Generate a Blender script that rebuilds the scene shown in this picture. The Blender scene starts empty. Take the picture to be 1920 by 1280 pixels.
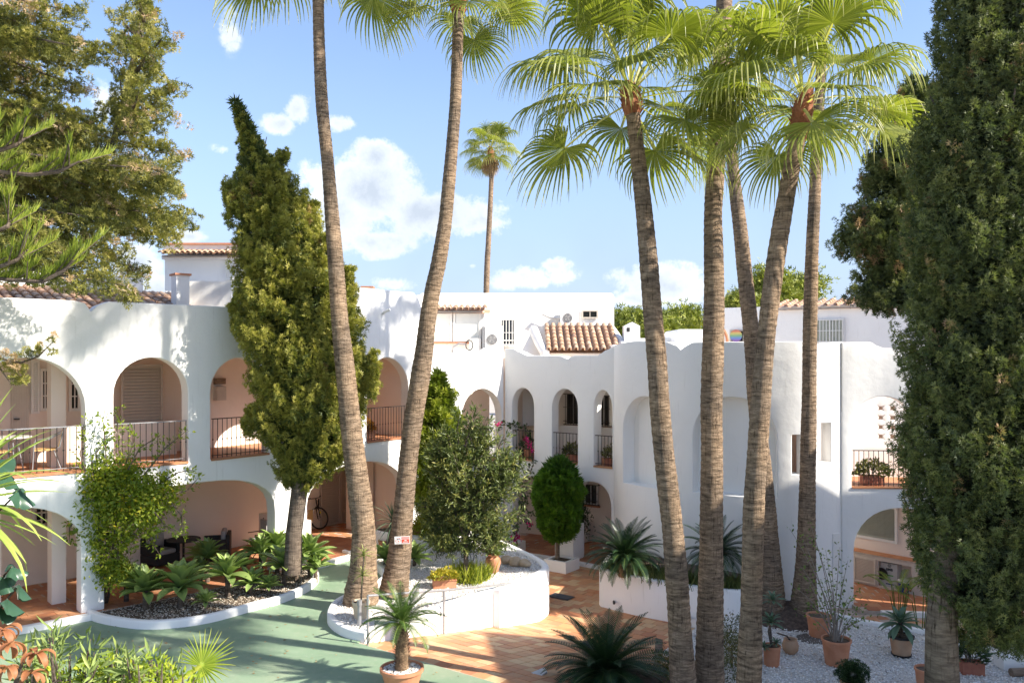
import bpy, math, random
import numpy as np
from mathutils import Vector, Matrix, geometry, noise
random.seed(7); RS = np.random.RandomState(11)
sc = bpy.context.scene; COL = sc.collection
rad = math.radians; PI = math.pi
# ------------------------------------------------------------------ camera, sky, sun
CZ = 5.62; FP = 1550.0; HY = 670.0; CX = 960.0
cam = bpy.data.objects.new('camera', bpy.data.cameras.new('camera')); COL.objects.link(cam); sc.camera = cam
cam.location = (0, 0, CZ); cam.rotation_euler = (rad(90), 0, 0)
cam.data.sensor_width = 36; cam.data.lens = FP/1920*36; cam.data.shift_y = (HY-640)/1920
cam.data.clip_start = 0.1; cam.data.clip_end = 3000
SUN_EL = 38.0; SUN_AZ = -20.5          # azimuth measured from +X towards +Y
sdir = Vector((math.cos(rad(SUN_EL))*math.cos(rad(SUN_AZ)), math.cos(rad(SUN_EL))*math.sin(rad(SUN_AZ)), math.sin(rad(SUN_EL))))
sl = bpy.data.lights.new('sun', 'SUN'); sl.energy = 3.2; sl.angle = rad(0.55); sl.color = (1.0, 0.93, 0.82)
so = bpy.data.objects.new('sun', sl); COL.objects.link(so); so.rotation_euler = sdir.to_track_quat('Z', 'Y').to_euler(); so.location = (20, -10, 30)
sc.view_settings.view_transform = 'Standard'; sc.view_settings.look = 'None'
sc.view_settings.gamma = 1; sc.view_settings.exposure = 1.78
sc.cycles.max_bounces = 10; sc.cycles.diffuse_bounces = 8; sc.cycles.transparent_max_bounces = 8
world = bpy.data.worlds.new('World'); sc.world = world; world.use_nodes = True
def build_world():
    nt = world.node_tree; N = nt.nodes; L = nt.links; N.clear()
    out = N.new('ShaderNodeOutputWorld'); bg = N.new('ShaderNodeBackground'); L.new(bg.outputs[0], out.inputs[0])
    sky = N.new('ShaderNodeTexSky'); sky.sky_type = 'NISHITA'; sky.sun_disc = False
    sky.sun_elevation = rad(SUN_EL); sky.sun_rotation = rad(90-SUN_AZ)
    sky.altitude = 0; sky.air_density = 1.15; sky.dust_density = 0.8; sky.ozone_density = 3.0
    tc = N.new('ShaderNodeTexCoord'); nrm = N.new('ShaderNodeVectorMath'); nrm.operation = 'NORMALIZE'
    L.new(tc.outputs['Generated'], nrm.inputs[0])
    sep = N.new('ShaderNodeSeparateXYZ'); L.new(nrm.outputs[0], sep.inputs[0])
    def M(op, a, b=None, c=None):
        n = N.new('ShaderNodeMath'); n.operation = op
        for i, v in enumerate((a, b, c)):
            if v is None: continue
            if isinstance(v, (int, float)): n.inputs[i].default_value = v
            else: L.new(v, n.inputs[i])
        return n.outputs[0]
    az = M('ARCTAN2', sep.outputs[0], sep.outputs[1]); el = M('ARCSINE', sep.outputs[2])
    cmb = N.new('ShaderNodeCombineXYZ'); L.new(az, cmb.inputs[0]); L.new(el, cmb.inputs[1])
    def noi(scale, det, rough, src, off=(0, 0, 0)):
        mp = N.new('ShaderNodeMapping'); mp.inputs['Location'].default_value = off; L.new(src, mp.inputs[0])
        n = N.new('ShaderNodeTexNoise'); n.inputs['Scale'].default_value = scale; n.inputs['Detail'].default_value = det
        n.inputs['Roughness'].default_value = rough; L.new(mp.outputs[0], n.inputs['Vector']); return n
    n1 = noi(20, 12, .68, nrm.outputs[0]); n2 = noi(6, 3, .5, nrm.outputs[0], (3, 1, 2))
    # the cumulus banks: px, py, half width, half height, weight
    blobs = [(700,360,105,75,1.1),(640,400,85,70,1.0),(800,400,110,48,1.0),(905,410,62,36,.95),(690,455,85,30,.85),(590,330,45,35,.75),
             (700,290,42,42,1.0),(560,205,26,32,.8),(525,232,36,20,.75),(630,232,46,18,.45),(735,533,44,17,.8),(1000,520,85,30,.85),(1035,498,38,18,.8),
             (1240,535,110,42,.95),(1215,520,50,34,.9),(1180,560,90,28,.8),(255,500,40,55,.9),(290,545,80,30,.9),(355,443,30,14,.7),(200,190,30,40,.5),
             (432,55,22,42,.42),(425,280,28,12,.42),(1370,560,60,18,.5),(885,498,16,8,.5),(960,575,300,20,.5)]
    cur = None
    for px, py, w, h, wt in blobs:
        a = math.atan((px-CX)/FP); e = math.atan((HY-py)/FP*math.cos(a))
        s = N.new('ShaderNodeVectorMath'); s.operation = 'SUBTRACT'; L.new(cmb.outputs[0], s.inputs[0]); s.inputs[1].default_value = (a, e, 0)
        m = N.new('ShaderNodeVectorMath'); m.operation = 'MULTIPLY'; L.new(s.outputs[0], m.inputs[0]); m.inputs[1].default_value = (FP/w/1.25, FP/h/1.25, 0)
        ln = N.new('ShaderNodeVectorMath'); ln.operation = 'LENGTH'; L.new(m.outputs[0], ln.inputs[0])
        v = M('MULTIPLY', M('MAXIMUM', M('SUBTRACT', 1.0, ln.outputs['Value']), 0.0), wt*1.6)
        cur = v if cur is None else M('SMOOTH_MAX', cur, v, .15)
    # scattered small clouds over the rest of the sky
    n3 = noi(3.2, 4, .55, nrm.outputs[0], (7, 4, 1))
    up = M('MULTIPLY', M('MAXIMUM', M('SUBTRACT', n3.outputs['Fac'], .62), 0), 2.0)
    cur = M('MAXIMUM', cur, M('MULTIPLY', up, M('GREATER_THAN', M('ABSOLUTE', az), .62)))
    d = M('ADD', M('SUBTRACT', cur, .30), M('ADD', M('MULTIPLY', M('SUBTRACT', n1.outputs['Fac'], .5), 3.0), M('MULTIPLY', M('SUBTRACT', n2.outputs['Fac'], .5), 1.0)))
    mr = N.new('ShaderNodeMapRange'); mr.interpolation_type = 'SMOOTHSTEP'; L.new(d, mr.inputs[0])
    mr.inputs[1].default_value = 0.0; mr.inputs[2].default_value = .56; mr.inputs[3].default_value = 0; mr.inputs[4].default_value = .96
    gate = M('MULTIPLY', mr.outputs[0], M('MINIMUM', M('MULTIPLY', M('MAXIMUM', M('SUBTRACT', cur, .10), 0), 8.0), 1.0))
    thin = M('MULTIPLY', M('MAXIMUM', M('SUBTRACT', n2.outputs['Fac'], .50), 0), .55)
    # thin veil plus a pale low band
    hz = M('MULTIPLY', M('MAXIMUM', M('SUBTRACT', 1.0, M('MULTIPLY', M('ABSOLUTE', el), 3.0)), 0), .80)
    base = N.new('ShaderNodeMix'); base.data_type = 'RGBA'; L.new(M('ADD', M('ADD', thin, hz), .05), base.inputs[0])
    L.new(sky.outputs[0], base.inputs[6]); base.inputs[7].default_value = (1.95, 2.65, 3.9, 1)
    # cloud body: bright tops, bluish-grey thick bases
    shade = N.new('ShaderNodeMapRange'); L.new(M('ADD', d, M('MULTIPLY', M('SUBTRACT', n2.outputs['Fac'], .5), 2.2)), shade.inputs[0])
    shade.inputs[1].default_value = .2; shade.inputs[2].default_value = 1.6
    cc = N.new('ShaderNodeMix'); cc.data_type = 'RGBA'; L.new(shade.outputs[0], cc.inputs[0])
    cc.inputs[6].default_value = (4.5, 5.0, 5.15, 1); cc.inputs[7].default_value = (2.7, 3.2, 3.55, 1)
    mx = N.new('ShaderNodeMix'); mx.data_type = 'RGBA'; L.new(gate, mx.inputs[0]); L.new(base.outputs[2], mx.inputs[6]); L.new(cc.outputs[2], mx.inputs[7])
    tn = N.new('ShaderNodeMix'); tn.data_type = 'RGBA'; tn.blend_type = 'MULTIPLY'; tn.inputs[0].default_value = 1; L.new(mx.outputs[2], tn.inputs[6]); tn.inputs[7].default_value = (.77, .735, .77, 1); L.new(tn.outputs[2], bg.inputs[0]); bg.inputs[1].default_value = .098
build_world()
# ------------------------------------------------------------------ helpers
def PX(px, py, Y): return Vector(((px-CX)*Y/FP, Y, CZ-(py-HY)*Y/FP))
def G(px, py, z):
    Y = FP*(CZ-z)/(py-HY); return Vector(((px-CX)*Y/FP, Y, z))
WM = {}
def reg(o, m=None):
    WM[o.name] = m or Matrix.Identity(4); return o
def tag(o, label=None, cat=None, group=None, kind=None):
    if label: o['label'] = label
    if cat: o['category'] = cat
    if group: o['group'] = group
    if kind: o['kind'] = kind
    return o
def thing(name, label, cat, loc=(0, 0, 0), rz=0, group=None):
    o = bpy.data.objects.new(name, None); COL.objects.link(o); o.empty_display_size = .2
    m = Matrix.Translation(Vector(loc)) @ Matrix.Rotation(rz, 4, 'Z'); o.matrix_basis = m
    return tag(reg(o, m), label, cat, group)
def put(name, mesh, parent=None, m=None, **kw):
    """link mesh as one object; m is its world matrix"""
    o = bpy.data.objects.new(name, mesh); COL.objects.link(o); m = m or Matrix.Identity(4)
    reg(o, m)
    if parent: o.parent = parent; o.matrix_basis = WM[parent.name].inverted() @ m
    else: o.matrix_basis = m
    return tag(o, **kw) if kw else o
class MB:
    def __init__(s): s.v = []; s.f = []
    def add(s, vs, fs):
        n = len(s.v); s.v += [tuple(v) for v in vs]; s.f += [tuple(i+n for i in f) for f in fs]; return s
    def box(s, x0, y0, z0, x1, y1, z1, m=None):
        vs = [Vector(p) for p in ((x0,y0,z0),(x1,y0,z0),(x1,y1,z0),(x0,y1,z0),(x0,y0,z1),(x1,y0,z1),(x1,y1,z1),(x0,y1,z1))]
        if m: vs = [m @ v for v in vs]
        return s.add(vs, [(0,3,2,1),(4,5,6,7),(0,1,5,4),(1,2,6,5),(2,3,7,6),(3,0,4,7)])
    def tube(s, pts, r, n=8, caps=True):
        pts = [Vector(p) for p in pts]; rs = r if isinstance(r, (list, tuple)) else [r]*len(pts)
        base = len(s.v); up = Vector((0, 0, 1)); prev = None
        for i, p in enumerate(pts):
            t = (pts[min(i+1, len(pts)-1)]-pts[max(i-1, 0)]).normalized()
            if prev is None:
                a = t.cross(up) if abs(t.z) < .95 else t.cross(Vector((1, 0, 0)))
            else: a = prev - t*prev.dot(t)
            a.normalize(); prev = a; b = t.cross(a)
            for k in range(n):
                an = 2*PI*k/n; s.v.append(tuple(p + (a*math.cos(an)+b*math.sin(an))*rs[i]))
        for i in range(len(pts)-1):
            for k in range(n):
                k2 = (k+1) % n; s.f.append((base+i*n+k, base+i*n+k2, base+(i+1)*n+k2, base+(i+1)*n+k))
        if caps:
            s.f.append(tuple(base+k for k in range(n))[::-1]); s.f.append(tuple(base+(len(pts)-1)*n+k for k in range(n)))
        return s
    def lathe(s, prof, c=(0, 0, 0), n=24, wob=None):
        base = len(s.v); c = Vector(c)
        for r, z in prof:
            for k in range(n):
                an = 2*PI*k/n; s.v.append((c.x+r*math.cos(an), c.y+r*math.sin(an), c.z+z))
        for i in range(len(prof)-1):
            for k in range(n):
                k2 = (k+1) % n; s.f.append((base+i*n+k, base+i*n+k2, base+(i+1)*n+k2, base+(i+1)*n+k))
        return s
    def prism(s, poly, z0, z1):
        n = len(poly); vs = [(p[0], p[1], z0) for p in poly]+[(p[0], p[1], z1) for p in poly]
        fs = [(i, (i+1) % n, n+(i+1) % n, n+i) for i in range(n)]
        tri = geometry.tessellate_polygon([[Vector((p[0], p[1], 0)) for p in poly]])
        for t in tri:
            a, b, c = [Vector(poly[i][:2]).to_3d() for i in t]
            t = tuple(t) if (b-a).cross(c-a).z > 0 else tuple(t)[::-1]
            fs.append(tuple(n+i for i in t)); fs.append(tuple(t)[::-1])
        return s.add(vs, fs)
    def xf(s, m): s.v = [tuple(m @ Vector(v)) for v in s.v]; return s
    def mesh(s, name, mat, smooth=None, sharp=35):
        me = bpy.data.meshes.new(name); me.from_pydata(s.v, [], s.f); me.update()
        if mat: me.materials.append(mat)
        if smooth: me.shade_smooth(); me.set_sharp_from_angle(angle=rad(sharp))
        return me
def P(name, mb, mat, parent=None, m=None, smooth=None, **kw):
    if m is None and parent is None and 'label' in kw:       # give single-mesh things an origin at their base
        a = np.array(mb.v); c = Vector(((a[:, 0].min()+a[:, 0].max())/2, (a[:, 1].min()+a[:, 1].max())/2, a[:, 2].min()))
        mb.xf(Matrix.Translation(-c)); m = Matrix.Translation(c)
    return put(name, mb.mesh(name, mat, smooth), parent, m, **kw)
def dup(o, m, parent=None):
    """copy of a thing with copies of its parts; m is the new world matrix"""
    c = o.copy(); COL.objects.link(c); reg(c, m)
    if parent: c.parent = parent; c.matrix_basis = WM[parent.name].inverted() @ m
    else: c.parent = None; c.matrix_basis = m
    for ch in list(o.children): dup(ch, m @ ch.matrix_basis, c)
    return c
def np_mesh(name, V, F, mat, tint=None, smooth=False):
    """V (n,3), F (m,3) or (m,4)"""
    me = bpy.data.meshes.new(name); k = F.shape[1]
    me.vertices.add(len(V)); me.vertices.foreach_set('co', V.astype(np.float32).ravel())
    me.loops.add(F.size); me.loops.foreach_set('vertex_index', F.astype(np.int32).ravel())
    me.polygons.add(len(F)); me.polygons.foreach_set('loop_start', (np.arange(len(F))*k).astype(np.int32))
    me.update(calc_edges=True)
    if tint is not None:
        a = me.attributes.new('tint', 'FLOAT', 'POINT'); a.data.foreach_set('value', tint.astype(np.float32))
    me.materials.append(mat)
    if smooth: me.shade_smooth()
    return me
# ------------------------------------------------------------------ materials
def mat_new(name):
    m = bpy.data.materials.new(name); m.use_nodes = True; nt = m.node_tree
    b = nt.nodes['Principled BSDF']; return m, nt, b
def nz(nt, scale, detail=4, rough=.55, src=None, stretch=None):
    n = nt.nodes.new('ShaderNodeTexNoise'); n.inputs['Scale'].default_value = scale; n.inputs['Detail'].default_value = detail; n.inputs['Roughness'].default_value = rough
    if src is None:
        tc = nt.nodes.new('ShaderNodeTexCoord'); src = tc.outputs['Object']
    if stretch:
        mp = nt.nodes.new('ShaderNodeMapping'); mp.inputs['Scale'].default_value = stretch; nt.links.new(src, mp.inputs[0]); src = mp.outputs[0]
    nt.links.new(src, n.inputs['Vector']); return n
def ramp(nt, fac, stops):
    r = nt.nodes.new('ShaderNodeValToRGB'); e = r.color_ramp.elements
    while len(e) < len(stops): e.new(.5)
    for el, (p, c) in zip(e, stops): el.position = p; el.color = (*c, 1)
    nt.links.new(fac, r.inputs[0]); return r
def bump(nt, b, h, strength, dist):
    n = nt.nodes.new('ShaderNodeBump'); n.inputs['Strength'].default_value = strength; n.inputs['Distance'].default_value = dist
    nt.links.new(h, n.inputs['Height']); nt.links.new(n.outputs[0], b.inputs['Normal']); return n
def mixc(nt, fac, a, b_, mode='MIX'):
    m = nt.nodes.new('ShaderNodeMix'); m.data_type = 'RGBA'; m.blend_type = mode
    for i, v in ((0, fac), (6, a), (7, b_)):
        if isinstance(v, (int, float)): m.inputs[i].default_value = v
        elif isinstance(v, tuple): m.inputs[i].default_value = (*v, 1)
        else: nt.links.new(v, m.inputs[i])
    return m.outputs[2]
def m_noise(name, c1, c2, scale=6, rough=.8, bs=.3, bd=.01, bscale=60, spec=.3, c3=None, metal=0, stretch=None, pos=(.3, .7)):
    m, nt, b = mat_new(name); n = nz(nt, scale, stretch=stretch)
    st = [(pos[0], c1), (pos[1], c2)] if c3 is None else [(pos[0], c1), (.5, c2), (pos[1], c3)]
    r = ramp(nt, n.outputs['Fac'], st); nt.links.new(r.outputs[0], b.inputs['Base Color'])
    b.inputs['Roughness'].default_value = rough; b.inputs['Specular IOR Level'].default_value = spec; b.inputs['Metallic'].default_value = metal
    if bs: n2 = nz(nt, bscale, 5, .6); bump(nt, b, n2.outputs['Fac'], bs, bd)
    return m
def m_plaster(name, base, dirt, amt=.35):
    m, nt, b = mat_new(name)
    geo = nt.nodes.new('ShaderNodeNewGeometry')
    n1 = nz(nt, .9, 5, .6, geo.outputs['Position']); n2 = nz(nt, 5, 6, .65, geo.outputs['Position'], (3.0, 3.0, .22))
    r1 = ramp(nt, n1.outputs['Fac'], [(.35, base), (.75, tuple(c*.955 for c in base))])
    st = ramp(nt, n2.outputs['Fac'], [(.60, (0, 0, 0)), (.85, (amt, amt, amt))])
    c = mixc(nt, st.outputs[0], r1.outputs[0], dirt); nt.links.new(c, b.inputs['Base Color'])
    b.inputs['Roughness'].default_value = .9; b.inputs['Specular IOR Level'].default_value = .15
    n3 = nz(nt, 3.2, 3, .5, geo.outputs['Position']); n4 = nz(nt, 45, 5, .7, geo.outputs['Position'])
    bu1 = nt.nodes.new('ShaderNodeBump'); bu1.inputs['Strength'].default_value = .2; bu1.inputs['Distance'].default_value = .06; nt.links.new(n3.outputs['Fac'], bu1.inputs['Height'])
    bu2 = bump(nt, b, n4.outputs['Fac'], .35, .006); nt.links.new(bu1.outputs[0], bu2.inputs['Normal'])
    return m
WHITE = m_plaster('white_plaster', (.86, .845, .815), (.46, .43, .38), .5)
CREAM = m_plaster('cream_plaster', (.82, .72, .63), (.5, .42, .36), .22)
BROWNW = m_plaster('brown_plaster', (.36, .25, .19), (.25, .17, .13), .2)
def m_tile(name, cols, dirt=(.28, .2, .16)):
    m, nt, b = mat_new(name); oi = nt.nodes.new('ShaderNodeObjectInfo')
    geo = nt.nodes.new('ShaderNodeNewGeometry')
    wn = nt.nodes.new('ShaderNodeTexWhiteNoise'); wn.noise_dimensions = '2D'
    add = nt.nodes.new('ShaderNodeMath'); add.operation = 'ADD'; nt.links.new(oi.outputs['Random'], add.inputs[0]); nt.links.new(geo.outputs['Random Per Island'], add.inputs[1])
    fr = nt.nodes.new('ShaderNodeMath'); fr.operation = 'FRACT'; nt.links.new(add.outputs[0], fr.inputs[0])
    r = ramp(nt, fr.outputs[0], cols); n = nz(nt, 7, 6, .65, geo.outputs['Position'])
    r2 = ramp(nt, n.outputs['Fac'], [(.42, (0, 0, 0)), (.8, (.38, .38, .38))])
    c = mixc(nt, r2.outputs[0], r.outputs[0], dirt); nt.links.new(c, b.inputs['Base Color'])
    b.inputs['Roughness'].default_value = .62; b.inputs['Specular IOR Level'].default_value = .35
    n2 = nz(nt, 35, 4, .6, geo.outputs['Position']); bump(nt, b, n2.outputs['Fac'], .3, .004); return m
TILE = m_tile('terracotta_tile', [(0, (.50, .20, .085)), (.2, (.60, .29, .13)), (.45, (.44, .17, .08)), (.65, (.58, .33, .17)), (.85, (.64, .43, .23)), (1, (.48, .24, .12))])
TILE2 = m_tile('terrace_tile', [(0, (.44, .17, .075)), (.3, (.50, .22, .10)), (.6, (.40, .15, .07)), (1, (.52, .27, .13))])
GROUT = m_noise('tile_grout', (.42, .33, .26), (.55, .46, .38), 9, .9, .3)
ROOFT = m_tile('roof_tile', [(0, (.46, .27, .16)), (.3, (.55, .36, .23)), (.6, (.38, .22, .14)), (.8, (.58, .42, .29)), (1, (.30, .19, .13))], (.14, .10, .075))
IRON = m_noise('black_iron', (.02, .017, .015), (.035, .03, .028), 20, .5, .1)
GREYM = m_noise('grey_metal', (.30, .30, .31), (.40, .40, .41), 20, .42, .05, metal=.5)
WHITEP = m_noise('white_paint', (.78, .77, .74), (.72, .71, .68), 8, .55, .08)
CREAMP = m_noise('cream_paint', (.60, .53, .45), (.55, .48, .41), 8, .6, .1)
BEIGE = m_noise('beige_shutter', (.50, .42, .35), (.45, .375, .31), 8, .6, .1)
GREEN = None
def m_green():
    m, nt, b = mat_new('green_paint_concrete'); geo = nt.nodes.new('ShaderNodeNewGeometry')
    n1 = nz(nt, .8, 6, .6, geo.outputs['Position']); r = ramp(nt, n1.outputs['Fac'], [(.3, (.175, .26, .165)), (.7, (.235, .325, .215))])
    n2 = nz(nt, 6, 8, .72, geo.outputs['Position']); s = ramp(nt, n2.outputs['Fac'], [(.52, (0, 0, 0)), (.72, (.7, .7, .7))])
    c = mixc(nt, s.outputs[0], r.outputs[0], (.30, .34, .25))
    n3 = nz(nt, 1.7, 5, .7, geo.outputs['Position'], (.6, 1.3, 1)); s3 = ramp(nt, n3.outputs['Fac'], [(.6, (0, 0, 0)), (.75, (.4, .4, .4))])
    c = mixc(nt, s3.outputs[0], c, (.12, .17, .12))
    n5 = nz(nt, .45, 4, .6, geo.outputs['Position']); s5 = ramp(nt, n5.outputs['Fac'], [(.5, (0, 0, 0)), (.72, (.6, .6, .6))]); c = mixc(nt, s5.outputs[0], c, (.33, .35, .24))
    nt.links.new(c, b.inputs['Base Color']); b.inputs['Roughness'].default_value = .7
    n4 = nz(nt, 70, 5, .7, geo.outputs['Position']); bump(nt, b, n4.outputs['Fac'], .5, .008); return m
GREEN = m_green()
PAVE = m_noise('pale_ground', (.34, .31, .27), (.42, .38, .33), .5, .95, .3)
SOIL = m_noise('soil', (.07, .05, .035), (.16, .12, .085), 9, .95, .8, .03, 25)
GRAVB = m_noise('gravel_bed', (.42, .40, .37), (.72, .70, .66), 28, .95, .9, .02, 60)
WOOD = m_noise('old_wood', (.16, .11, .075), (.28, .2, .14), 6, .8, .3, stretch=(1, 8, 8))
BLACKP = m_noise('black_wicker', (.018, .018, .02), (.04, .04, .042), 90, .6, .6, .004, 220)
CUSH = m_noise('grey_cushion', (.32, .31, .30), (.40, .39, .38), 30, .9, .2)
WICK = m_noise('straw_wicker', (.50, .30, .11), (.62, .40, .17), 80, .7, .6, .004, 200)
POT = m_noise('terracotta_pot', (.46, .19, .10), (.55, .26, .15), 5, .75, .3, .004, 60)
POTR = m_noise('red_clay_box', (.30, .10, .065), (.38, .15, .09), 8, .7, .3, .004, 60)
POTT = m_noise('tan_clay_pot', (.40, .24, .145), (.50, .33, .21), 5, .85, .4, .004, 60)
POTC = m_noise('cream_pot', (.55, .44, .30), (.63, .53, .38), 5, .8, .2, .004, 60)
DARKR = m_noise('dark_rubber', (.02, .02, .02), (.03, .03, .03), 20, .6, 0)
BLUE = m_noise('blue_plastic', (.015, .03, .13), (.02, .04, .16), 8, .4, 0)
STONE = m_noise('tan_boulder', (.42, .31, .20), (.60, .48, .34), 6, .85, .5, .01, 30)
RED = m_noise('sign_red', (.62, .09, .05), (.58, .10, .06), 8, .5, 0)
PINKF = m_noise('flower_magenta', (.62, .02, .20), (.75, .04, .30), 9, .6, 0)
YEL = m_noise('yellow_paint', (.75, .65, .02), (.7, .6, .02), 9, .5, 0)
MARB = m_noise('grey_marble', (.45, .44, .44), (.60, .60, .60), 5, .4, 0)
def m_glass():
    m, nt, b = mat_new('dark_glass'); b.inputs['Base Color'].default_value = (.02, .022, .024, 1); b.inputs['Roughness'].default_value = .06; b.inputs['Specular IOR Level'].default_value = .7; return m
GLASS = m_glass()
BLIND = m_noise('blind_grey_green', (.33, .35, .29), (.38, .40, .34), 9, .6, 0)
def m_bark(name, c1, c2, c3, ring=1.0):
    m, nt, b = mat_new(name); geo = nt.nodes.new('ShaderNodeNewGeometry')
    n1 = nz(nt, 3, 6, .7, geo.outputs['Position'], (1.6, 1.6, 8)); n2 = nz(nt, 1.1, 4, .6, geo.outputs['Position'])
    n3 = nz(nt, 6, 5, .7, geo.outputs['Position'], (7, 7, .5))
    r = ramp(nt, n1.outputs['Fac'], [(.32, c1), (.52, c2), (.72, c3)])
    r2 = ramp(nt, n2.outputs['Fac'], [(.35, (.72, .72, .74)), (.65, (1.15, 1.08, 1.0))])
    c = mixc(nt, 1.0, r.outputs[0], r2.outputs[0], 'MULTIPLY')
    cr = ramp(nt, n3.outputs['Fac'], [(.34, (.22, .19, .17)), (.45, (1, 1, 1))]); c = mixc(nt, .9, c, cr.outputs[0], 'MULTIPLY')
    nt.links.new(c, b.inputs['Base Color']); b.inputs['Roughness'].default_value = .92; b.inputs['Specular IOR Level'].default_value = .15
    bu = nt.nodes.new('ShaderNodeBump'); bu.inputs['Strength'].default_value = .9; bu.inputs['Distance'].default_value = .05*ring; nt.links.new(n1.outputs['Fac'], bu.inputs['Height'])
    bu2 = bump(nt, b, n3.outputs['Fac'], .8, .03); nt.links.new(bu.outputs[0], bu2.inputs['Normal']); return m
PALMB = m_bark('palm_bark', (.075, .055, .04), (.29, .215, .148), (.52, .40, .285))
TREEB = m_bark('tree_bark', (.07, .055, .045), (.16, .13, .105), (.26, .22, .18), .4)
BOOT = m_noise('palm_boot_fibre', (.20, .065, .03), (.36, .15, .075), 16, .9, .8, .02, 40)
def m_leaf(name, stops, trans=.3, rough=.55, tl=(1.0, 1.15, .55), vari=.12):
    m, nt, b = mat_new(name); at = nt.nodes.new('ShaderNodeAttribute'); at.attribute_name = 'tint'
    oi = nt.nodes.new('ShaderNodeObjectInfo')
    a = nt.nodes.new('ShaderNodeMath'); a.operation = 'MULTIPLY_ADD'; nt.links.new(oi.outputs['Random'], a.inputs[0]); a.inputs[1].default_value = vari
    nt.links.new(at.outputs['Fac'], a.inputs[2])
    r = ramp(nt, a.outputs[0], stops); nt.links.new(r.outputs[0], b.inputs['Base Color']); b.inputs['Roughness'].default_value = rough
    b.inputs['Specular IOR Level'].default_value = .35
    tr = nt.nodes.new('ShaderNodeBsdfTranslucent'); c = mixc(nt, 1.0, r.outputs[0], tl, 'MULTIPLY'); nt.links.new(c, tr.inputs[0])
    mx = nt.nodes.new('ShaderNodeMixShader'); mx.inputs[0].default_value = trans; nt.links.new(b.outputs[0], mx.inputs[1]); nt.links.new(tr.outputs[0], mx.inputs[2])
    nt.links.new(mx.outputs[0], nt.nodes['Material Output'].inputs[0]); return m
# ------------------------------------------------------------------ curved wall paths
class Path:
    def __init__(s, pts, step=.12):
        p = [Vector((a[0], a[1])) for a in pts]; p = [p[0]*2-p[1]]+p+[p[-1]*2-p[-2]]
        q = []
        for i in range(1, len(p)-2):
            n = max(2, int((p[i+1]-p[i]).length/step))
            for k in range(n):
                t = k/n; a, b, c, d = p[i-1:i+3]
                q.append(.5*((2*b)+(c-a)*t+(2*a-5*b+4*c-d)*t*t+(3*b-a-3*c+d)*t**3))
        q.append(p[-2]); s.q = q; s.u = [0]
        for i in range(1, len(q)): s.u.append(s.u[-1]+(q[i]-q[i-1]).length)
        s.t = [(q[min(i+1, len(q)-1)]-q[max(i-1, 0)]).normalized() for i in range(len(q))]; s.L = s.u[-1]
    def at(s, u, d=0.0):
        i = int(np.searchsorted(s.u, u))-1; i = max(0, min(i, len(s.q)-2)); f = (u-s.u[i])/(s.u[i+1]-s.u[i])
        p = s.q[i].lerp(s.q[i+1], f) if 0 <= f <= 1 else s.q[i]+(s.q[i+1]-s.q[i])*f
        t = s.t[i].lerp(s.t[i+1], max(0, min(1, f))).normalized(); n = Vector((-t.y, t.x)); return p+n*d, t, n
    def upx(s, px, d=0.0):
        k = (px-CX)/FP; prev = None
        us = np.linspace(0, s.L, 240)
        for u in us:
            p, _, _ = s.at(u, d); v = p.x-k*p.y
            if prev is not None and prev[1] <= 0 < v: return prev[0]+(u-prev[0])*(-prev[1])/(v-prev[1])
            prev = (u, v)
        return s.L if v < 0 else 0.0
    def zpy(s, px, py, d=0.0):
        p, _, _ = s.at(s.upx(px, d), d); return CZ-(py-HY)*p.y/FP
    def w(s, u, d, z): p, _, _ = s.at(u, d); return Vector((p.x, p.y, z))
def arch(u0, u1, zb, zt, rise=None, ex=2.0, n=16):
    c = (u0+u1)/2; h = (u1-u0)/2; r = rise or h; pts = [(u0, zb), (u1, zb)]
    for k in range(n+1):
        a = PI*k/n; x = math.copysign(abs(math.cos(a))**(2/ex), math.cos(a)); y = abs(math.sin(a))**(2/ex)
        pts.append((c+h*x, zt-r+r*y))
    return dense(pts)
def rect(u0, u1, z0, z1): return dense([(u0, z0), (u1, z0), (u1, z1), (u0, z1)])
def dense(pts, st=.3):
    out = []
    for i, a in enumerate(pts):
        b = pts[(i+1) % len(pts)]; l = math.dist(a, b)
        if l < 1e-6: continue
        n = max(1, int(l/st))
        for k in range(n): out.append((a[0]+(b[0]-a[0])*k/n, a[1]+(b[1]-a[1])*k/n))
    return out
def inpoly(p, poly):
    c = False; x, y = p; j = len(poly)-1
    for i in range(len(poly)):
        xi, yi = poly[i]; xj, yj = poly[j]
        if (yi > y) != (yj > y) and x < (xj-xi)*(y-yi)/(yj-yi)+xi: c = not c
        j = i
    return c
def offs(poly, e):
    n = len(poly); out = []
    ar = sum(poly[i][0]*poly[(i+1) % n][1]-poly[(i+1) % n][0]*poly[i][1] for i in range(n)); sg = 1 if ar > 0 else -1
    for i in range(n):
        a = Vector(poly[i-1]); b = Vector(poly[i]); c = Vector(poly[(i+1) % n])
        d1 = (b-a).normalized(); d2 = (c-b).normalized(); n1 = Vector((-d1.y, d1.x)); n2 = Vector((-d2.y, d2.x)); m = n1+n2
        if m.length < 1e-5: m = n1
        m.normalize(); k = max(.5, m.dot(n1)); out.append(tuple(b+m*(e*sg/k)))
    return out
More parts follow.
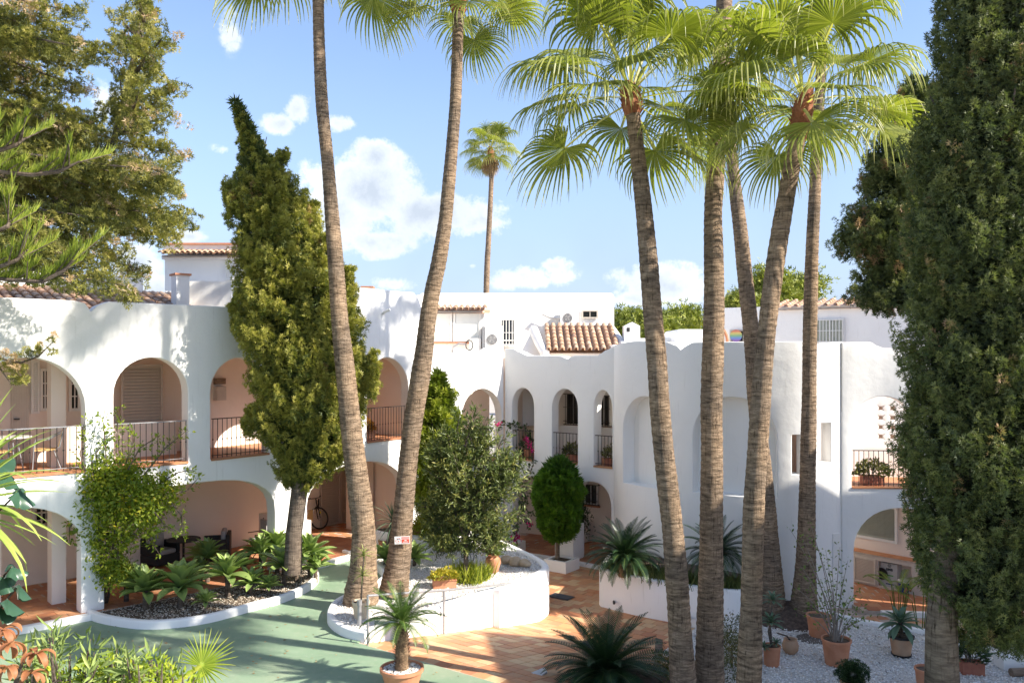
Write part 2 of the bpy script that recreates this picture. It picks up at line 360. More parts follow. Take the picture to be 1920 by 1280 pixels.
def prof(top, path, a, b, d=0.0, st=.12):
    """top profile between u=a and u=b as a polyline from b back to a"""
    if isinstance(top, (int, float)): return [(b, top), (a, top)]
    pts = [(path.upx(px, d), z) for px, z in top]; us = np.arange(b, a, -st).tolist()+[a]; out = []
    for u in us:
        if u <= pts[0][0]: z = pts[0][1]
        elif u >= pts[-1][0]: z = pts[-1][1]
        else:
            for (u0, z0), (u1, z1) in zip(pts, pts[1:]):
                if u0 <= u <= u1: f = (u-u0)/max(1e-6, u1-u0); f = f*f*(3-2*f); z = z0+(z1-z0)*f; break
        out.append((u, z))
    return out
def wall_mb(path, d0, th, z0, top, holes, a, b, r=.035, gs=.35):
    outer = dense([(a, z0), (b, z0)]+prof(top, path, a, b, d0), .3)
    loops = [outer]+holes
    def inset(i, e): return offs(loops[i], e if i == 0 else -e)
    mb = MB()
    def skin(lps, d, flip):
        vs, es = [], []
        for l in lps:
            n0 = len(vs); vs += [Vector(p) for p in l]; es += [(n0+i, n0+(i+1) % len(l)) for i in range(len(l))]
        nb = len(vs)
        us = np.arange(a+gs, b-gs*.5, gs); zs = np.arange(z0+.4, max(p[1] for p in outer), .9)
        for u in us:
            for z in zs:
                if inpoly((u, z), offs(lps[0], .12)) and not any(inpoly((u, z), offs(h, .12 if False else -.12)) for h in lps[1:]): vs.append(Vector((u, z)))
        ov, oe, of, *_ = geometry.delaunay_2d_cdt(vs, es, [], 0, 1e-5)
        keep = []
        for f in of:
            c = sum((ov[i] for i in f), Vector((0, 0)))/len(f)
            if inpoly(c, lps[0]) and not any(inpoly(c, h) for h in lps[1:]):
                x, y, zz = [ov[i] for i in f[:3]]; ccw = (y-x).cross(zz-x) > 0
                f = tuple(f) if ccw != flip else tuple(f)[::-1]; keep.append(f)
        W = [path.w(v.x, d, v.y) for v in ov]; mb.add(W, keep)
    A = [offs(loops[i], r if i == 0 else -r) for i in range(len(loops))]
    skin(A, d0, False); skin([loops[0]]+holes, d0+th, True)
    ring = [(r, 0), (r*.38, r*.12), (r*.1, r*.4), (0, r), (0, th)]
    for i, lp in enumerate(loops):
        rows = []
        for e, dd in ring:
            o = offs(lp, e if i == 0 else -e) if e else lp; rows.append([path.w(p[0], d0+dd, p[1]) for p in o])
        n = len(lp); vs = [v for rw in rows for v in rw]; fs = []
        ar = sum(lp[k][0]*lp[(k+1) % n][1]-lp[(k+1) % n][0]*lp[k][1] for k in range(n))
        for q in range(len(rows)-1):
            for k in range(n):
                k2 = (k+1) % n; f = (q*n+k, (q+1)*n+k, (q+1)*n+k2, q*n+k2)
                fs.append(f[::-1] if (ar > 0) == (i == 0) else f)
        mb.add(vs, fs)
    return mb
def wall(name, path, d0, th, z0, top, holes, a, b, mat, parent, **kw):
    mb = wall_mb(path, d0, th, z0, top, holes, a, b, **kw); me = mb.mesh(name, mat, True, 24)
    bm = __import__('bmesh').new(); bm.from_mesh(me); __import__('bmesh').ops.remove_doubles(bm, verts=bm.verts, dist=1e-4)
    __import__('bmesh').ops.recalc_face_normals(bm, faces=bm.faces); bm.to_mesh(me); bm.free(); me.shade_smooth(); me.set_sharp_from_angle(angle=rad(24))
    return put(name, me, parent)
def band(path, a, b, d0, d1, z0, z1, st=.5, mb=None, s0=0, s1=0):
    """solid strip along the path; s0/s1 added height at d0/d1"""
    mb = mb or MB(); n = max(1, int((b-a)/st)); rows = []
    for k in range(n+1):
        u = a+(b-a)*k/n; rows.append([path.w(u, d0, z0+s0), path.w(u, d1, z0+s1), path.w(u, d1, z1+s1), path.w(u, d0, z1+s0)])
    vs = [v for rw in rows for v in rw]; fs = [(3, 2, 1, 0), (n*4, n*4+1, n*4+2, n*4+3)]
    for k in range(n):
        for i in range(4):
            j = (i+1) % 4; fs.append((k*4+i, k*4+j, (k+1)*4+j, (k+1)*4+i))
    return mb.add(vs, fs)
def frame_at(path, u, d, z):
    p, t, n = path.at(u, d); m = Matrix(((t.x, n.x, 0, p.x), (t.y, n.y, 0, p.y), (0, 0, 1, z), (0, 0, 0, 1))); return m
def chord(path, px0, px1, d, z):
    """frame whose x axis runs from px0 to px1 on the offset path; returns matrix at its centre and the width"""
    p0, _, _ = path.at(path.upx(px0, d), d); p1, _, _ = path.at(path.upx(px1, d), d); t = (p1-p0).normalized(); n = Vector((-t.y, t.x)); c = (p0+p1)/2
    return Matrix(((t.x, n.x, 0, c.x), (t.y, n.y, 0, c.y), (0, 0, 1, z), (0, 0, 0, 1))), (p1-p0).length
BARM = {}
def bar_mesh(h, r=.009, knot=True):
    k = (round(h, 2), r, knot)
    if k not in BARM:
        mb = MB(); mb.tube([(0, 0, 0), (0, 0, h)], r, 6)
        if knot: mb.tube([(0, 0, h*.47), (0, 0, h*.5)], r*2.0, 6)
        BARM[k] = mb.mesh('baluster', IRON)
    return BARM[k]
def railing(path, px0, px1, d, z, h, parent, mat=None, gap=.125, name='railing'):
    m, w = chord(path, px0, px1, d, z); mat = mat or IRON; mb = MB()
    mb.box(-w/2, -.02, h-.022, w/2, .02, h); lo = MB(); lo.box(-w/2, -.012, .07, w/2, .012, .085)
    r = P(name, mb, mat, parent, m); P('bottom_rail', lo, mat, r, m); n = max(2, int(w/gap))
    for k in range(n+1):
        x = -w/2+.03+(w-.06)*k/n; put('baluster', bar_mesh(h-.02), r, m @ Matrix.Translation((x, 0, .0)))
    return r
def window(parent, m, w, h, frame=.06, depth=.05, mat=None, mull=(1, 2), bars=0, barmat=None, glass=None, proud=.02, sill=None, name='window'):
    """frame with panes; local x along the wall, -y towards the court"""
    mat = mat or WHITEP; mb = MB(); y0 = -depth-proud; y1 = -proud
    mb.box(-w/2, y0, 0, -w/2+frame, y1, h); mb.box(w/2-frame, y0, 0, w/2, y1, h); mb.box(-w/2+frame, y0+.002, 0, w/2-frame, y1, frame); mb.box(-w/2+frame, y0+.002, h-frame, w/2-frame, y1, h)
    o = P(name, mb, mat, parent, m); nx, nz_ = mull; iw = w-2*frame; ih = h-2*frame
    for i in range(nx):
        for j in range(nz_):
            g = MB(); x0 = -iw/2+iw*i/nx; x1 = -iw/2+iw*(i+1)/nx; z0 = frame+ih*j/nz_; z1 = frame+ih*(j+1)/nz_
            g.box(x0+.008, -proud-.02, z0+.008, x1-.008, -proud-.012, z1-.008); P('pane', g, glass or GLASS, o, m)
    for i in range(1, nx): q = MB(); x = -iw/2+iw*i/nx; q.box(x-.012, y0+.01, frame, x+.012, y1, h-frame); P('mullion', q, mat, o, m)
    for j in range(1, nz_): q = MB(); z = frame+ih*j/nz_; q.box(-iw/2, y0+.014, z-.012, iw/2, y1-.004, z+.012); P('mullion', q, mat, o, m)
    if bars:
        bm_ = barmat or IRON; yb = y0-.09
        fr = MB(); fr.box(-w/2-.03, yb-.01, h-.06, w/2+.03, yb+.01, h-.035); fr.box(-w/2-.03, yb-.01, .02, w/2+.03, yb+.01, .045); fr.box(-w/2-.03, yb-.01, .16, w/2+.03, yb+.01, .18); fr.box(-w/2-.03, yb-.01, h*.55, w/2+.03, yb+.01, h*.55+.015)
        for sx in (-1, 1): fr.box(sx*(w/2+.02)-.01, yb, .02, sx*(w/2+.02)+.01, 0, .045); fr.box(sx*(w/2+.02)-.01, yb, h-.06, sx*(w/2+.02)+.01, 0, h-.035)
        for k_ in range(0, len(fr.f), 6):
            q2 = MB(); q2.v = fr.v[k_//6*8:k_//6*8+8]; q2.f = [tuple(i-k_//6*8 for i in f) for f in fr.f[k_:k_+6]]; P('grille_rail', q2, bm_, o, m)
        for k in range(bars):
            x = -w/2+w*(k+.5)/bars; q2 = MB(); q2.tube([(x, yb, .02), (x, yb, h-.04)], .010, 6); P('bar', q2, bm_, o, m)
    if sill: q = MB(); q.box(-w/2-.06, y0-.08, -.05, w/2+.06, 0, -.001); P('sill', q, sill, o, m)
    return o
def louvre(parent, m, w, h, n, mat, name='louvred_shutter', proud=.03, frame=.05, tilt=.5):
    mb = MB(); mb.box(-w/2, -proud-.05, 0, -w/2+frame, -proud, h); mb.box(w/2-frame, -proud-.05, 0, w/2, -proud, h)
    mb.box(-w/2+frame, -proud-.048, 0, w/2-frame, -proud, frame); mb.box(-w/2+frame, -proud-.048, h-frame, w/2-frame, -proud, h)
    mb.box(-w/2+frame, -proud-.004, frame, w/2-frame, -proud, h-frame)
    o = P(name, mb, mat, parent, m); st = (h-2*frame)/n; s = MB()
    s.box(-w/2+frame+.003, -.006, -st*.52, w/2-frame-.003, .006, st*.52); me = s.mesh('slat', mat)
    for k in range(n): put('slat', me, o, m @ Matrix.Translation((0, -proud-.028, frame+st*(k+.5))) @ Matrix.Rotation(tilt, 4, 'X'))
    return o
TM = {}
def tile_mesh(sx, sy, mat, th=.03):
    k = (sx, sy, mat.name)
    if k not in TM:
        mb = MB(); g = .006; a, b = sx/2-g, sy/2-g; c = .004
        mb.add([(-a, -b, -th), (a, -b, -th), (a, b, -th), (-a, b, -th), (-a, -b, -c), (a, -b, -c), (a, b, -c), (-a, b, -c), (-a+c, -b+c, 0), (a-c, -b+c, 0), (a-c, b-c, 0), (-a+c, b-c, 0)],
               [(0,1,5,4),(1,2,6,5),(2,3,7,6),(3,0,4,7),(4,5,9,8),(5,6,10,9),(6,7,11,10),(7,4,8,11),(8,9,10,11)]); TM[k] = mb.mesh('tile', mat)
    return TM[k]
def lay_tiles(mats, parent, mesh, limit=295, name='tile'):
    """nearest tiles as objects, the rest joined"""
    mats = sorted(mats, key=lambda m: (m.translation-cam.location).length)
    for m in mats[:limit]: put(name, mesh, parent, m)
    rest = mats[limit:]
    if rest:
        V = np.array([v.co[:] for v in mesh.vertices]); F = [tuple(p.vertices) for p in mesh.polygons]; mb = MB()
        for m in rest: mb.add([m @ Vector(v) for v in V], F)
        P('far_'+name+'s', mb, mesh.materials[0], parent, kind='stuff')
def jit(s=.002): return Matrix.Translation((0, 0, random.uniform(-s, s))) @ Matrix.Rotation(random.uniform(-.006, .006), 4, 'X') @ Matrix.Rotation(random.uniform(-.006, .006), 4, 'Y')
# ------------------------------------------------------------------ plan
PL = Path([(-19, 9.6), (-14, 13.75), (-10.28, 16.9), (-9.3, 17.78), (-7.6, 19.35), (-6.3, 20.95), (-5.2, 22.4), (-4.17, 23.9), (-3.3, 25.3), (-1.66, 26.85), (-.27, 28.1)])
PW = Path([(-.27, 28.1), (.36, 27.75), (1.73, 26.85), (3.17, 25.62)])
PT = Path([(3.15, 25.6), (3.31, 24.8), (3.9, 23.95), (4.46, 23.3), (4.93, 22.8), (5.96, 22.15), (6.99, 21.8), (7.84, 21.7), (8.76, 21.9)])
PR = Path([(8.70, 21.85), (10.2, 21.75), (12, 21.4), (16, 20.2)])
FU, GL = 3.18, .12            # left building: upper floor, terrace
FR, GR_ = 2.20, -.88          # right side: upper floor, terrace
# ------------------------------------------------------------------ ground
mb = MB(); mb.box(-900, -300, -1.6, 900, 1500, -1.25); P('ground', mb, PAVE, kind='structure')
cut = PL.upx(775)
def pl_line(a, b, d, n=30): return [tuple(PL.at(a+(b-a)*k/n, d)[0]) for k in range(n+1)]
green = [(-22, 2), (8, 2), (3.2, 11.6), (1.2, 13.25), (-.56, 14.5), (-3.07, 16.32), (-2.4, 17.3), (-1.2, 21), (-1.6, 25.0)]+pl_line(PL.upx(860), 0, -.12)
P('green_court', MB().prism(green, -1.24, 0), GREEN, kind='structure')
# tiled ramp and lower path: z falls away from the green court
DE = Vector((.812, -.584)); NE = Vector((.584, .812)); O2 = Vector((-3.07, 16.3))
def zr(dist): return -.17*max(0, min(dist, 5.75)) if dist > .35 else -.17*.35*max(dist, 0)/.35
def fr2(x, y): v = Vector((x, y))-O2; return v.dot(DE), v.dot(NE)
def to2(a, b): return O2+DE*a+NE*b
PATHP = [(-3.07, 16.28), (-.56, 14.48), (1.25, 13.2), (2.2, 12.9), (2.75, 14.2), (3.0, 16.0), (3.4, 18.3), (4.55, 20.15), (3.98, 20.85), (3.24, 21.4), (2.6, 22.1), (3.25, 25.4), (1.7, 26.7), (-.3, 28.0), (-1.5, 26.6), (-1.2, 24), (0, 22), (.4, 21.0), (-1.2, 19), (-2.9, 16.5)]
g = MB(); st = .25
for i in range(0, 48):
    for j in range(0, 56):
        a, b = -1.5+i*st, j*st; c = to2(a+st/2, b+st/2)
        if (c.x > 3.35 and c.y < 20.2) or (c.x > 2.95 and c.y < 17) or c.x < -3.2 or c.y > 28.4: continue
        vs = []
        for (p, q) in ((a, b), (a+st, b), (a+st, b+st), (a, b+st)): w_ = to2(p, q); vs.append((w_.x, w_.y, zr(q)-.012))
        g.add(vs, [(0, 1, 2, 3)])
tp = P('tiled_path', g, GROUT, kind='structure')
tms = []; S = .30
for j in range(0, 46):
    for i in range(-8, 40):
        a = (i+(.5 if j % 2 and j > 19 else 0))*S; b = .155+j*S; c = to2(a, b)
        if not inpoly((c.x, c.y), PATHP): continue
        sl_ = math.atan(-.17) if .3 < b < 5.75 else 0
        R = Matrix(((DE.x, NE.x, 0, 0), (DE.y, NE.y, 0, 0), (0, 0, 1, 0), (0, 0, 0, 1)))
        tms.append(Matrix.Translation((c.x, c.y, zr(b)+.004)) @ R @ Matrix.Rotation(sl_, 4, 'X') @ jit())
lay_tiles(tms, tp, tile_mesh(S, S, TILE), 298)
mb = MB(); q = G(1052, 1118, -.96); mb.box(-.33, -.2, 0, .33, .2, .012); mb.box(-.3, -.17, .012, .3, .17, .018)
P('drain_cover', mb, m_noise('drain_slate', (.04, .045, .05), (.08, .085, .09), 30, .6, .2), None, Matrix.Translation(q) @ Matrix.Rotation(rad(-35), 4, 'Z'), label='dark grey rectangular drain cover set in the terracotta path', cat='drain cover')
# left terrace
te = PL.upx(775)
tl = P('left_terrace', MB().prism(pl_line(0, te, -.12)+pl_line(te, 0, 3.4), -1.2, GL-.012), GROUT, kind='structure')
tms = []; u0 = PL.upx(-60)
for i in range(int((te-u0)/.33)):
    for j in range(10):
        u = u0+.33*(i+(.5 if j % 2 else 0)); d = .07+.33*j; f = frame_at(PL, u, d, GL); tms.append(f @ jit())
lay_tiles(tms, tl, tile_mesh(.33, .33, TILE2), 298)
mb = MB(); band(PL, 0, PL.upx(172), -.27, -.115, -.02, GL+.012, mb=mb); P('terrace_kerb', mb, WHITE, tl)
mb = MB(); band(PL, PL.upx(585), PL.upx(690), -.27, -.115, -.02, GL+.012, mb=mb); P('terrace_kerb', mb, WHITE, tl)
# lower terraces on the right
def wl(path, a, b, d, n=14): return [tuple(path.at(a+(b-a)*k/n, d)[0]) for k in range(n+1)]
tw = P('lower_terrace', MB().prism(wl(PW, -.3, PW.L, -.1)+wl(PW, PW.L, -1.3, 2.9), -1.2, GR_-.012), GROUT, kind='structure')
tms = []
for i in range(-1, int(PW.L/.33)+1):
    for j in range(9): tms.append(frame_at(PW, .33*(i+(.5 if j % 2 else 0)), .08+.33*j, GR_) @ jit())
lay_tiles(tms, tw, tile_mesh(.33, .33, TILE2), 298)
mb = MB(); band(PW, 0, PW.L, -.26, -.095, -1.05, GR_+.012, mb=mb); P('terrace_kerb', mb, WHITE, tw)
tr = P('right_terrace', MB().prism(wl(PR, .3, PR.L, -.55)+wl(PR, PR.L, .1, 3.6), -1.2, GR_-.012), GROUT, kind='structure')
tms = []
for i in range(0, 22):
    for j in range(-1, 11): tms.append(frame_at(PR, .5+.33*(i+(.5 if j % 2 else 0)), -.05+.33*j, GR_) @ jit())
lay_tiles(tms, tr, tile_mesh(.33, .33, TILE2), 298)
mb = MB(); band(PR, .8, PR.L, -.7, -.545, -1.05, GR_+.012, mb=mb); P('terrace_kerb', mb, WHITE, tr)
mb = MB(); mb.box(8.0, 19.6, -1.2, 16, 21.3, -1.0); lane = P('back_lane', mb, GROUT, kind='structure')
tms = [Matrix.Translation((8.2+.3*i, 19.8+.3*j, -.99)) @ jit() for i in range(26) for j in range(5)]
lay_tiles(tms, lane, tile_mesh(.30, .30, TILE), 298)
# ------------------------------------------------------------------ left building
uL = lambda px, d=0: PL.upx(px, d)
LB = thing('apartment_building', 'white two storey building with rounded arches and tiled roof behind the agave bed', 'building', (-9.4, 17.8, 0))
def ZL(px, py, d=0): return PL.zpy(px, py, d)
FA = 5.62
ho = []
def ar(px0, px1, zb, zt, rise=None, ex=2.0): return arch(uL(px0), uL(px1), zb, zt, rise, ex)
up_open = [(-260, -115), (-70, 160), (213, 353), (395, 505), (536, 640), (688, 766)]
for a, b in up_open: w_ = uL(b)-uL(a); ho.append(ar(a, b, FU, FA, min(w_*.5, 1.12), 2.0))
ho.append(arch(uL(-230), uL(152), GL-.06, 2.58, 1.0, 2.3))
ho.append(arch(uL(196), uL(516), GL-.06, 2.66, 1.0, 2.5))
ho.append(arch(uL(576), uL(757), GL-.06, 2.62, .95, 2.1))
ho.append(arch(uL(866), uL(941), FR, 4.58, .95))
ho.append(arch(uL(800), uL(925), GR_-.06, 1.7, .9))
topL = [(-300, 6.86), (60, 6.84), (140, 6.84), (158, 6.80), (172, 6.62), (186, 6.78), (205, 6.85), (450, 6.85), (560, 6.85), (585, 7.5), (640, 7.62), (778, 7.63), (790, 7.3), (800, 6.3), (815, 5.86), (840, 5.78), (900, 5.74), (922, 5.95), (945, 6.0)]
wall('facade_wall', PL, 0, .34, -1.2, topL, ho, 0, PL.L-.01, WHITE, LB)
# back walls, slabs
def cap(path, *a, **k): mb = MB(); band(path, *a, mb=mb); return mb
P('back_wall', cap(PL, 0, te, 2.3, 2.5, 3.18, 6.2), CREAM, LB)
P('back_wall', cap(PL, 0, te, 3.3, 3.5, 0, 3.0), CREAM, LB)
P('floor_slab', cap(PL, 0, te, .345, 3.5, 2.9, 3.165), CREAM, LB)
P('floor_tiles', cap(PL, 0, te, .33, 2.29, 3.165, 3.185), TILE2, LB, kind='stuff')
P('roof_slab', cap(PL, 0, te, .345, 2.5, 5.98, 6.2), CREAM, LB)
P('back_wall', cap(PL, te+.3, PL.L+1.3, 2.3, 2.5, -.9, 5.6), CREAM, LB)
P('floor_slab', cap(PL, te, PL.L+.2, .345, 2.29, 1.95, 2.2), CREAM, LB)
P('roof_slab', cap(PL, te, PL.L+.2, .345, 2.5, 5.15, 5.35), CREAM, LB)
P('end_wall', cap(PL, te-.2, te+.02, .345, 3.5, -1, 7.4), CREAM, LB)
for a, b in up_open[1:]:                        # terracotta thresholds in the openings
    mb = MB(); band(PL, uL(a)+.01, uL(b)-.01, -.03, .345, FU-.035, FU+.012, mb=mb); P('threshold', mb, TILE2, LB)
    railing(PL, a+2, b-2, .1, FU, .97, LB, GREYM if a < 300 else IRON)
mb = MB(); band(PL, uL(866)+.01, uL(941)-.01, -.03, .345, FR-.035, FR+.012, mb=mb); P('threshold', mb, TILE2, LB); railing(PL, 868, 939, .1, FR, .97, LB)
def onL(px0, px1, d, z0): return chord(PL, px0, px1, d, z0)
def winL(px0, px1, d, y0, y1, **k):
    pm = (px0+px1)/2; z0 = ZL(pm, y1, d); z1 = ZL(pm, y0, d); m, w = onL(px0, px1, d, z0); return window(LB, m, w, z1-z0, **k)
DB = 2.3
def colm(px0, px1, d, z0, z1, dep, mat=CREAM):
    m, w = onL(px0, px1, d, z0); mb = MB(); mb.box(-w/2, 0, 0, w/2, dep, z1-z0); return P('pillar', mb, mat, LB, m)
colm(96, 124, 1.0, FU, 6.0, .36); colm(97, 124, 1.1, GL, 2.92, .36); colm(-32, 2, 1.7, GL, 2.92, .3)
m, w = onL(20, 54, DB, FU+.02); mb = MB(); mb.box(-w/2, -.05, 0, w/2, 0, 2.1); dr = P('door', mb, CREAMP, LB, m)
for k in range(7): q = MB(); x = -w/2+w*(k+.5)/7; q.box(x-w/14+.006, -.062, .03, x+w/14-.006, -.05, 2.07); P('plank', q, CREAMP, dr, m)
q = MB(); q.box(-w/2+.05, -.12, 1.0, -w/2+.16, -.062, 1.025); P('handle', q, IRON, dr, m)
winL(74, 93, DB, 690, 770, mull=(2, 3)); winL(128, 150, DB, 692, 770, mull=(2, 3))
m, w = onL(57, 73, DB, ZL(65, 775, DB)); louvre(LB, m, w, 1.25, 22, WHITEP, 'shutter')
m, w = onL(225, 303, 1.9, FU+.75); hz = ZL(264, 683, 1.9)-FU-.75; louvre(LB, m, w, hz, 18, BEIGE, 'louvred_screen', tilt=.6)
mb = MB(); band(PL, uL(165), uL(400), 1.72, 1.88, FU, FU+.85, mb=mb); P('half_wall', mb, CREAM, LB)
m, w = onL(400, 418, DB, ZL(409, 750, DB)); mb = MB(); mb.box(-w/2, -.16, 0, w/2, 0, .38); mbx = P('letter_rack', mb, CREAMP, LB, m)
for k in range(3): q = MB(); q.box(-w/2+.02, -.175, .03+k*.12, w/2-.02, -.16, .12+k*.12); P('flap', q, CREAMP, mbx, m)
q = MB(); q.box(-w/2, -.14, .44, w/2, 0, .6); P('niche_box', q, WOOD, mbx, m)
winL(718, 753, DB, 722, 786, mull=(2, 3), bars=5, frame=.05)
winL(640, 668, DB, 722, 800, mull=(2, 3))
# lower level openings
DL = 3.3
winL(226, 303, DL, 922, 978, mull=(2, 2), bars=9, barmat=CREAMP)
winL(60, 106, DL, 935, 985, mull=(3, 2), bars=5, barmat=CREAMP)
m, w = onL(598, 672, DL, GL+.02)
for sx in (-1, 1): louvre(LB, m @ Matrix.Translation((sx*w/4, 0, 0)), w/2-.02, 2.25, 30, BEIGE, 'wardrobe_door')
m, w = onL(718, 749, DL, GL+.55); louvre(LB, m, w, 1.35, 15, CREAMP, 'louvred_shutter')
colm(680, 700, 1.6, GL, 2.92, .8)
m, w = onL(574, 580, .6, GL); mb = MB(); mb.box(-.1, 0, 0, .12, 2.0, 1.0); P('half_wall', mb, CREAM, LB, m)
# dark door recess behind the arch beside the corner
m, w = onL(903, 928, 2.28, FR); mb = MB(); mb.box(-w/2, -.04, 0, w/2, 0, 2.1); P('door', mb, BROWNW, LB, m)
# roofs of curved clay tiles
RTM = {}
def roof_tile_mesh(mat, L=.42, r0=.085, r1=.07):
    k = (mat.name, L)
    if k not in RTM:
        mb = MB(); n = 7; vs = []
        for y, r in ((0, r0), (L, r1)):
            for k2 in range(n+1): a = PI*k2/n; vs.append((r*math.cos(a), y, r*math.sin(a)*.85+(.018 if y == 0 else 0)))
        for k2 in range(n+1): a = PI*k2/n; vs.append(((r0-.018)*math.cos(a), 0, (r0-.018)*math.sin(a)*.85+.018))
        fs = [(i, i+1, n+1+i+1, n+1+i) for i in range(n)]+[(i, 2*(n+1)+i, 2*(n+1)+i+1, i+1) for i in range(n)]
        mb.add(vs, fs); RTM[k] = mb.mesh('roof_tile', mat, True, 50)
    return RTM[k]
def tiled_roof(parent, m, w, L, slope, pitch=.22, rowh=.34, mat=None, under=True, limit=295):
    """m: frame at the middle of the eave, x along the eave, y up the slope"""
    mat = mat or ROOFT; R = m @ Matrix.Rotation(slope, 4, 'X'); mb = MB()
    n = int(w/pitch); rows = int(L/rowh)
    for i in range(n):                           # channel tiles underneath, one ridged sheet
        x0 = -w/2+pitch*i
        mb.add([(x0, 0, .03), (x0+pitch/2, 0, -.01), (x0+pitch, 0, .03), (x0+pitch, L, .03), (x0+pitch/2, L, -.01), (x0, L, .03)], [(0, 1, 4, 5), (1, 2, 3, 4)])
    mb.add([(-w/2, 0, -.1), (w/2, 0, -.1), (w/2, L, -.1), (-w/2, L, -.1)], [(3, 2, 1, 0)])
    base = P('roof', mb, ROOFT, parent, R); tm = []
    for j in range(rows):
        for i in range(n+1):
            tm.append(R @ Matrix.Translation((-w/2+pitch*i+random.uniform(-.008, .008), j*rowh+random.uniform(-.015, .015)-.03, .025+.012)) @ Matrix.Rotation(random.uniform(-.02, .02), 4, 'Z'))
    me = roof_tile_mesh(mat, rowh+.08); lay_tiles(tm, base, me, limit, 'roof_tile'); return base
m, w = onL(-40, 400, 1.2, 6.50); tiled_roof(LB, m, w, 3.0, rad(18), limit=298)
mb = MB(); band(PL, uL(-200), uL(420), 3.9, 4.2, 6.0, 7.78, mb=mb); P('attic_wall', mb, WHITE, LB)
mb = MB(); band(PL, uL(-200), te, 2.3, 2.48, 6.18, 6.4, mb=mb); P('attic_wall', mb, WHITE, LB)
mb = MB(); band(PL, te-2.6, te, .345, 5, 7.2, 7.4, mb=mb); P('roof_slab', mb, WHITE, LB)
mb = MB(); a = PX(343, 572, 21.6); mb.box(-.17, 0, -.5, .17, .4, .78); P('chimney', mb, WHITE, LB, Matrix.Translation(a) @ Matrix.Rotation(.7, 4, 'Z'))
mb = MB(); mb.box(-.21, -.04, .78, .21, .44, .83); P('chimney_cap', mb, POT, LB, Matrix.Translation(a) @ Matrix.Rotation(.7, 4, 'Z'))
mb = MB(); p0, p1 = PX(350, 572, 22.0), PX(452, 572, 22.8); mb.box(p0.x, 22.0, 6.3, p1.x, 22.3, PX(400, 527, 22).z); P('roof_parapet', mb, WHITE, LB)
mb = MB(); c = PX(688, 540, 25.5); mb.box(c.x-.16, c.y, 7.3, c.x+.16, c.y+.3, c.z); P('chimney', mb, WHITE, LB); mb = MB(); mb.box(c.x-.19, c.y-.03, c.z, c.x+.19, c.y+.33, c.z+.06); P('chimney_cap', mb, POT, LB)
# roof house far left
def bx(px0, px1, py0, py1, Y, dep): a = PX(px0, py1, Y); b = PX(px1, py0, Y); return (a.x, Y, a.z, b.x, Y+dep, b.z)
RH = thing('roof_house', 'small white house with a scalloped tile eave above the left roofs', 'building', (-12, 30, 0))
mb = MB(); mb.box(*bx(309, 470, 486, 620, 30, 4)); P('wall', mb, WHITE, RH)
mb = MB(); b = bx(303, 476, 478, 486, 29.7, 4.6); mb.box(*b); P('cornice', mb, WHITE, RH)
mb = MB(); b = bx(306, 472, 458, 474, 30.1, 4.0); mb.box(*b); P('parapet', mb, WHITE, RH)
a = PX(303, 478, 29.55); b = PX(476, 478, 29.55); tiled_roof(RH, Matrix.Translation(((a.x+b.x)/2, 29.45, a.z+.02)), b.x-a.x, .75, rad(14), .2, .34)
mb = MB(); b = bx(305, 473, 455, 458, 30.0, 4.2); mb.box(*b); P('coping', mb, POT, RH)
m = Matrix.Translation(PX(437, 525, 29.98)); louvre(RH, m, .55, .8, 12, WHITEP, 'shutter')
# ------------------------------------------------------------------ arcade wing
WB = thing('arcade_building', 'shaded white arcade wing with three narrow upper arches and iron railings', 'building', (1.5, 27, -.9))
uW = lambda px, d=0: PW.upx(px, d); ho = []
wing_open = [(960, 1001), (1035, 1083), (1113, 1165)]
for a, b in wing_open: u0 = uW(a); u1 = uW(b) if b < 1150 else u0+1.18; ho.append(arch(u0, min(u1, PW.L-.05) if False else min(u1, PW.L-.08), FR, 4.60, .62, 2.0))
ho.append(arch(uW(962), uW(1040), GR_-.06, 1.66, .8, 2.3)); ho.append(arch(uW(1075), PW.L-.12, GR_-.06, 1.69, .8, 2.3))
topW = [(945, 5.92), (962, 5.92), (975, 5.80), (988, 5.69), (1050, 5.68), (1058, 5.62), (1062, 5.54), (1067, 5.62), (1074, 5.69), (1120, 5.69), (1138, 5.86), (1152, 5.98)]
wall('facade_wall', PW, 0, .42, -1.2, topW, ho, .02, PW.L, WHITE, WB, gs=.3)
P('floor_slab', cap(PW, -.2, PW.L, .425, 2.3, 1.9, 2.185), CREAM, WB)
P('floor_tiles', cap(PW, -.2, PW.L, .42, 2.1, 2.185, 2.2), TILE2, WB, kind='stuff')
P('low_wall', cap(PW, .7, PW.L+.2, 1.95, 2.15, 2.2, 3.22), WHITE, WB)
P('roof_slab', cap(PW, -.2, PW.L+.3, .425, 2.0, 5.0, 5.2), CREAM, WB)
P('lower_back_wall', cap(PW, -1.5, PW.L+.5, 2.6, 2.8, -.9, 2.1), CREAM, WB)
P('patio_wall', cap(PW, -2.0, PW.L+2.5, 4.2, 4.4, -.9, 5.5), WHITE, WB)
P('side_wall', cap(PW, -.35, -.05, .5, 4.2, 2.0, 5.6), CREAM, WB)
mb = MB(); band(PW, .55, .78, 1.2, 2.2, 2.2, 4.8, mb=mb); P('pillar', mb, CREAM, WB)
for a, b in wing_open:
    b = min(b, 1149); mb = MB(); band(PW, uW(a)+.01, uW(b)-.01, -.03, .425, FR-.035, FR+.012, mb=mb); P('threshold', mb, TILE2, WB); railing(PW, a+1, b-1, .1, FR, .97, WB)
def winP(parent, path, px0, px1, d, y0, y1, **k):
    pm = (px0+px1)/2; z0 = path.zpy(pm, y1, d); z1 = path.zpy(pm, y0, d); m, w = chord(path, px0, px1, d, z0); return window(parent, m, w, z1-z0, **k)
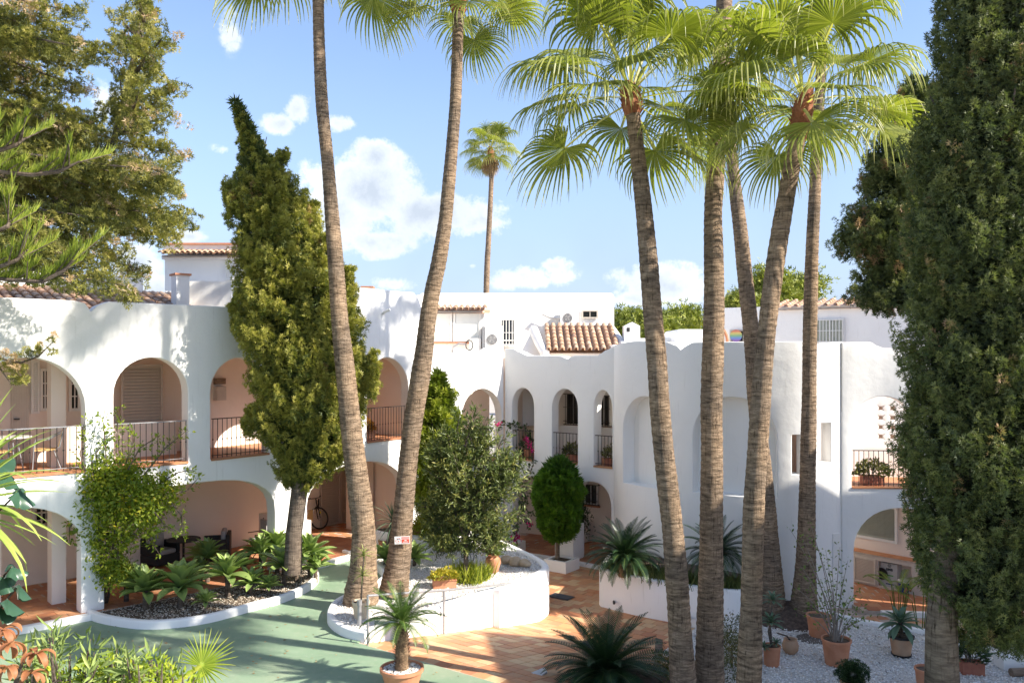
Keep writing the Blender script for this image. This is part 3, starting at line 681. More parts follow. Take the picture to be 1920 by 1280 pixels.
winP(WB, PW, 1061, 1092, 4.2, 736, 797, mull=(2, 1), bars=6, sill=POT)
winP(WB, PW, 1121, 1146, 4.2, 739, 800, mull=(2, 1), bars=5, sill=POT)
winP(WB, PW, 1096, 1123, 2.6, 905, 946, mull=(2, 1), bars=5, sill=POT)
mb = MB(); m, w = chord(PW, 1062, 1077, -.1, GR_); mb.box(-.14, -.08, 0, .16, .55, 1.12); P('gate_post', mb, WHITE, WB, m)
# ------------------------------------------------------------------ round tower block and right facade
TB = thing('tower_building', 'curved white block with tall blind niches behind the palm trunks', 'building', (6, 22.2, -.9))
uT = lambda px, d=0: PT.upx(px, d); ho = []
ho.append(arch(uT(1168), uT(1259), PT.zpy(1213, 912), PT.zpy(1213, 743), 1.05)); ho.append(arch(uT(1299), uT(1457), PT.zpy(1378, 929), PT.zpy(1378, 744), 1.1))
n_n = 2
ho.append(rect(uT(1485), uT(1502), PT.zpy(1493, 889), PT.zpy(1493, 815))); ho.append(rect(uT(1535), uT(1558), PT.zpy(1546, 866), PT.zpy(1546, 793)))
topT = [(1152, 6.0), (1195, 6.1), (1250, 6.06), (1268, 5.96), (1277, 5.83), (1286, 5.95), (1300, 6.04), (1400, 6.04), (1515, 6.04), (1528, 5.92), (1535, 5.83), (1543, 5.93), (1556, 6.02), (1585, 6.03)]
wall('curved_wall', PT, 0, .42, -1.2, topT, ho, 0, PT.L, WHITE, TB, gs=.25)
P('niche_back', cap(PT, .1, uT(1470), .38, .6, .9, 5.2), WHITE, TB)
P('core_wall', cap(PT, uT(1472), PT.L, 1.1, 1.2, 0, 5.2), CREAM, TB)
P('inner_block', MB().prism(wl(PT, .9, uT(1472), 1.2)+[(7.2, 26.6), (4.4, 28.2)], -1, 5.3), WHITE, TB)
m, w = chord(PT, 1486, 1501, .75, PT.zpy(1493, 889)); mb = MB(); mb.box(-w/2-.1, 0, -.1, w/2+.1, .05, 1.1); P('dark_panel', mb, BROWNW, TB, m)  # dark colour of this panel gives the slit window its unlit inside
mb = MB(); m, w = chord(PT, 1561, 1574, 0, PT.zpy(1567, 1060)); mb.box(-w/2, -.02, 0, w/2, -.002, .85); P('meter_door', mb, WHITEP, TB, m)
mb = MB(); mb.tube([PT.w(PT.L-.03, -.004, PT.zpy(1580, y)) for y in (652, 690, 730, 772)], .014, 5); P('open_joint', mb, SOIL, TB)
RB = thing('corner_building', 'shaded white facade with an upper iron railing behind the big cypress', 'building', (10, 21.7, -.9))
uR = lambda px, d=0: PR.upx(px, d); ho = []
a = uR(1597); ho.append(arch(a, a+1.62, FR, 4.60, .8)); a = uR(1601); ho.append(arch(a, a+2.45, GR_-.06, 1.66, 1.15, 2.1))
a = uR(1597)+2.9; ho.append(arch(a, a+1.62, FR, 4.60, .8))
topR = [(1575, 6.02), (1632, 6.03), (1645, 5.93), (1662, 5.83), (1700, 5.83), (1720, 6.0), (1900, 6.0)]
wall('facade_wall', PR, 0, .38, -1.2, topR, ho, .02, PR.L, WHITE, RB)
P('floor_slab', cap(PR, 0, PR.L, .385, 2.6, 1.9, 2.185), CREAM, RB); P('floor_tiles', cap(PR, 0, PR.L, .38, 2.5, 2.185, 2.2), TILE2, RB, kind='stuff')
P('low_wall', cap(PR, .2, PR.L, 2.0, 2.2, 2.2, 3.05), WHITE, RB)
BWh = []
bu0 = uR(1652, 2.8)
for c in range(3):
    for r_ in range(4):
        u = bu0+c*.27; z = 3.28+r_*.28
        BWh.append([(u+x*.105, z+y*.105) for x, y in ((-1, -1), (-.35, -.55), (.35, -.55), (1, -1), (.55, -.35), (.55, .35), (1, 1), (.35, .55), (-.35, .55), (-1, 1), (-.55, .35), (-.55, -.35))])
wall('breeze_block_wall', PR, 2.8, .12, 2.2, 5.9, BWh, .05, PR.L-.1, WHITE, RB, r=.008)
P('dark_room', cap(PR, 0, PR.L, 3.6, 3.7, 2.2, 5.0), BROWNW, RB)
mb = MB(); band(PR, uR(1597)+.01, uR(1597)+1.6, -.03, .385, FR-.035, FR+.012, mb=mb); P('threshold', mb, TILE2, RB)
p0 = uR(1597); q0 = PR.at(p0+1.6)[0]; railing(PR, 1599, CX+FP*q0.x/q0.y, .1, FR, .97, RB)
PB = Path([tuple(PX(1575, 0, 24.3).xy), tuple(PX(1650, 0, 23.35).xy), tuple(PX(1760, 0, 22.2).xy)])
P('lower_back_wall', cap(PB, 0, PB.L, .42, .6, -.9, 1.95), CREAM, RB)
P('counter', cap(PB, 0, PB.L, .02, .42, -.88, -.02), WHITEP, RB) if False else None
LWm = []
winP(RB, PB, 1603, 1684, .42, 945, 1012, mull=(1, 1), glass=BLIND, frame=.07, name='window')
for k in range(26):
    pass
bl = [o for o in RB.children if o.name.startswith('window')][-1]
m, w = chord(PB, 1606, 1681, .36, PB.zpy(1643, 1009, .42)+.07); s = MB(); s.box(-w/2+.07, -.004, -.013, w/2-.07, .004, .013); me = s.mesh('slat', BLIND)
for k in range(26): put('slat', me, bl, m @ Matrix.Translation((0, 0, .03+k*.034)) @ Matrix.Rotation(.6, 4, 'X'))
CT = .02; mb = MB(); band(PB, 0, PB.L, -.02, .42, CT-.04, CT, mb=mb); cnt = P('counter', mb, GROUT, RB)
for k in range(int(PB.L/.3)): put('tile', tile_mesh(.3, .42, TILE), cnt, frame_at(PB, .15+.3*k, .2, CT+.012))
mb = MB(); uo0, uo1 = PB.upx(1647), PB.upx(1709)
band(PB, 0, uo0, 0, .04, GR_, CT-.042, mb=mb); band(PB, uo1, PB.L, 0, .04, GR_, CT-.042, mb=mb); band(PB, uo0, uo1, .001, .04, CT-.14, CT-.042, mb=mb); band(PB, uo0, uo1, .001, .04, GR_, GR_+.06, mb=mb)
cb = P('cupboard', mb, CREAMP, RB)
m, w = chord(PB, 1602, 1643, 0, GR_+.06); louvre(RB, m, w, .72, 15, CREAMP, 'louvred_door', proud=.002)
WMc = thing('heat_pump', 'white outdoor heat pump unit with black lettering inside the open cupboard', 'heat pump', tuple(PB.w((uo0+uo1)/2, .2, GR_)))
m, w = chord(PB, 1651, 1682, .10, GR_+.03); mb = MB(); mb.box(-w/2, 0, 0, w/2, .3, .68); P('casing', mb, m_noise('pump_casing', (.42, .42, .40), (.46, .46, .44), 5, .5, 0), WMc, m)
q = MB(); q.tube([(-w/2+.03, -.012, .36), (-w/2+.03, .0, .36)], .21, 20); P('fan_guard', q, DARKR, WMc, m) if False else None
def text(s, size, mat, m, parent, name='lettering', bold=0, ext=.002):
    cu = bpy.data.curves.new(name, 'FONT'); cu.body = s; cu.size = size; cu.extrude = ext; cu.align_x = 'CENTER'; cu.offset = bold
    to = bpy.data.objects.new(name, cu); dg = bpy.context.evaluated_depsgraph_get(); COL.objects.link(to); dg.update(); me = bpy.data.meshes.new_from_object(to.evaluated_get(dg)); bpy.data.objects.remove(to)
    me.materials.clear(); me.materials.append(mat); return put(name, me, parent, m)
RX = Matrix.Rotation(PI/2, 4, 'X')
text('BMB', .10, DARKR, m @ Matrix.Translation((.02, -.006, .48)) @ RX, WMc, bold=.003)
mb = MB()
for k in range(24):
    a0, a1 = 2*PI*k/24, 2*PI*(k+1)/24; mb.add([(.02+math.cos(a)*r, -.004, .62+math.sin(a)*r) for a, r in ((a0, .05), (a1, .05), (a1, .04), (a0, .04))], [(0, 1, 2, 3)])
P('round_logo', mb, DARKR, WMc, m); text('U', .07, DARKR, m @ Matrix.Translation((.02, -.006, .595)) @ RX, WMc, bold=.003)
q = MB(); q.box(-.08, -.004, .33, .13, .0, .365); P('label_strip', q, m_noise('green_label', (.1, .3, .08), (.1, .3, .08), 5, .5, 0), WMc, m)
q = MB(); q.box(-.08, -.004, .09, .14, .0, .12); P('label_strip', q, BLUE, WMc, m)
q = MB(); q.lathe([(.0, 0), (.12, 0), (.14, .02), (.17, .05)], n=20); q.xf(Matrix.Translation((-w/2+.06, -.003, .37)) @ RX @ Matrix.Scale(1, 4)); P('fan_guard', q, DARKR, WMc, m)
bk = PB.w(PB.upx(1695), -.02, GR_+.03); BK = thing('paint_bucket', 'blue and white paint bucket with lid standing in the open cupboard', 'bucket', tuple(bk))
q = MB(); q.lathe([(0, 0), (.125, 0), (.145, .26)], n=24); P('bucket_body', q, BLUE, BK, Matrix.Translation(bk)); q = MB(); q.lathe([(.15, .26), (.155, .3), (.155, .335), (.13, .34), (0, .335)], n=24); P('lid', q, WHITEP, BK, Matrix.Translation(bk))
q = MB(); q.add([(-.05, -.137, .02), (.0, -.147, .2), (.05, -.137, .02), (.02, -.14, .02), (0, -.144, .12), (-.02, -.14, .02)], [(0, 5, 4, 1), (1, 4, 3, 2)]); P('printed_letter', q, POT, BK, Matrix.Translation(bk))
# ------------------------------------------------------------------ roof level buildings behind
PH = thing('penthouse', 'sunlit white flat roofed penthouse with a bay window and roof terrace in the middle', 'building', (0, 31, 3))
YH = 31.0
mb = MB(); b = bx(785, 1152, 549, 700, YH, 6); mb.box(*b); body = P('wall', mb, WHITE, PH); bv = body.modifiers.new('b', 'BEVEL'); bv.width = .14; bv.segments = 4
mb = MB(); band(PL, uL(640), te, .345, 6.5, 6.9, 7.55, mb=mb); P('roof_slab', mb, WHITE, PH)
mb = MB(); a, b_ = PL.at(te, .2)[0], PX(800, 0, YH+.2); mb.add([(a.x, a.y, 3), (b_.x, b_.y, 3), (b_.x, b_.y, 8.0), (a.x, a.y, 7.5), (a.x-.3, a.y+.3, 3), (b_.x-.3, b_.y+.3, 3), (b_.x-.3, b_.y+.3, 8.0), (a.x-.3, a.y+.3, 7.5)], [(0,1,2,3),(7,6,5,4),(3,2,6,7),(0,3,7,4),(1,5,6,2)]); P('side_wall', mb, WHITE, PH)
def fm(px, py, Y, rz=0): return Matrix.Translation(PX(px, py, Y)) @ Matrix.Rotation(rz, 4, 'Z')
def sz(n, Y): return n*Y/FP
# bay window with tiled strip
mb = MB(); b = bx(800, 908, 583, 668, 29.4, 1.7); mb.box(*b); P('bay_wall', mb, WHITE, PH)
for px0, px1 in ((797, 848), (850, 902)):
    m = fm((px0+px1)/2, 640, 29.38); window(PH, m, sz(px1-px0, 29.4), sz(56, 29.4), mull=(1, 1), glass=m_noise('blind_white', (.66, .68, .66), (.7, .72, .70), 5, .4, 0), frame=.07)
mb = MB(); b = bx(795, 906, 641, 644, 29.28, .2); mb.box(*b); P('bay_sill', mb, POT, PH)
a = PX(852, 582, 29.15); tiled_roof(PH, Matrix.Translation(a), sz(132, 29.3), .85, rad(12), .21, .4)
m = fm(952, 652, YH-.01); window(PH, m, sz(33, YH), sz(57, YH), mull=(1, 2), frame=.1)
for k in range(6): q = MB(); q.box(-.014, 0, 0, .014, .02, sz(55, YH)); P('bar', q, WHITEP, PH, fm(938+k*5.6, 651, YH-.2))
for yy in (597, 638, 646): q = MB(); q.box(-sz(17, YH), 0, -.02, sz(17, YH), .02, .02); P('grille_rail', q, WHITEP, PH, fm(952, yy, YH-.215))
m = fm(1106, 597, YH-.01); window(PH, m, sz(31, YH), sz(16, YH), mull=(2, 1), frame=.05, mat=CREAMP)
# terrace floor and low pyramid stair wall
mb = MB(); mb.box(-3.4, 29.9, 5.0, 4.0, 31, 5.15); P('terrace_floor', mb, TILE2, PH)
mb = MB(); c0, c1, c2 = PX(968, 668, 29.8), PX(1035, 668, 29.8), PX(1002, 612, 29.8)
mb.prism([(c0.x, 29.4), (c1.x, 29.4), (c1.x, 30.9), (c0.x, 30.9)], 3.2, c0.z-.2); mb.add([(c0.x, 29.4, c0.z-.2), (c1.x, 29.4, c0.z-.2), (c1.x, 30.9, c0.z-.2), (c0.x, 30.9, c0.z-.2), (c2.x, 30.2, c2.z)], [(0, 1, 4), (1, 2, 4), (2, 3, 4), (3, 0, 4)]); P('hipped_lantern', mb, WHITE, PH)
# tiled lean-to
a = PX(1097, 657, 28.3); tiled_roof(PH, Matrix.Translation(a), sz(136, 28.3), 2.35, rad(24), .235, .33, limit=295)
mb = MB(); b = bx(1026, 1168, 662, 720, 28.6, 2); mb.box(*b); P('lean_to_wall', mb, WHITE, PH)
for px0, px1 in ((1000, 1022), (1146, 1180)):
    mb = MB(); p0 = PX(px0 if px0 < 1100 else px0, 618 if px0 < 1100 else 618, 30.4); p1 = PX(px1, 662, 28.4); mb.tube([p0, p0.lerp(p1, .5)+Vector((0, 0, -.05)), p1, p1+Vector((.1, -.1, -.6))], .17, 12); P('rounded_kerb', mb, WHITE, PH)
mb = MB(); mb.tube([PX(1017, 588, 30.8), PX(1030, 594, 30.8), PX(1046, 596, 30.8), PX(1056, 596, 30.7)], .055, 8); P('hose', mb, WHITEP, PH)
mb = MB(); mb.tube([PX(718, 588, 24.45), PX(722, 584, 24.4), PX(731, 580, 24.35)], .045, 8); P('spout', mb, WHITE, PH)
def ac(name, label, m, w, h, d, cat='air conditioner', fr=.36):
    T = thing(name, label, cat); WM[T.name] = m; T.matrix_basis = m
    mb = MB(); mb.box(-w/2, 0, 0, w/2, d, h); P('casing', mb, WHITEP, T, m)
    for r, dz in ((h*fr, 0),):
        q = MB(); c = Vector((-w*.1, -.012, h*.52))
        for kk in range(4): rr = r*(1-kk*.25); n = 20; q.tube([c+Vector((math.cos(2*PI*i/n)*rr, 0, math.sin(2*PI*i/n)*rr)) for i in range(n+1)], .008, 4, False)
        for i in range(6): a_ = PI*i/6; q.tube([c-Vector((math.cos(a_)*r, 0, math.sin(a_)*r)), c+Vector((math.cos(a_)*r, 0, math.sin(a_)*r))], .005, 4)
        P('fan_guard', q, GREYM, T, m); q = MB(); q.lathe([(0, 0), (r*.95, 0), (r*.95, .01)], n=20); P('fan_recess', q, m_noise('fan_dark', (.28, .28, .27), (.3, .3, .29), 9, .6, 0), T, m @ Matrix.Translation((-w*.1, -.0105, h*.52)) @ RX)
    q = MB(); q.box(-w/2+.1, .03, -.04, -w/2+.16, d-.03, 0); q.box(w/2-.16, .03, -.04, w/2-.1, d-.03, 0); P('feet', q, GREYM, T, m); return T
ac('air_conditioner', 'white wall mounted air conditioner left of the small high window', fm(1068, 610, YH-.42), .68, .54, .36, fr=.29)
q = MB(); q.box(-.25, 0, -.09, .25, .36, -.045); P('bracket', q, POT, bpy.data.objects['air_conditioner'], fm(1066, 612, YH-.42))
ac('air_conditioner', 'white air conditioner standing on the roof terrace beside the bay window', fm(926, 664, 28.9), .62, 1.0, .4, fr=.17)
ac('air_conditioner', 'grey air conditioner at floor level behind the clipped round bush', Matrix.Translation(PW.w(uW(1020), 2.05, GR_+.05)) @ Matrix.Rotation(rad(-38), 4, 'Z'), .85, .75, .35)
T = thing('round_mirror', 'round mirror on a curved grey hose beside the bay window', 'mirror', tuple(PX(860, 660, 28.6)))
m = Matrix.Identity(4); q = MB(); c = PX(880, 647, 28.6); q.tube([c+Vector((math.cos(a)*.12, 0, math.sin(a)*.17)) for a in np.linspace(0, 2*PI, 25)], .02, 6, False); P('ring', q, DARKR, T, m)
q = MB(); q.tube([PX(847, 662, 28.6), PX(850, 650, 28.6), PX(860, 644, 28.6), PX(873, 645, 28.6)], .035, 8); P('hose', q, GREYM, T, m); q = MB(); q.box(*bx(852, 877, 655, 664, 28.5, .3)); P('base', q, WHITEP, T, m)
mb = MB(); mb.box(*bx(880, 902, 634, 668, 28.9, .5)); P('roof_cabinet', mb, WHITEP, label='small white cabinet standing left of the terrace air conditioner', cat='cabinet')
mb = MB(); mb.box(*bx(904, 910, 612, 668, 28.85, .6)); P('louvre_screen', mb, GREYM, label='narrow grey louvred screen beside the bay window', cat='screen')
# small roof shapes right of the penthouse
MRB = thing('roof_terrace_block', 'low white roof terraces with a little pointed chimney behind the arcade', 'building', (6, 29, 3))
mb = MB(); mb.box(*bx(1150, 1360, 646, 720, 27.5, 5)); P('parapet', mb, WHITE, MRB)
mb = MB(); mb.box(*bx(1190, 1275, 634, 680, 30, 2)); P('upper_wall', mb, WHITE, MRB)
mb = MB(); mb.box(*bx(1268, 1330, 617, 680, 29, 2.5)); q = P('stair_head', mb, WHITE, MRB); bv = q.modifiers.new('b', 'BEVEL'); bv.width = .15; bv.segments = 4
mb = MB(); x0, x1 = PX(1171, 0, 29).x, PX(1200, 0, 29).x; zt = PX(0, 611, 29).z; mb.box(x0, 29, 6, x1, 29.5, zt); mb.add([(x0, 29, zt), (x1, 29, zt), (x1, 29.5, zt), (x0, 29.5, zt), ((x0+x1)/2, 29, zt+.14), ((x0+x1)/2, 29.5, zt+.14)], [(0, 1, 4), (2, 3, 5), (1, 2, 5, 4), (3, 0, 4, 5)]); P('chimney', mb, WHITE, MRB)
q = MB(); q.box(PX(1175, 0, 29).x, 28.985, PX(0, 622, 29).z, PX(1181, 0, 29).x, 29.0, PX(0, 614, 29).z); P('vent_hole', q, DARKR, MRB)
# rear right building
RR = thing('rear_building', 'white rear building with a wavy clay tile eave and white barred window', 'building', (12, 31, 3))
a = Vector(PX(1345, 0, 33.5).xy); b = Vector(PX(1760, 0, 29.5).xy); PQ = Path([tuple(a), tuple((a+b)/2), tuple(b), tuple(b+(b-a).normalized()*5)])
z = lambda px, py, d=0: PQ.zpy(px, py, d)
P('wall', cap(PQ, 0, PQ.L, 0, .4, 3, z(1560, 571)), WHITE, RR)
mb = MB(); ue = PQ.upx(1455); m, w = chord(PQ, 1456, 1760, -.18, z(1600, 573)); tiled_roof(RR, m, w, 2.0, rad(10), .36, .4, limit=120)
P('inner_wall', cap(PQ, ue, PQ.L, 2.0, 2.3, 5, z(1560, 571)+.3), WHITE, RR)
pmm = 1557; z0 = z(pmm, 642); m, w = chord(PQ, 1530, 1584, 0, z0)
wn = window(RR, m, w, z(pmm, 598)-z0, mull=(2, 1), glass=BLIND, frame=.05)
for k in range(9): q = MB(); x = -w/2+w*(k+.5)/9; q.box(x-.012, -.2, .02, x+.012, -.18, z(pmm, 598)-z0); P('bar', q, WHITEP, wn, m)
for f_ in (.03, .5, .97): q = MB(); h_ = (z(pmm, 598)-z0)*f_; q.box(-w/2, -.205, h_-.012, w/2, -.175, h_+.012); P('grille_rail', q, WHITEP, wn, m)
z0 = z(1385, 642); m, w = chord(PQ, 1369, 1396, 0, z0); wn = window(RR, m, w, z(1385, 618)-z0, mull=(1, 1), frame=.05, mat=CREAMP)
def m_rainbow():
    m_, nt, b_ = mat_new('rainbow_disc'); tc = nt.nodes.new('ShaderNodeTexCoord'); sp = nt.nodes.new('ShaderNodeSeparateXYZ'); nt.links.new(tc.outputs['Generated'], sp.inputs[0])
    r = ramp(nt, sp.outputs[2], [(.1, (.25, .12, .4)), (.3, (.15, .25, .55)), (.5, (.2, .4, .2)), (.7, (.6, .5, .15)), (.85, (.6, .2, .12))]); nt.links.new(r.outputs[0], b_.inputs['Base Color']); return m_
q = MB(); q.tube([(0, -.21, .27), (0, -.19, .27)], .24, 24); P('round_screen', q, m_rainbow(), None, m, label='round rainbow coloured disc at the barred window of the rear building', cat='disc')
q = MB(); c = PX(1343, 642, 31); q.tube([c+Vector((math.cos(a)*.42, 0, math.sin(a)*.62)) for a in np.linspace(0, PI, 14)], .06, 8); P('garden_arch', q, POT, label='small orange and white curved ornament on the roof behind the thick palm', cat='ornament')
# ------------------------------------------------------------------ neighbour block off to the right that shades the court
NB = thing('neighbour_building', 'white apartment block closing the court on the right', 'building', (15, 8, 0))
def prism_pl(name, poly, z0, z1, mat, parent): return P(name, MB().prism(poly, z0, z1), mat, parent)
prism_pl('wall', [(13.6, 4), (13.9, 13.2), (18.5, 13.2), (18.5, 4)], -1.2, 11.6, WHITE, NB)
prism_pl('wall', [(14.2, 13.2), (14.6, 18.6), (19, 18.6), (19, 13.2)], -1.2, 9.3, WHITE, NB)
# ------------------------------------------------------------------ planters and beds
def rim(name, pts, w, z0, z1, mat, parent, closed=False, r=.03):
    pth = Path(pts, .15); us = np.linspace(0, pth.L, max(4, int(pth.L/.15))); mb = MB(); rows = []
    for u in us:
        rows.append([pth.w(u, -w/2, z0), pth.w(u, -w/2, z1-r), pth.w(u, -w/2+r*.4, z1-r*.25), pth.w(u, -w/2+r, z1), pth.w(u, w/2-r, z1), pth.w(u, w/2-r*.4, z1-r*.25), pth.w(u, w/2, z1-r), pth.w(u, w/2, z0)])
    n = 8; vs = [v for rr in rows for v in rr]; fs = [(7, 6, 5, 4, 3, 2, 1, 0), tuple((len(rows)-1)*8+i for i in range(8))]
    for i in range(len(rows)-1):
        for k in range(7): fs.append((i*8+k, i*8+k+1, (i+1)*8+k+1, (i+1)*8+k))
    mb.add(vs, fs); me = mb.mesh(name, mat, True, 50); return put(name, me, parent)
kerb_px = [(162, 1151), (175, 1160), (208, 1169), (267, 1177), (326, 1175), (398, 1164), (480, 1141), (520, 1131), (566, 1112), (588, 1096), (592, 1084), (580, 1072)]
KP = [tuple(G(x, y, 0).xy) for x, y in kerb_px]
AB = thing('agave_bed', 'curved white kerbed bed of soil and pebbles along the left arcade', 'planter', (KP[4][0], KP[4][1], 0))
rim('kerb', KP, .15, -.05, .17, WHITE, AB)
inner = [tuple(PL.at(u, -.05)[0]) for u in np.linspace(uL(575), uL(160), 20)]
P('soil', MB().prism([(x, y+.07) for x, y in KP]+inner, -.1, .10), SOIL, AB)
bedpts = [(-2.9, 16.45), (-2.25, 17.25), (-1.57, 18.1), (-.98, 18.8), (-.60, 19.33), (-.46, 19.52), (-.33, 19.40), (-.22, 19.52), (.05, 19.95), (.50, 20.55), (.82, 21.2), (.84, 21.75), (.55, 22.6), (.1, 23.5), (-.35, 24.4), (-.9, 25.2)]
WBD = thing('white_planter_wall', 'sunlit white retaining wall of the pebble bed beside the ramp', 'planter', (-1.2, 18.6, 0))
rim('wall', bedpts, .2, -1.2, .22, WHITE, WBD, r=.05)
kb = [(-2.88, 16.42), (-3.35, 16.7), (-3.78, 17.35), (-3.93, 18.0), (-3.9, 18.7), (-3.55, 19.5), (-3.22, 20.3), (-3.25, 21.1), (-3.6, 22.0), (-4.1, 22.7), (-4.75, 23.4)]
rim('kerb', kb, .14, -.05, .19, WHITE, WBD)
bedpoly = [(-2.85, 16.5)]+bedpts[1:]+[(-1.5, 26.6), (-3.2, 25.0), (-4.3, 23.9), (-4.6, 23.5)]+kb[::-1][1:-1]
P('gravel_base', MB().prism(bedpoly, -1.2, .165), GRAVB, WBD)
PLT = thing('raised_planter', 'low white raised planter against the arcade behind the palm with the sign', 'planter', (-2.6, 23.5, .1))
rp = [G(690, 1022, .16), G(728, 1031, .16), G(788, 1036, .17), G(812, 1034, .17), G(850, 1022, .17), G(880, 1012, .17)]
pp = [tuple(v.xy) for v in rp]; rim('wall', pp, .16, .0, .66, WHITE, PLT, r=.05)
P('soil', MB().prism(pp+[(-.9, 26.6), (-3.3, 25.0), (-4.2, 24.3)], .1, .55), SOIL, PLT)
RPL = thing('curved_planter', 'cream white curved planter of two cycads in front of the tower', 'planter', (4, 20.6, -1))
rpts = [(3.2, 24.6), (2.7, 23.2), (2.42, 22.1), (2.55, 21.85), (3.2, 21.25), (3.95, 20.72), (4.5, 20.35), (5.1, 20.05), (5.6, 19.98), (6.0, 20.3), (6.15, 20.8), (6.1, 21.7)]
rim('wall', rpts, .18, -1.15, .02, WHITE, RPL, r=.05); P('soil', MB().prism(rpts+[(3.6, 24.2)], -1.1, -.07), SOIL, RPL)
for px, py in ((1154, 1133), (1296, 1164)): q = MB(); c = G(px, py+12, -.98); c.z = -.9; q.tube([c+Vector((-.05, -.1, .15)), c+Vector((-.02, .2, .15))], .03, 8); P('drain_pipe', q, DARKR, RPL)
mb = MB(); c = Vector((1.55, 25.75, -1.05)); m = Matrix.Translation(c) @ Matrix.Rotation(rad(-36), 4, 'Z')
BX = thing('box_planter', 'white square box planter holding the clipped round bush', 'planter', tuple(c)); WM[BX.name] = m; BX.matrix_basis = m
mb.box(-.4, -.4, 0, .4, -.3, .42); mb.box(-.4, .3, 0, .4, .4, .42); mb.box(-.4, -.3, 0, -.3, .3, .42); mb.box(.3, -.3, 0, .4, .3, .42); P('box', mb, WHITE, BX, m); mb = MB(); mb.box(-.3, -.3, .02, .3, .3, .36); P('soil', mb, SOIL, BX, m)
mb = MB(); mb.box(-.32, -.3, 0, .32, .3, .42); q = G(962, 1040, -.98); P('box_planter', mb, WHITE, None, Matrix.Translation(q+Vector((0, .2, 0))) @ Matrix.Rotation(rad(-30), 4, 'Z'), label='low white box planter under the magenta bougainvillea beside the lower terrace', cat='planter')
# right gravel bed
gb = [(2.95, 11), (2.98, 16.6), (3.3, 18.2), (4.5, 20.0), (5.6, 19.8), (6.35, 20.9), (7.9, 21.1), (8.6, 20.1), (10.2, 19.2), (14, 17.8), (14, 10)]
gm = [(x, y) for x, y in gb]
gbd = P('gravel_bed', MB().prism(gm, -1.22, -.87), GRAVB, kind='structure')
P('bed_side', MB().prism([(2.86, 11), (2.86, 16.7), (3.2, 18.4), (3.32, 18.2), (2.98, 16.6), (2.98, 11)], -1.2, -.6), SOIL, gbd)
rim('kerb', [(6.9, 21.25), (7.9, 21.05), (8.15, 20.7), (8.6, 20.2), (9.3, 19.75), (10.3, 19.2), (12.2, 18.5)], .16, -1.1, -.78, WHITE, gbd)
# near cycad bed edge (marble wedge) 
mb = MB(); a, b, c, d = G(968, 1273, -.2), G(1020, 1256, -.25), G(1026, 1264, -.25), G(1000, 1278, -.2)
mb.prism([tuple(v.xy) for v in (a, d, c, b)], -.32, -.19); P('marble_slab', mb, MARB, label='grey marble wedge lying on the tiles beside the near cycad', cat='stone slab')
NC = thing('cycad_bed', 'low kerbed bed under the large cycad in the foreground', 'planter', (1.8, 14.8, -.6))
P('soil', MB().prism([(.9, 14.2), (1.3, 15.6), (2.2, 16.0), (2.85, 15.6), (2.85, 12.6), (1.2, 13.2)], -1, -.22), SOIL, NC)
# pebbles: thousands of small stones, one part per bed
def pebbles(n, polys, z, size, cols, parent, holes=(), seed=1, name='pebbles'):
    rs = np.random.RandomState(seed); pts = []
    xs = [p[0] for p in polys]; ys = [p[1] for p in polys]
    while len(pts) < n:
        x, y = rs.uniform(min(xs), max(xs)), rs.uniform(min(ys), max(ys))
        if inpoly((x, y), polys) and not any(math.hypot(x-h[0], y-h[1]) < h[2] for h in holes): pts.append((x, y))
    Pn = np.array(pts); o = np.array([(1,0,0),(0,1,0),(-1,0,0),(0,-1,0),(0,0,1),(0,0,-1)], float); F = np.array([(0,1,4),(1,2,4),(2,3,4),(3,0,4),(1,0,5),(2,1,5),(3,2,5),(0,3,5)])
    s = rs.uniform(.55, 1.35, (n, 1, 1))*size*np.array([1, .75, .5])[None, None]*rs.uniform(.7, 1.3, (n, 1, 3)); V = o[None]*s
    a = rs.uniform(0, 2*PI, n); c_, s_ = np.cos(a), np.sin(a); t = rs.uniform(-.5, .5, n)
    X = V[..., 0]*c_[:, None]-V[..., 1]*s_[:, None]; Y = V[..., 0]*s_[:, None]+V[..., 1]*c_[:, None]; Z = V[..., 2]+X*t[:, None]*.5
    W = np.stack([X+Pn[:, :1], Y+Pn[:, 1:], Z+z+rs.uniform(0, size*.5, (n, 1))], -1).reshape(-1, 3)
    FF = (F[None]+(np.arange(n)*6)[:, None, None]).reshape(-1, 3); tint = np.repeat(rs.uniform(0, 1, n), 6)
    return put(name, np_mesh(name, W, FF, cols, tint), parent, None, kind='stuff')
def m_peb(name, stops):
    m_, nt, b_ = mat_new(name); at = nt.nodes.new('ShaderNodeAttribute'); at.attribute_name = 'tint'; r = ramp(nt, at.outputs['Fac'], stops); nt.links.new(r.outputs[0], b_.inputs['Base Color']); b_.inputs['Roughness'].default_value = .7; return m_
PEBW = m_peb('white_pebble', [(0, (.30, .27, .25)), (.10, (.62, .59, .55)), (.3, (.84, .82, .78)), (.75, (.90, .89, .87)), (.93, (.74, .64, .52)), (1, (.5, .42, .38))])
PEBB = m_peb('brown_pebble', [(0, (.18, .13, .10)), (.35, (.36, .28, .2)), (.6, (.55, .48, .38)), (1, (.72, .68, .60))])
visr = [(2.99, 13.2), (2.99, 16.6), (3.3, 18.2), (4.5, 19.9), (5.6, 19.7), (6.4, 20.85), (7.9, 20.95), (8.5, 20.1), (10.2, 19.05), (12.5, 18.1), (12.5, 13.2)]
pebbles(23000, visr, -.862, .025, PEBW, gbd, seed=3)
pebbles(12000, bedpoly, .17, .021, PEBW, WBD, seed=4)
pebbles(5000, [(x, y+.05) for x, y in KP]+inner, .105, .02, PEBB, AB, seed=5)
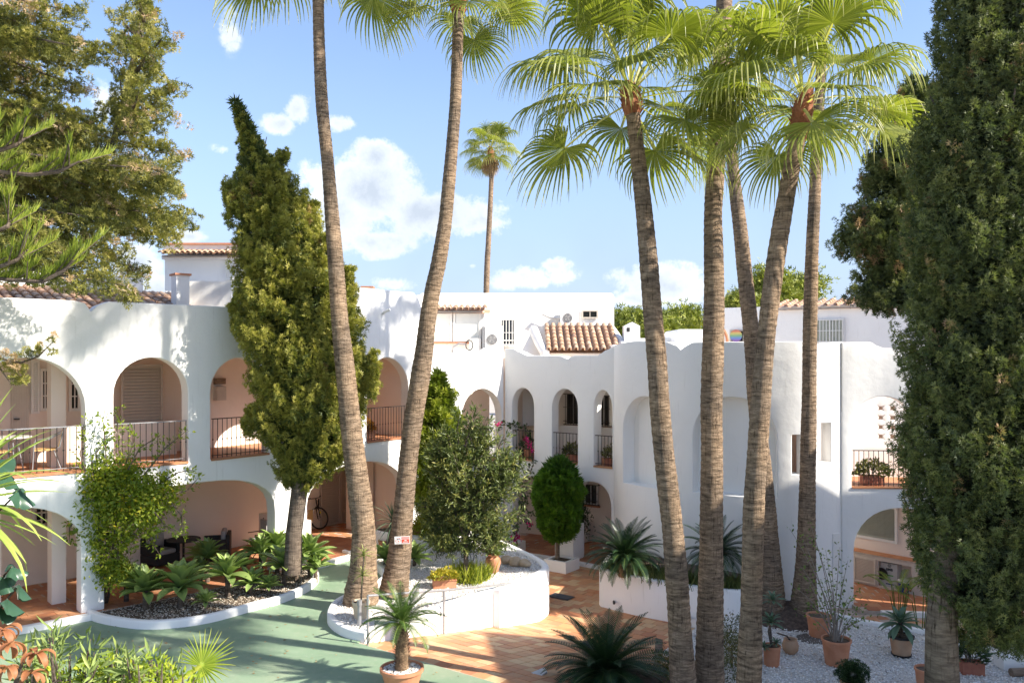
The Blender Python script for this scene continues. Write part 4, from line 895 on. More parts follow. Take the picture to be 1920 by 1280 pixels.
# ------------------------------------------------------------------ foliage
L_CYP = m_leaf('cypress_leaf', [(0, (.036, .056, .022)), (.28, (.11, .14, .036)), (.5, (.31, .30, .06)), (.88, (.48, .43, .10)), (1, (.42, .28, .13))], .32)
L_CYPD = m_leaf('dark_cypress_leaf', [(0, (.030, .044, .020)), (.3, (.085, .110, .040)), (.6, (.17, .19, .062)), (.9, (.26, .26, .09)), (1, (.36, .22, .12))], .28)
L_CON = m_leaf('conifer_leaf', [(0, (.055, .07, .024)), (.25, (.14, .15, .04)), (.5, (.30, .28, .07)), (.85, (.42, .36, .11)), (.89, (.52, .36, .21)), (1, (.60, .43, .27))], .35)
L_NEED = m_leaf('pine_needle', [(0, (.10, .15, .02)), (.5, (.24, .30, .035)), (1, (.40, .42, .06))], .35)
L_PALM = m_leaf('palm_leaf', [(0, (.10, .13, .026)), (.4, (.22, .25, .045)), (.75, (.40, .40, .11)), (1, (.66, .58, .30))], .45, .38, (1.05, 1.15, .40))
L_DRY = m_leaf('dry_frond', [(0, (.22, .13, .06)), (.6, (.38, .25, .13)), (1, (.5, .36, .2))], .2)
L_AGAVE = m_leaf('agave_leaf', [(0, (.09, .15, .055)), (.4, (.20, .29, .09)), (.7, (.34, .42, .12)), (1, (.56, .52, .13))], .2, .4)
L_AGAVEB = m_leaf('blue_agave_leaf', [(0, (.055, .10, .065)), (.6, (.12, .19, .11)), (1, (.2, .26, .13))], .08, .45)
L_CYC = m_leaf('cycad_leaf', [(0, (.012, .032, .016)), (.5, (.028, .062, .024)), (.85, (.075, .12, .03)), (1, (.24, .24, .05))], .12, .35)
L_OLE = m_leaf('oleander_leaf', [(0, (.04, .06, .022)), (.4, (.10, .135, .045)), (.75, (.23, .26, .085)), (1, (.42, .38, .10))], .3, .38)
L_BUSH = m_leaf('bright_bush_leaf', [(0, (.03, .07, .010)), (.45, (.085, .18, .015)), (1, (.18, .33, .025))], .32)
L_THU = m_leaf('thuja_leaf', [(0, (.09, .13, .018)), (.4, (.22, .27, .03)), (1, (.44, .44, .05))], .35)
L_CREEP = m_leaf('creeper_leaf', [(0, (.06, .11, .014)), (.4, (.17, .24, .025)), (.75, (.33, .38, .04)), (.97, (.48, .45, .05)), (1, (.65, .45, .03))], .42, .42)
L_FIC = m_leaf('ficus_leaf', [(0, (.06, .10, .02)), (1, (.20, .27, .06))], .3)
L_DK = m_leaf('dark_leaf', [(0, (.015, .035, .015)), (.6, (.035, .07, .025)), (1, (.08, .12, .04))], .12, .35)
L_YEL = m_leaf('succulent_leaf', [(0, (.16, .20, .02)), (.5, (.40, .36, .03)), (1, (.62, .42, .04))], .2)
L_ORG = m_leaf('orange_leaf', [(0, (.22, .12, .02)), (.6, (.5, .22, .03)), (1, (.6, .34, .05))], .2)
L_RED = m_leaf('copper_leaf', [(0, (.16, .07, .03)), (.4, (.34, .13, .06)), (.8, (.46, .24, .11)), (1, (.4, .35, .08))], .3)
L_PINK = m_leaf('bougainvillea_bract', [(0, (.45, .01, .12)), (1, (.75, .04, .28))], .3)
L_JADE = m_leaf('jade_leaf', [(0, (.07, .09, .03)), (.6, (.16, .17, .05)), (1, (.30, .24, .08))], .12, .4)
L_PINE = m_leaf('stone_pine_crown', [(0, (.09, .12, .02)), (.5, (.20, .23, .03)), (1, (.36, .36, .05))], .2)
L_GRASS = m_leaf('grass_blade', [(0, (.05, .08, .02)), (.6, (.12, .16, .04)), (1, (.22, .22, .07))], .25)
def T_(vs, fs): return np.array(vs, float), np.array(fs)
# leaf shapes, y along the stem
def t_sprig(n=5, spread=1.1, w=.16, seed=0):
    rs = np.random.RandomState(seed); V = [(0, 0, 0)]; F = []
    for i in range(n):
        a = (-.5+i/(n-1))*spread*2*.9+rs.uniform(-.12, .12); L = (.65+.35*math.cos(a))*rs.uniform(.8, 1.1); c, s = math.sin(a), math.cos(a); h = rs.uniform(-.3, .3)
        b = len(V); V += [(c*L*.30-s*w*.5, s*L*.30+c*w*.5, h*.3), (c*L*.30+s*w*.5, s*L*.30-c*w*.5, h*.3), (c*L, s*L, h)]; F += [(b, b+1, b+2)]
    return T_(V, F)
SPR = [t_sprig(3, .8, .26, k) for k in range(3)]
SPR_N = t_sprig(6, .55, .09, 5)
DIA = T_([(0, 0, 0), (.5, .42, .08), (0, 1, 0), (-.5, .42, .08), (0, .45, -.03)], [(0, 1, 4), (1, 2, 4), (2, 3, 4), (3, 0, 4)])
def t_needles(n=9, seed=1):
    rs = np.random.RandomState(seed); V = []; F = []
    for i in range(n):
        d = rs.normal(0, .42, 3)+np.array([0, 1, 0]); d /= np.linalg.norm(d); s = np.cross(d, rs.normal(0, 1, 3)); s /= np.linalg.norm(s); b = len(V)
        V += [tuple(-s*.02), tuple(s*.02), tuple(d*rs.uniform(.8, 1.1))]; F.append((b, b+1, b+2))
    return T_(V, F)
NEED = t_needles()
def cloud(P_, D_, S_, tmpl, tint, rs, roll=True, wid=1.0, up=None):
    """place one template at each point, y axis along D_"""
    n = len(P_); V, F = tmpl; y = D_/np.maximum(1e-6, np.linalg.norm(D_, axis=1, keepdims=True))
    r = rs.normal(0, 1, (n, 3)) if roll else np.tile(np.array([0, 0, 1.]), (n, 1))+rs.normal(0, .25, (n, 3))
    x = np.cross(y, r); x /= np.maximum(1e-6, np.linalg.norm(x, axis=1, keepdims=True)); z = np.cross(x, y)
    s = np.asarray(S_).reshape(-1, 1, 1)*np.ones((n, 1, 1))
    W = P_[:, None]+s*(V[None, :, 0:1]*wid*x[:, None]+V[None, :, 1:2]*y[:, None]+V[None, :, 2:3]*z[:, None])
    FF = F[None]+(np.arange(n)*len(V))[:, None, None]
    return W.reshape(-1, 3), FF.reshape(-1, F.shape[1]), np.repeat(tint, len(V))
def merge(parts):
    Vs, Fs, Ts, o = [], [], [], 0
    for v, f, t in parts: Vs.append(v); Fs.append(f+o); Ts.append(t); o += len(v)
    return np.concatenate(Vs), np.concatenate(Fs), np.concatenate(Ts)
def foliage(name, parts, mat, parent, **kw):
    V, F, T = merge(parts); return put(name, np_mesh(name, V, F, mat, T), parent, None, **kw)
def vnoise(Pn, sc, seed=0):
    """cheap smooth 3-d noise in 0..1 for arrays"""
    a = Pn*sc+seed*7.3; return .5+.5*(np.sin(a[:, 0]*1.7+np.sin(a[:, 1]*2.3+a[:, 2]))*np.cos(a[:, 1]*1.3-np.sin(a[:, 2]*1.9))*.6+np.sin(a[:, 2]*2.9+a[:, 0]*1.1)*.4)
def plumes(C, A, L, R, n, size, rs, mat_t=(0, 1), tmpl=None, brown=0, tipw=.6):
    """tufts: C base points, A axes, L lengths, R radii; n sprigs each"""
    m = len(C); A = A/np.linalg.norm(A, axis=1, keepdims=True); t = rs.uniform(0, 1, (m, n))**.8; ang = rs.normal(0, 1, (m, n, 3)); ang -= (ang*A[:, None]).sum(-1, keepdims=True)*A[:, None]; ang /= np.linalg.norm(ang, axis=-1, keepdims=True)
    rr = R[:, None]*(1-t*.75)*np.sqrt(rs.uniform(.1, 1, (m, n))); Pp = C[:, None]+A[:, None]*(t*L[:, None])[..., None]+ang*rr[..., None]
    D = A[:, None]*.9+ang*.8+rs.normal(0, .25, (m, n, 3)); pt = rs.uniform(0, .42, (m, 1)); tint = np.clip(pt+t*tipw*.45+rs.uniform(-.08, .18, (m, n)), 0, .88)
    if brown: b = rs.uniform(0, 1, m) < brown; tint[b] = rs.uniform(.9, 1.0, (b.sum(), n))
    Pp = Pp.reshape(-1, 3); D = D.reshape(-1, 3); tint = tint.ravel(); out = []; tm = tmpl or SPR; k = len(Pp)//len(tm)
    for i, tp_ in enumerate(tm):
        sl_ = slice(i*k, (i+1)*k if i < len(tm)-1 else None); S = rs.uniform(.7, 1.3, len(Pp[sl_]))*size; out.append(cloud(Pp[sl_], D[sl_], S, tp_, tint[sl_], rs))
    return out
def cypress(name, label, base, outline, mat, n_pl, n_sp, size, trunk, seed, depthf=.9, brown=.02, plume=(.24, .5), group=None, inset=.2, rag=.42, lobes=()):
    """outline: rows (py, pxl, pxr) seen from the court at distance base.y"""
    rs = np.random.RandomState(seed); Y = base[1]; T = thing(name, label, 'tree', base, 0, group)
    zs = np.array([CZ-(r[0]-HY)*Y/FP for r in outline]); cx = np.array([((r[1]+r[2])/2-CX)*Y/FP for r in outline]); hw = np.maximum(.05, np.array([(r[2]-r[1])/2*Y/FP for r in outline])-inset)
    o = np.argsort(zs); zs, cx, hw = zs[o], cx[o], hw[o]; zz = np.linspace(zs[0], zs[-1], 300); ww = np.interp(zz, zs, hw)+.12; cdf = np.cumsum(ww); cdf /= cdf[-1]
    z = np.interp(rs.uniform(0, 1, n_pl), cdf, zz); a = rs.uniform(0, 2*PI, n_pl)
    r = np.interp(z, zs, hw); c = np.interp(z, zs, cx)
    lump = (1.08-rag)+rag*vnoise(np.stack([np.cos(a)*1.3, np.sin(a)*1.3, z*1.0], 1), 2.0, seed); f = lump*rs.uniform(.72, 1.0, n_pl)
    C = np.stack([c+np.cos(a)*r*f, Y+np.sin(a)*r*f*depthf, z-.25], 1); A = np.stack([np.cos(a)*.55, np.sin(a)*.55, np.full(n_pl, 1.0)], 1)+rs.normal(0, .22, (n_pl, 3))
    L = rs.uniform(*plume, n_pl)*np.clip(.45+r*.6, .4, 1.15); keep = (C[:, 0]/C[:, 1] < .75); C, A, L = C[keep], A[keep], L[keep]
    for bx_, by_, tx_, ty_, rp in lobes:
        k = int(26+rp*2); t = rs.uniform(0, 1, k); a = rs.uniform(0, 2*PI, k); dy = rs.uniform(-.5, .3); p0 = np.array(PX(bx_, by_, Y+dy)); p1 = np.array(PX(tx_, ty_, Y+dy)); rr = rp*Y/FP*(1-t)**.7*rs.uniform(.5, 1, k)
        C = np.concatenate([C, p0+(p1-p0)*t[:, None]*.9+np.stack([np.cos(a)*rr, np.sin(a)*rr, -.1+0*a], 1)]); A = np.concatenate([A, np.stack([np.cos(a)*.4, np.sin(a)*.4, 1+0*a], 1)+rs.normal(0, .2, (k, 3))]); L = np.concatenate([L, rs.uniform(*plume, k)*(1-.5*t)])
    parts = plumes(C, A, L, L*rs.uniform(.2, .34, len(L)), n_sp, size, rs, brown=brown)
    # inner twigs, tinted dark so the crown's inner shade is in the colour
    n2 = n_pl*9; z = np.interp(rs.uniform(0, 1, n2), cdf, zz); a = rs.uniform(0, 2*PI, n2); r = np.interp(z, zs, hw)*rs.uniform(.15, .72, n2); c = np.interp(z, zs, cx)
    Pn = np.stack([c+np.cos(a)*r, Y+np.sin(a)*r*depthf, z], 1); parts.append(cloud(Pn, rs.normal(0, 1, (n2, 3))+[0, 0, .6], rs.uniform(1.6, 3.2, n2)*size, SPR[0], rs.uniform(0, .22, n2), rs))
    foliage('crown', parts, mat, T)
    mb = MB(); tr_px = trunk; pts = [PX(p[0], p[1], Y) for p in tr_px]; mb.tube(pts, [p[2]/2*Y/FP for p in tr_px], 14); P('trunk', mb, TREEB, T, smooth=True)
    mb = MB()
    for i in range(26):
        zc = rs.uniform(zs[0]+.3, zs[-1]-1.2); a = rs.uniform(0, 2*PI); r = np.interp(zc, zs, hw); c = np.interp(zc, zs, cx)
        p0 = Vector((c, Y, zc-.5)); p1 = Vector((c+math.cos(a)*r*.8, Y+math.sin(a)*r*.8*depthf, zc+.5)); mb.tube([p0, p0.lerp(p1, .5)+Vector((0, 0, -.1)), p1], [.035, .022, .008], 5)
    P('branches', mb, TREEB, T, kind='stuff'); return T
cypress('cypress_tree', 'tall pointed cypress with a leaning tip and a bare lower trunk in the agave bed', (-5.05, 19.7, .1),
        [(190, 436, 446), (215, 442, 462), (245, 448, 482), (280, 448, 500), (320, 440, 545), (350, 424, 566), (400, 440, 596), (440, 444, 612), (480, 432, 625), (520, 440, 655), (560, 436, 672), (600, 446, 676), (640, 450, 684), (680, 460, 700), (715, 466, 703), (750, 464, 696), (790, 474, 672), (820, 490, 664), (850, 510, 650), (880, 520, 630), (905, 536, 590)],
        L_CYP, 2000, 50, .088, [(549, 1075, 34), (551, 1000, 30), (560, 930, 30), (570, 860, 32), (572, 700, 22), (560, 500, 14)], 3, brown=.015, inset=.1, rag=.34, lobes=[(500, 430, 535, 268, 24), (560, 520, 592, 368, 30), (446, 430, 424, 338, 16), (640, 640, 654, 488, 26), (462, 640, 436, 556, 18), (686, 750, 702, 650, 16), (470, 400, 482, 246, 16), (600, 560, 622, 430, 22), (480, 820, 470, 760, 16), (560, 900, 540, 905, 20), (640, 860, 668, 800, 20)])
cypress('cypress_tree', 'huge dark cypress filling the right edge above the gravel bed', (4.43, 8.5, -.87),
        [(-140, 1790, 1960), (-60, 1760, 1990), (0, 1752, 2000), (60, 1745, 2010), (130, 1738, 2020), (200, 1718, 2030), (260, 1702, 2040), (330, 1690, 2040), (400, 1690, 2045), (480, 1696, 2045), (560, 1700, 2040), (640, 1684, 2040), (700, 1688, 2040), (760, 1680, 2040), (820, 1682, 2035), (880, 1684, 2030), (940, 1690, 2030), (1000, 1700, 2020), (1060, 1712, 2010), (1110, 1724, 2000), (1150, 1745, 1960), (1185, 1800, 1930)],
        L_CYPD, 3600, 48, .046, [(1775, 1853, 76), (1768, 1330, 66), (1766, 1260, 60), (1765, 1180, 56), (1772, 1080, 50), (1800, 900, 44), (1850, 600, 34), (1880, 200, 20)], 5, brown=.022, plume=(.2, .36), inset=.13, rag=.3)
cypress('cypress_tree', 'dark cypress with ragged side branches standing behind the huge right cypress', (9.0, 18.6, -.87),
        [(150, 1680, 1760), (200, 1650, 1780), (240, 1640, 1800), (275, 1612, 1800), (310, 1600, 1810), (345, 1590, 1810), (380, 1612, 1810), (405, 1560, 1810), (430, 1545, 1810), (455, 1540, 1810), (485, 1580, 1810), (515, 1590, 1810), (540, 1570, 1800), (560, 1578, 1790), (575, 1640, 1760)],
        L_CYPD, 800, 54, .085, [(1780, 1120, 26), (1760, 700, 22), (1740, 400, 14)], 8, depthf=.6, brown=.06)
# ------------------------------------------------------------------ branching conifer on the left
def conifer_left():
    rs = np.random.RandomState(21); T = thing('conifer_tree', 'large drooping conifer with brown cone clusters leaning in from the left', 'tree', (-12.6, 14.6, 0)); Y = 14.6
    tips = [(150, -40), (285, -25), (262, 5), (225, 30), (290, 40), (235, 75), (305, 70), (190, 95), (318, 155), (300, 185), (322, 213), (255, 215), (210, 200), (150, 160), (322, 290), (310, 320), (325, 345), (295, 345), (255, 300), (270, 370), (200, 330), (345, 412), (325, 425), (300, 440), (318, 400), (255, 430), (225, 470), (265, 505), (235, 535), (180, 505), (140, 470), (100, 520), (60, 480),
            (120, 60), (80, 20), (60, 90), (30, 40), (10, 150), (60, 180), (110, 230), (40, 260), (90, 330), (30, 380), (150, 290), (130, 400), (60, 430), (20, 500), (170, 240), (190, 290), (90, 130), (20, 90), (140, 20), (200, 410), (170, 350), (0, 300), (100, 290), (0, 440), (50, 330), (-40, 200), (-40, 60), (-50, 400), (118, 90), (150, 110), (245, 395), (212, 360), (20, 20), (50, 70), (100, 100), (40, 130), (90, 180), (30, 210), (130, 210), (60, 300), (120, 340), (140, 260), (30, 340), (80, 450), (110, 470), (0, 230), (240, 60), (250, 120), (260, 170), (235, 200), (275, 100), (290, 130), (270, 30), (225, 150), (180, 220), (160, 440)]
    mb = MB(); C, A, L = [], [], []
    for px, py in tips:
        dy = rs.uniform(-1.6, 1.6); tip = PX(px, py, Y+dy); root = Vector((-11.4+rs.uniform(-.5, .5), Y+dy*.3, tip.z+rs.uniform(.3, 1.4)+.12*(tip.x+11)))
        if px >= 205 and py <= 232: root = PX(215+60*(260-py)/290, min(260, py+34), Y+dy*.4)
        mid = root.lerp(tip, .55)+Vector((0, 0, rs.uniform(-.35, .1))); le = (tip-root).length; n = max(6, int(le/.11)); pts = []
        for k in range(n+1):
            t = k/n; p = root*(1-t)**2+mid*2*t*(1-t)+tip*t*t; pts.append(p)
        mb.tube(pts, [.05*(1-k/n)+.008 for k in range(n+1)], 5, False)
        for k in range(1, n+1):
            if pts[k].x < -14.2 and k < n*.3: continue
            d = (pts[k]-pts[k-1]).normalized(); t = k/n
            for q in range(2 if t < .9 else 3):
                side = Vector(rs.normal(0, 1, 3)); side -= d*side.dot(d); side.normalize(); r_ = rs.uniform(.05, .34)*(1.15-t*.75)
                C.append(pts[k]+side*r_*.5+Vector((0, 0, -abs(rs.normal(0, .05))))); A.append(d*1.0+side*.7+Vector((0, 0, rs.uniform(-.5, .35)))); L.append(rs.uniform(.16, .34))
    C, A, L = np.array(C), np.array(A), np.array(L); br = vnoise(C, 2.2, 4) > .80; parts = plumes(C[~br], A[~br], L[~br], L[~br]*.40, 38, .072, rs, brown=.03)+plumes(C[br], A[br]*[1, 1, .3]-[0, 0, .4], L[br], L[br]*.4, 24, .06, rs, brown=.85); k_ = rs.randint(0, len(C), 9000); parts.append(cloud(C[k_]+rs.normal(0, .08, (9000, 3)), rs.normal(0, 1, (9000, 3)), rs.uniform(.08, .15, 9000), SPR[0], rs.uniform(0, .3, 9000), rs)); foliage('crown', parts, L_CON, T)
    P('branches', mb, TREEB, T, kind='stuff'); q = MB(); q.tube([(-11.9, Y+.4, -.1), (-11.7, Y+.2, 5), (-11.4, Y, 11), (-11.2, Y, 14)], [.34, .3, .2, .08], 12); q.tube([PX(60, 420, Y), PX(160, 330, Y), PX(215, 260, Y), PX(250, 110, Y), PX(276, -30, Y)], [.09, .07, .06, .035, .012], 7); P('trunk', q, TREEB, T, smooth=True); return T
conifer_left()
def spray(name, label, stem, mat, seed, size, r=.22, n=26, brown=0, cat='branch', tmpl=None, every=.06, trunk=None, group=None):
    """a thing made of one or more leafy branches: stem is a list of polylines"""
    rs = np.random.RandomState(seed); T = thing(name, label, cat, tuple(stem[0][0]), 0, group); mb = MB(); C, A, L = [], [], []
    for pl in stem:
        pth = [Vector(p) for p in pl]; mb.tube(pth, [.016]*(len(pth)-1)+[.004], 5)
        for a, b in zip(pth, pth[1:]):
            m = max(1, int((b-a).length/every))
            for k in range(m):
                d = (b-a).normalized(); s = Vector(rs.normal(0, 1, 3)); s -= d*s.dot(d); s.normalize(); C.append(a.lerp(b, (k+rs.uniform())/m)+s*r*.15); A.append(d*.8+s*.8); L.append(r*rs.uniform(.6, 1.1))
    C, A, L = np.array(C), np.array(A), np.array(L); foliage('leaves', plumes(C, A, L, L*.4, n, size, rs, brown=brown, tmpl=tmpl), mat, T); P('stems', mb, TREEB, T, kind='stuff'); return T
Yb = 12.6
spray('conifer_branch', 'low conifer branch with brown cones hanging in front of the left arcade', [[PX(-120, 640, Yb), PX(-20, 668, Yb), PX(40, 680, Yb), PX(72, 668, Yb), PX(100, 640, Yb)], [PX(-60, 650, Yb), PX(0, 690, Yb), PX(18, 716, Yb)], [PX(20, 676, Yb+.2), PX(48, 700, Yb)]], L_CON, 31, .06, .2, 40, .28)
# upswept needle branches close to the camera
def needle_branch(label, pts, Y, seed, L=.27):
    rs = np.random.RandomState(seed); T = thing('pine_branch', label, 'branch', tuple(PX(*pts[0], Y))); mb = MB(); P_, D_ = [], []
    main = [PX(x, y, Y) for x, y in pts]; mb.tube(main, [.022]*(len(main)-1)+[.008], 6); subs = [main]
    for a, b in zip(main, main[1:]):
        for k in range(3):
            p = a.lerp(b, (k+.5)/3); d = (b-a).normalized(); e = p+d*.18+Vector((rs.uniform(-.06, .12), rs.uniform(-.3, .3), rs.uniform(.04, .2))); mb.tube([p, e], [.009, .004], 4); subs.append([p, e])
    for pl in subs:
        for a, b in zip(pl, pl[1:]):
            m = int((b-a).length*260); d = np.array((b-a).normalized())
            for k in range(m): P_.append(a.lerp(b, k/m)); v = d*.75+np.array([0, 0, 1.0])+rs.normal(0, .3, 3); D_.append(v)
    P_, D_ = np.array(P_), np.array(D_); n = len(P_); tm = T_([(-.014, 0, 0), (.014, 0, 0), (.009, .6, 0), (0, 1, .04), (-.009, .6, 0)], [(0, 1, 2), (0, 2, 4), (4, 2, 3)])
    foliage('needles', [cloud(P_, D_, rs.uniform(.6, 1.0, n)*L*.62, tm, np.clip(rs.uniform(0, .9, n), 0, 1), rs, wid=2.0)], L_NEED, T); P('stems', mb, TREEB, T, kind='stuff')
needle_branch('bright needle branch reaching in at the left edge, upper one', [(-90, 330), (0, 322), (60, 328), (110, 322), (150, 302)], 8.5, 41)
needle_branch('bright needle tuft at the left edge above the upper branch', [(-90, 270), (-20, 288), (30, 272), (50, 258)], 8.2, 42)
needle_branch('bright needle branch reaching over the roof tiles, lowest one', [(-90, 512), (20, 525), (80, 528), (118, 508), (138, 488)], 8.5, 43)
needle_branch('bright needle tuft at the left edge above the lowest branch', [(-90, 470), (0, 500), (30, 488), (52, 468)], 8.3, 44)
needle_branch('bright needle tuft at the left edge at mid height', [(-80, 430), (-20, 440), (14, 425), (22, 405)], 8.3, 45)
# ------------------------------------------------------------------ palms
FV = {}
def fan_mesh(elev, seed, R=.95, pet=1.25, nseg=44, mat=None, droop=1.0, wind=(-.25, 0), young=0):
    """one Washingtonia frond built upright in its own azimuth (+x), gravity along -z"""
    rs = np.random.RandomState(seed); V, F, T = [], [], []
    def addq(a, b, c, d, t): n = len(V); V.extend([a, b, c, d]); F.append((n, n+1, n+2)); F.append((n, n+2, n+3)); T.extend([t]*4)
    e0 = elev; p = np.array([0., 0, 0]); path = [p.copy()]; d = np.array([math.cos(e0), 0, math.sin(e0)]); n = 8
    for k in range(n): d = d+np.array([0, 0, -.055*droop*(1 if elev < 1.2 else .3)]); d /= np.linalg.norm(d); p = p+d*pet/n; path.append(p.copy())
    w = .022
    for a, b in zip(path, path[1:]):
        s = np.array([0, w, 0]); u = np.array([-d[2], 0, d[0]])*.012; addq(a-s, a+u, b+u, b-s, .85); addq(a+u, a+s, b+s, b+u, .85)
    hub = path[-1]; d = d/np.linalg.norm(d); side = np.array([0, 1., 0]); upv = np.cross(d, side); upv = upv*np.sign(upv[2] or 1)
    for i in range(nseg):
        a = (-1+2*i/(nseg-1))*2.35; L = R*(.72+.33*math.cos(a*.62))*rs.uniform(.93, 1.05); q = hub.copy(); dd = d*math.cos(a)+side*math.sin(a)+upv*(.16*abs(math.sin(a)))
        dd /= np.linalg.norm(dd); ns = 8; pw = 2*L*2.35/nseg*.55; pts = [q.copy()]; drp = (.055 if young else .15)*droop*rs.uniform(.7, 1.5); wx = np.array([rs.normal(0, .02), rs.normal(0, .02), 0])
        for k in range(ns):
            t = (k+1)/ns; dd = dd+np.array([0, 0, -drp*(t**2.0)*(1.7 if t < .45 else 7.5)])+wx*t; dd /= np.linalg.norm(dd); q = q+dd*L/ns*1.22; pts.append(q.copy())
        tv = rs.uniform(.12, .55); 
        for k in range(ns):
            t0, t1 = k/ns, (k+1)/ns
            def wd(t): return pw*(min(1, t/.42)) if t < .42 else pw*max(.03, (1-(t-.42)/.58))**.8*.8
            dr = pts[k+1]-pts[k]; dr /= np.linalg.norm(dr); s = np.cross(dr, upv); s /= max(1e-6, np.linalg.norm(s)); nn = np.cross(s, dr)
            fold = .35 if t0 < .45 else .6; a0, a1 = wd(t0)*.5, wd(t1)*.5; c0, c1 = pts[k]+nn*a0*fold, pts[k+1]+nn*a1*fold; tt = tv+(.35*t1**3 if t1 > .6 else 0)+rs.uniform(-.03, .03)
            addq(pts[k]-s*a0, c0, c1, pts[k+1]-s*a1, tt); addq(c0, pts[k]+s*a0, pts[k+1]+s*a1, c1, tt)
    return np_mesh('frond', np.array(V), np.array(F), mat or L_PALM, np.clip(np.array(T), 0, 1))
ELS = [1.4, 1.15, .9, .65, .4, .1, -.3]
for e in range(len(ELS)):
    for k in range(2): FV[(e, k)] = fan_mesh(ELS[e], e*5+k, droop=1.0 if e < 5 else .7, nseg=42)
DRYF = fan_mesh(-1.15, 77, R=.8, pet=.5, nseg=22, mat=L_DRY, droop=1.6)
def palm(label, Y, pts, crown=None, scale=1.0, seed=0, n=26, boot=0, dry=0, wind=0.0, group='tall fan palms of the court', lo=0, flare=None, azs=None):
    """pts: trunk samples (px, py, width px) from the base up; all at distance Y"""
    rs = np.random.RandomState(seed); b = pts[0]; base = PX(b[0], b[1], Y); T = thing('palm_tree', label, 'palm tree', tuple(base), 0, group)
    P3 = [PX(p[0], p[1], Y) for p in pts]; Rr = [p[2]/2*Y/FP*(.9 if p[2] > 15 else 1) for p in pts]; q = []; rr = []
    for i in range(len(P3)-1):                       # smooth resample
        p0, p1, p2, p3 = P3[max(i-1, 0)], P3[i], P3[i+1], P3[min(i+2, len(P3)-1)]; m = max(2, int((p2-p1).length/.055))
        for k in range(m):
            t = k/m; v = .5*((2*p1)+(p2-p0)*t+(2*p0-5*p1+4*p2-p3)*t*t+(3*p1-p0-3*p2+p3)*t**3); q.append(v)
            r = Rr[i]+(Rr[i+1]-Rr[i])*t; rr.append(r*(1+.026*math.sin(len(q)*2.4+rs.uniform(-.6, .6))+rs.uniform(-.012, .012)+.05*(noise.noise(v*1.3))))
    q.append(P3[-1]); rr.append(Rr[-1]); mb = MB(); mb.tube(q, rr, 22); tr_ = P('trunk', mb, PALMB, T, smooth=True, )
    top = P3[-1]
    if boot:
        mb = MB(); k0 = top+Vector((0, 0, -boot)); d = (P3[-1]-P3[-2]).normalized(); r = Rr[-1]
        mb.tube([top-d*boot, top-d*boot*.5, top, top+d*.35*scale], [r*1.05, r*1.22, r*1.35, r*.7], 14); P('leaf_base_fibre', mb, BOOT, T, smooth=True)
        mb = MB()
        for k in range(46):
            a = k*2.4; t = k/46; c = top-d*boot*(1-t)+d*.2*t; r2 = r*1.1; o_ = Vector((math.cos(a), math.sin(a), 0)); s = Vector((-o_.y, o_.x, 0)); h = .13*scale
            mb.add([c+o_*r2*.9-s*.05*scale, c+o_*r2*.9+s*.05*scale, c+o_*(r2+.07*scale)+Vector((0, 0, h)), c+o_*r2*1.0+Vector((0, 0, h*.6))], [(0, 1, 2), (0, 2, 3), (1, 3, 2)])
        P('old_leaf_stubs', mb, BOOT, T, kind='stuff')
    if n:
        cr = thing('crown', None, None); WM[cr.name] = Matrix.Translation(top); cr.parent = T; cr.matrix_basis = WM[T.name].inverted() @ Matrix.Translation(top)
        for k in range(n):
            f = (k+.5)/n; e = min(len(ELS)-1, int((f**.85)*len(ELS)*.999)); a = k*2.39996+seed+rs.uniform(-.25, .25)
            if azs: a = azs[k % len(azs)]+rs.uniform(-.3, .3)
            a += wind*math.sin(a)*.6
            s = scale*rs.uniform(.88, 1.1)*(.8 if e == 0 else 1)
            put('frond', FV[(e, k % 2)], cr, Matrix.Translation(top+Vector((0, 0, .22*scale*(1-f)))) @ Matrix.Rotation(a, 4, 'Z') @ Matrix.Rotation(rs.uniform(-.35, .35), 4, 'X') @ Matrix.Scale(s, 4))
        for k in range(dry): put('dry_frond', DRYF, cr, Matrix.Translation(top-Vector((0, 0, .2))) @ Matrix.Rotation(k*1.9+2.6, 4, 'Z') @ Matrix.Scale(scale, 4))
    return T
palm('bare palm trunk rising left of the sign palm from the pebble bed', 18.4, [(676, 1132, 78), (678, 1105, 70), (681, 1070, 56), (682, 1000, 49), (676, 940, 48), (668, 880, 46), (658, 800, 44), (648, 700, 41), (637, 600, 35), (630, 500, 33), (622, 400, 29), (614, 300, 26), (604, 200, 26), (599, 100, 24), (597, 20, 24), (596, -100, 25)], scale=1.25, seed=1, n=15, boot=.5, lo=1)
palm('leaning palm trunk that carries the small red and white sign', 18.9, [(738, 1112, 64), (742, 1085, 56), (749, 1040, 49), (754, 980, 44), (760, 920, 41), (767, 850, 40), (776, 780, 40), (786, 720, 41), (795, 660, 38), (802, 600, 35), (812, 540, 33), (823, 490, 32), (834, 420, 29), (841, 350, 27), (848, 270, 25), (854, 190, 24), (857, 110, 23), (859, 40, 24), (860, 0, 26)], scale=1.0, seed=2, n=20, boot=.3)
palm('tall distant palm with brown hanging fronds above the penthouse', 60, [(905, 900, 18), (912, 545, 11), (916, 450, 10), (920, 370, 9), (922, 310, 9), (920, 285, 10)], scale=1.12, seed=12, n=26, boot=.9, dry=7, group='palms')
palm('palm with the lowest full crown, left of the thickest trunk', 13.8, [(1288, 1420, 62), (1281, 1280, 55), (1276, 1200, 49), (1270, 1100, 46), (1262, 1000, 44), (1253, 920, 43), (1244, 840, 42), (1237, 760, 42), (1232, 680, 41), (1224, 590, 40), (1217, 500, 38), (1208, 400, 35), (1198, 310, 32), (1188, 225, 29), (1183, 195, 30)], scale=1.08, seed=4, n=26, boot=.18)
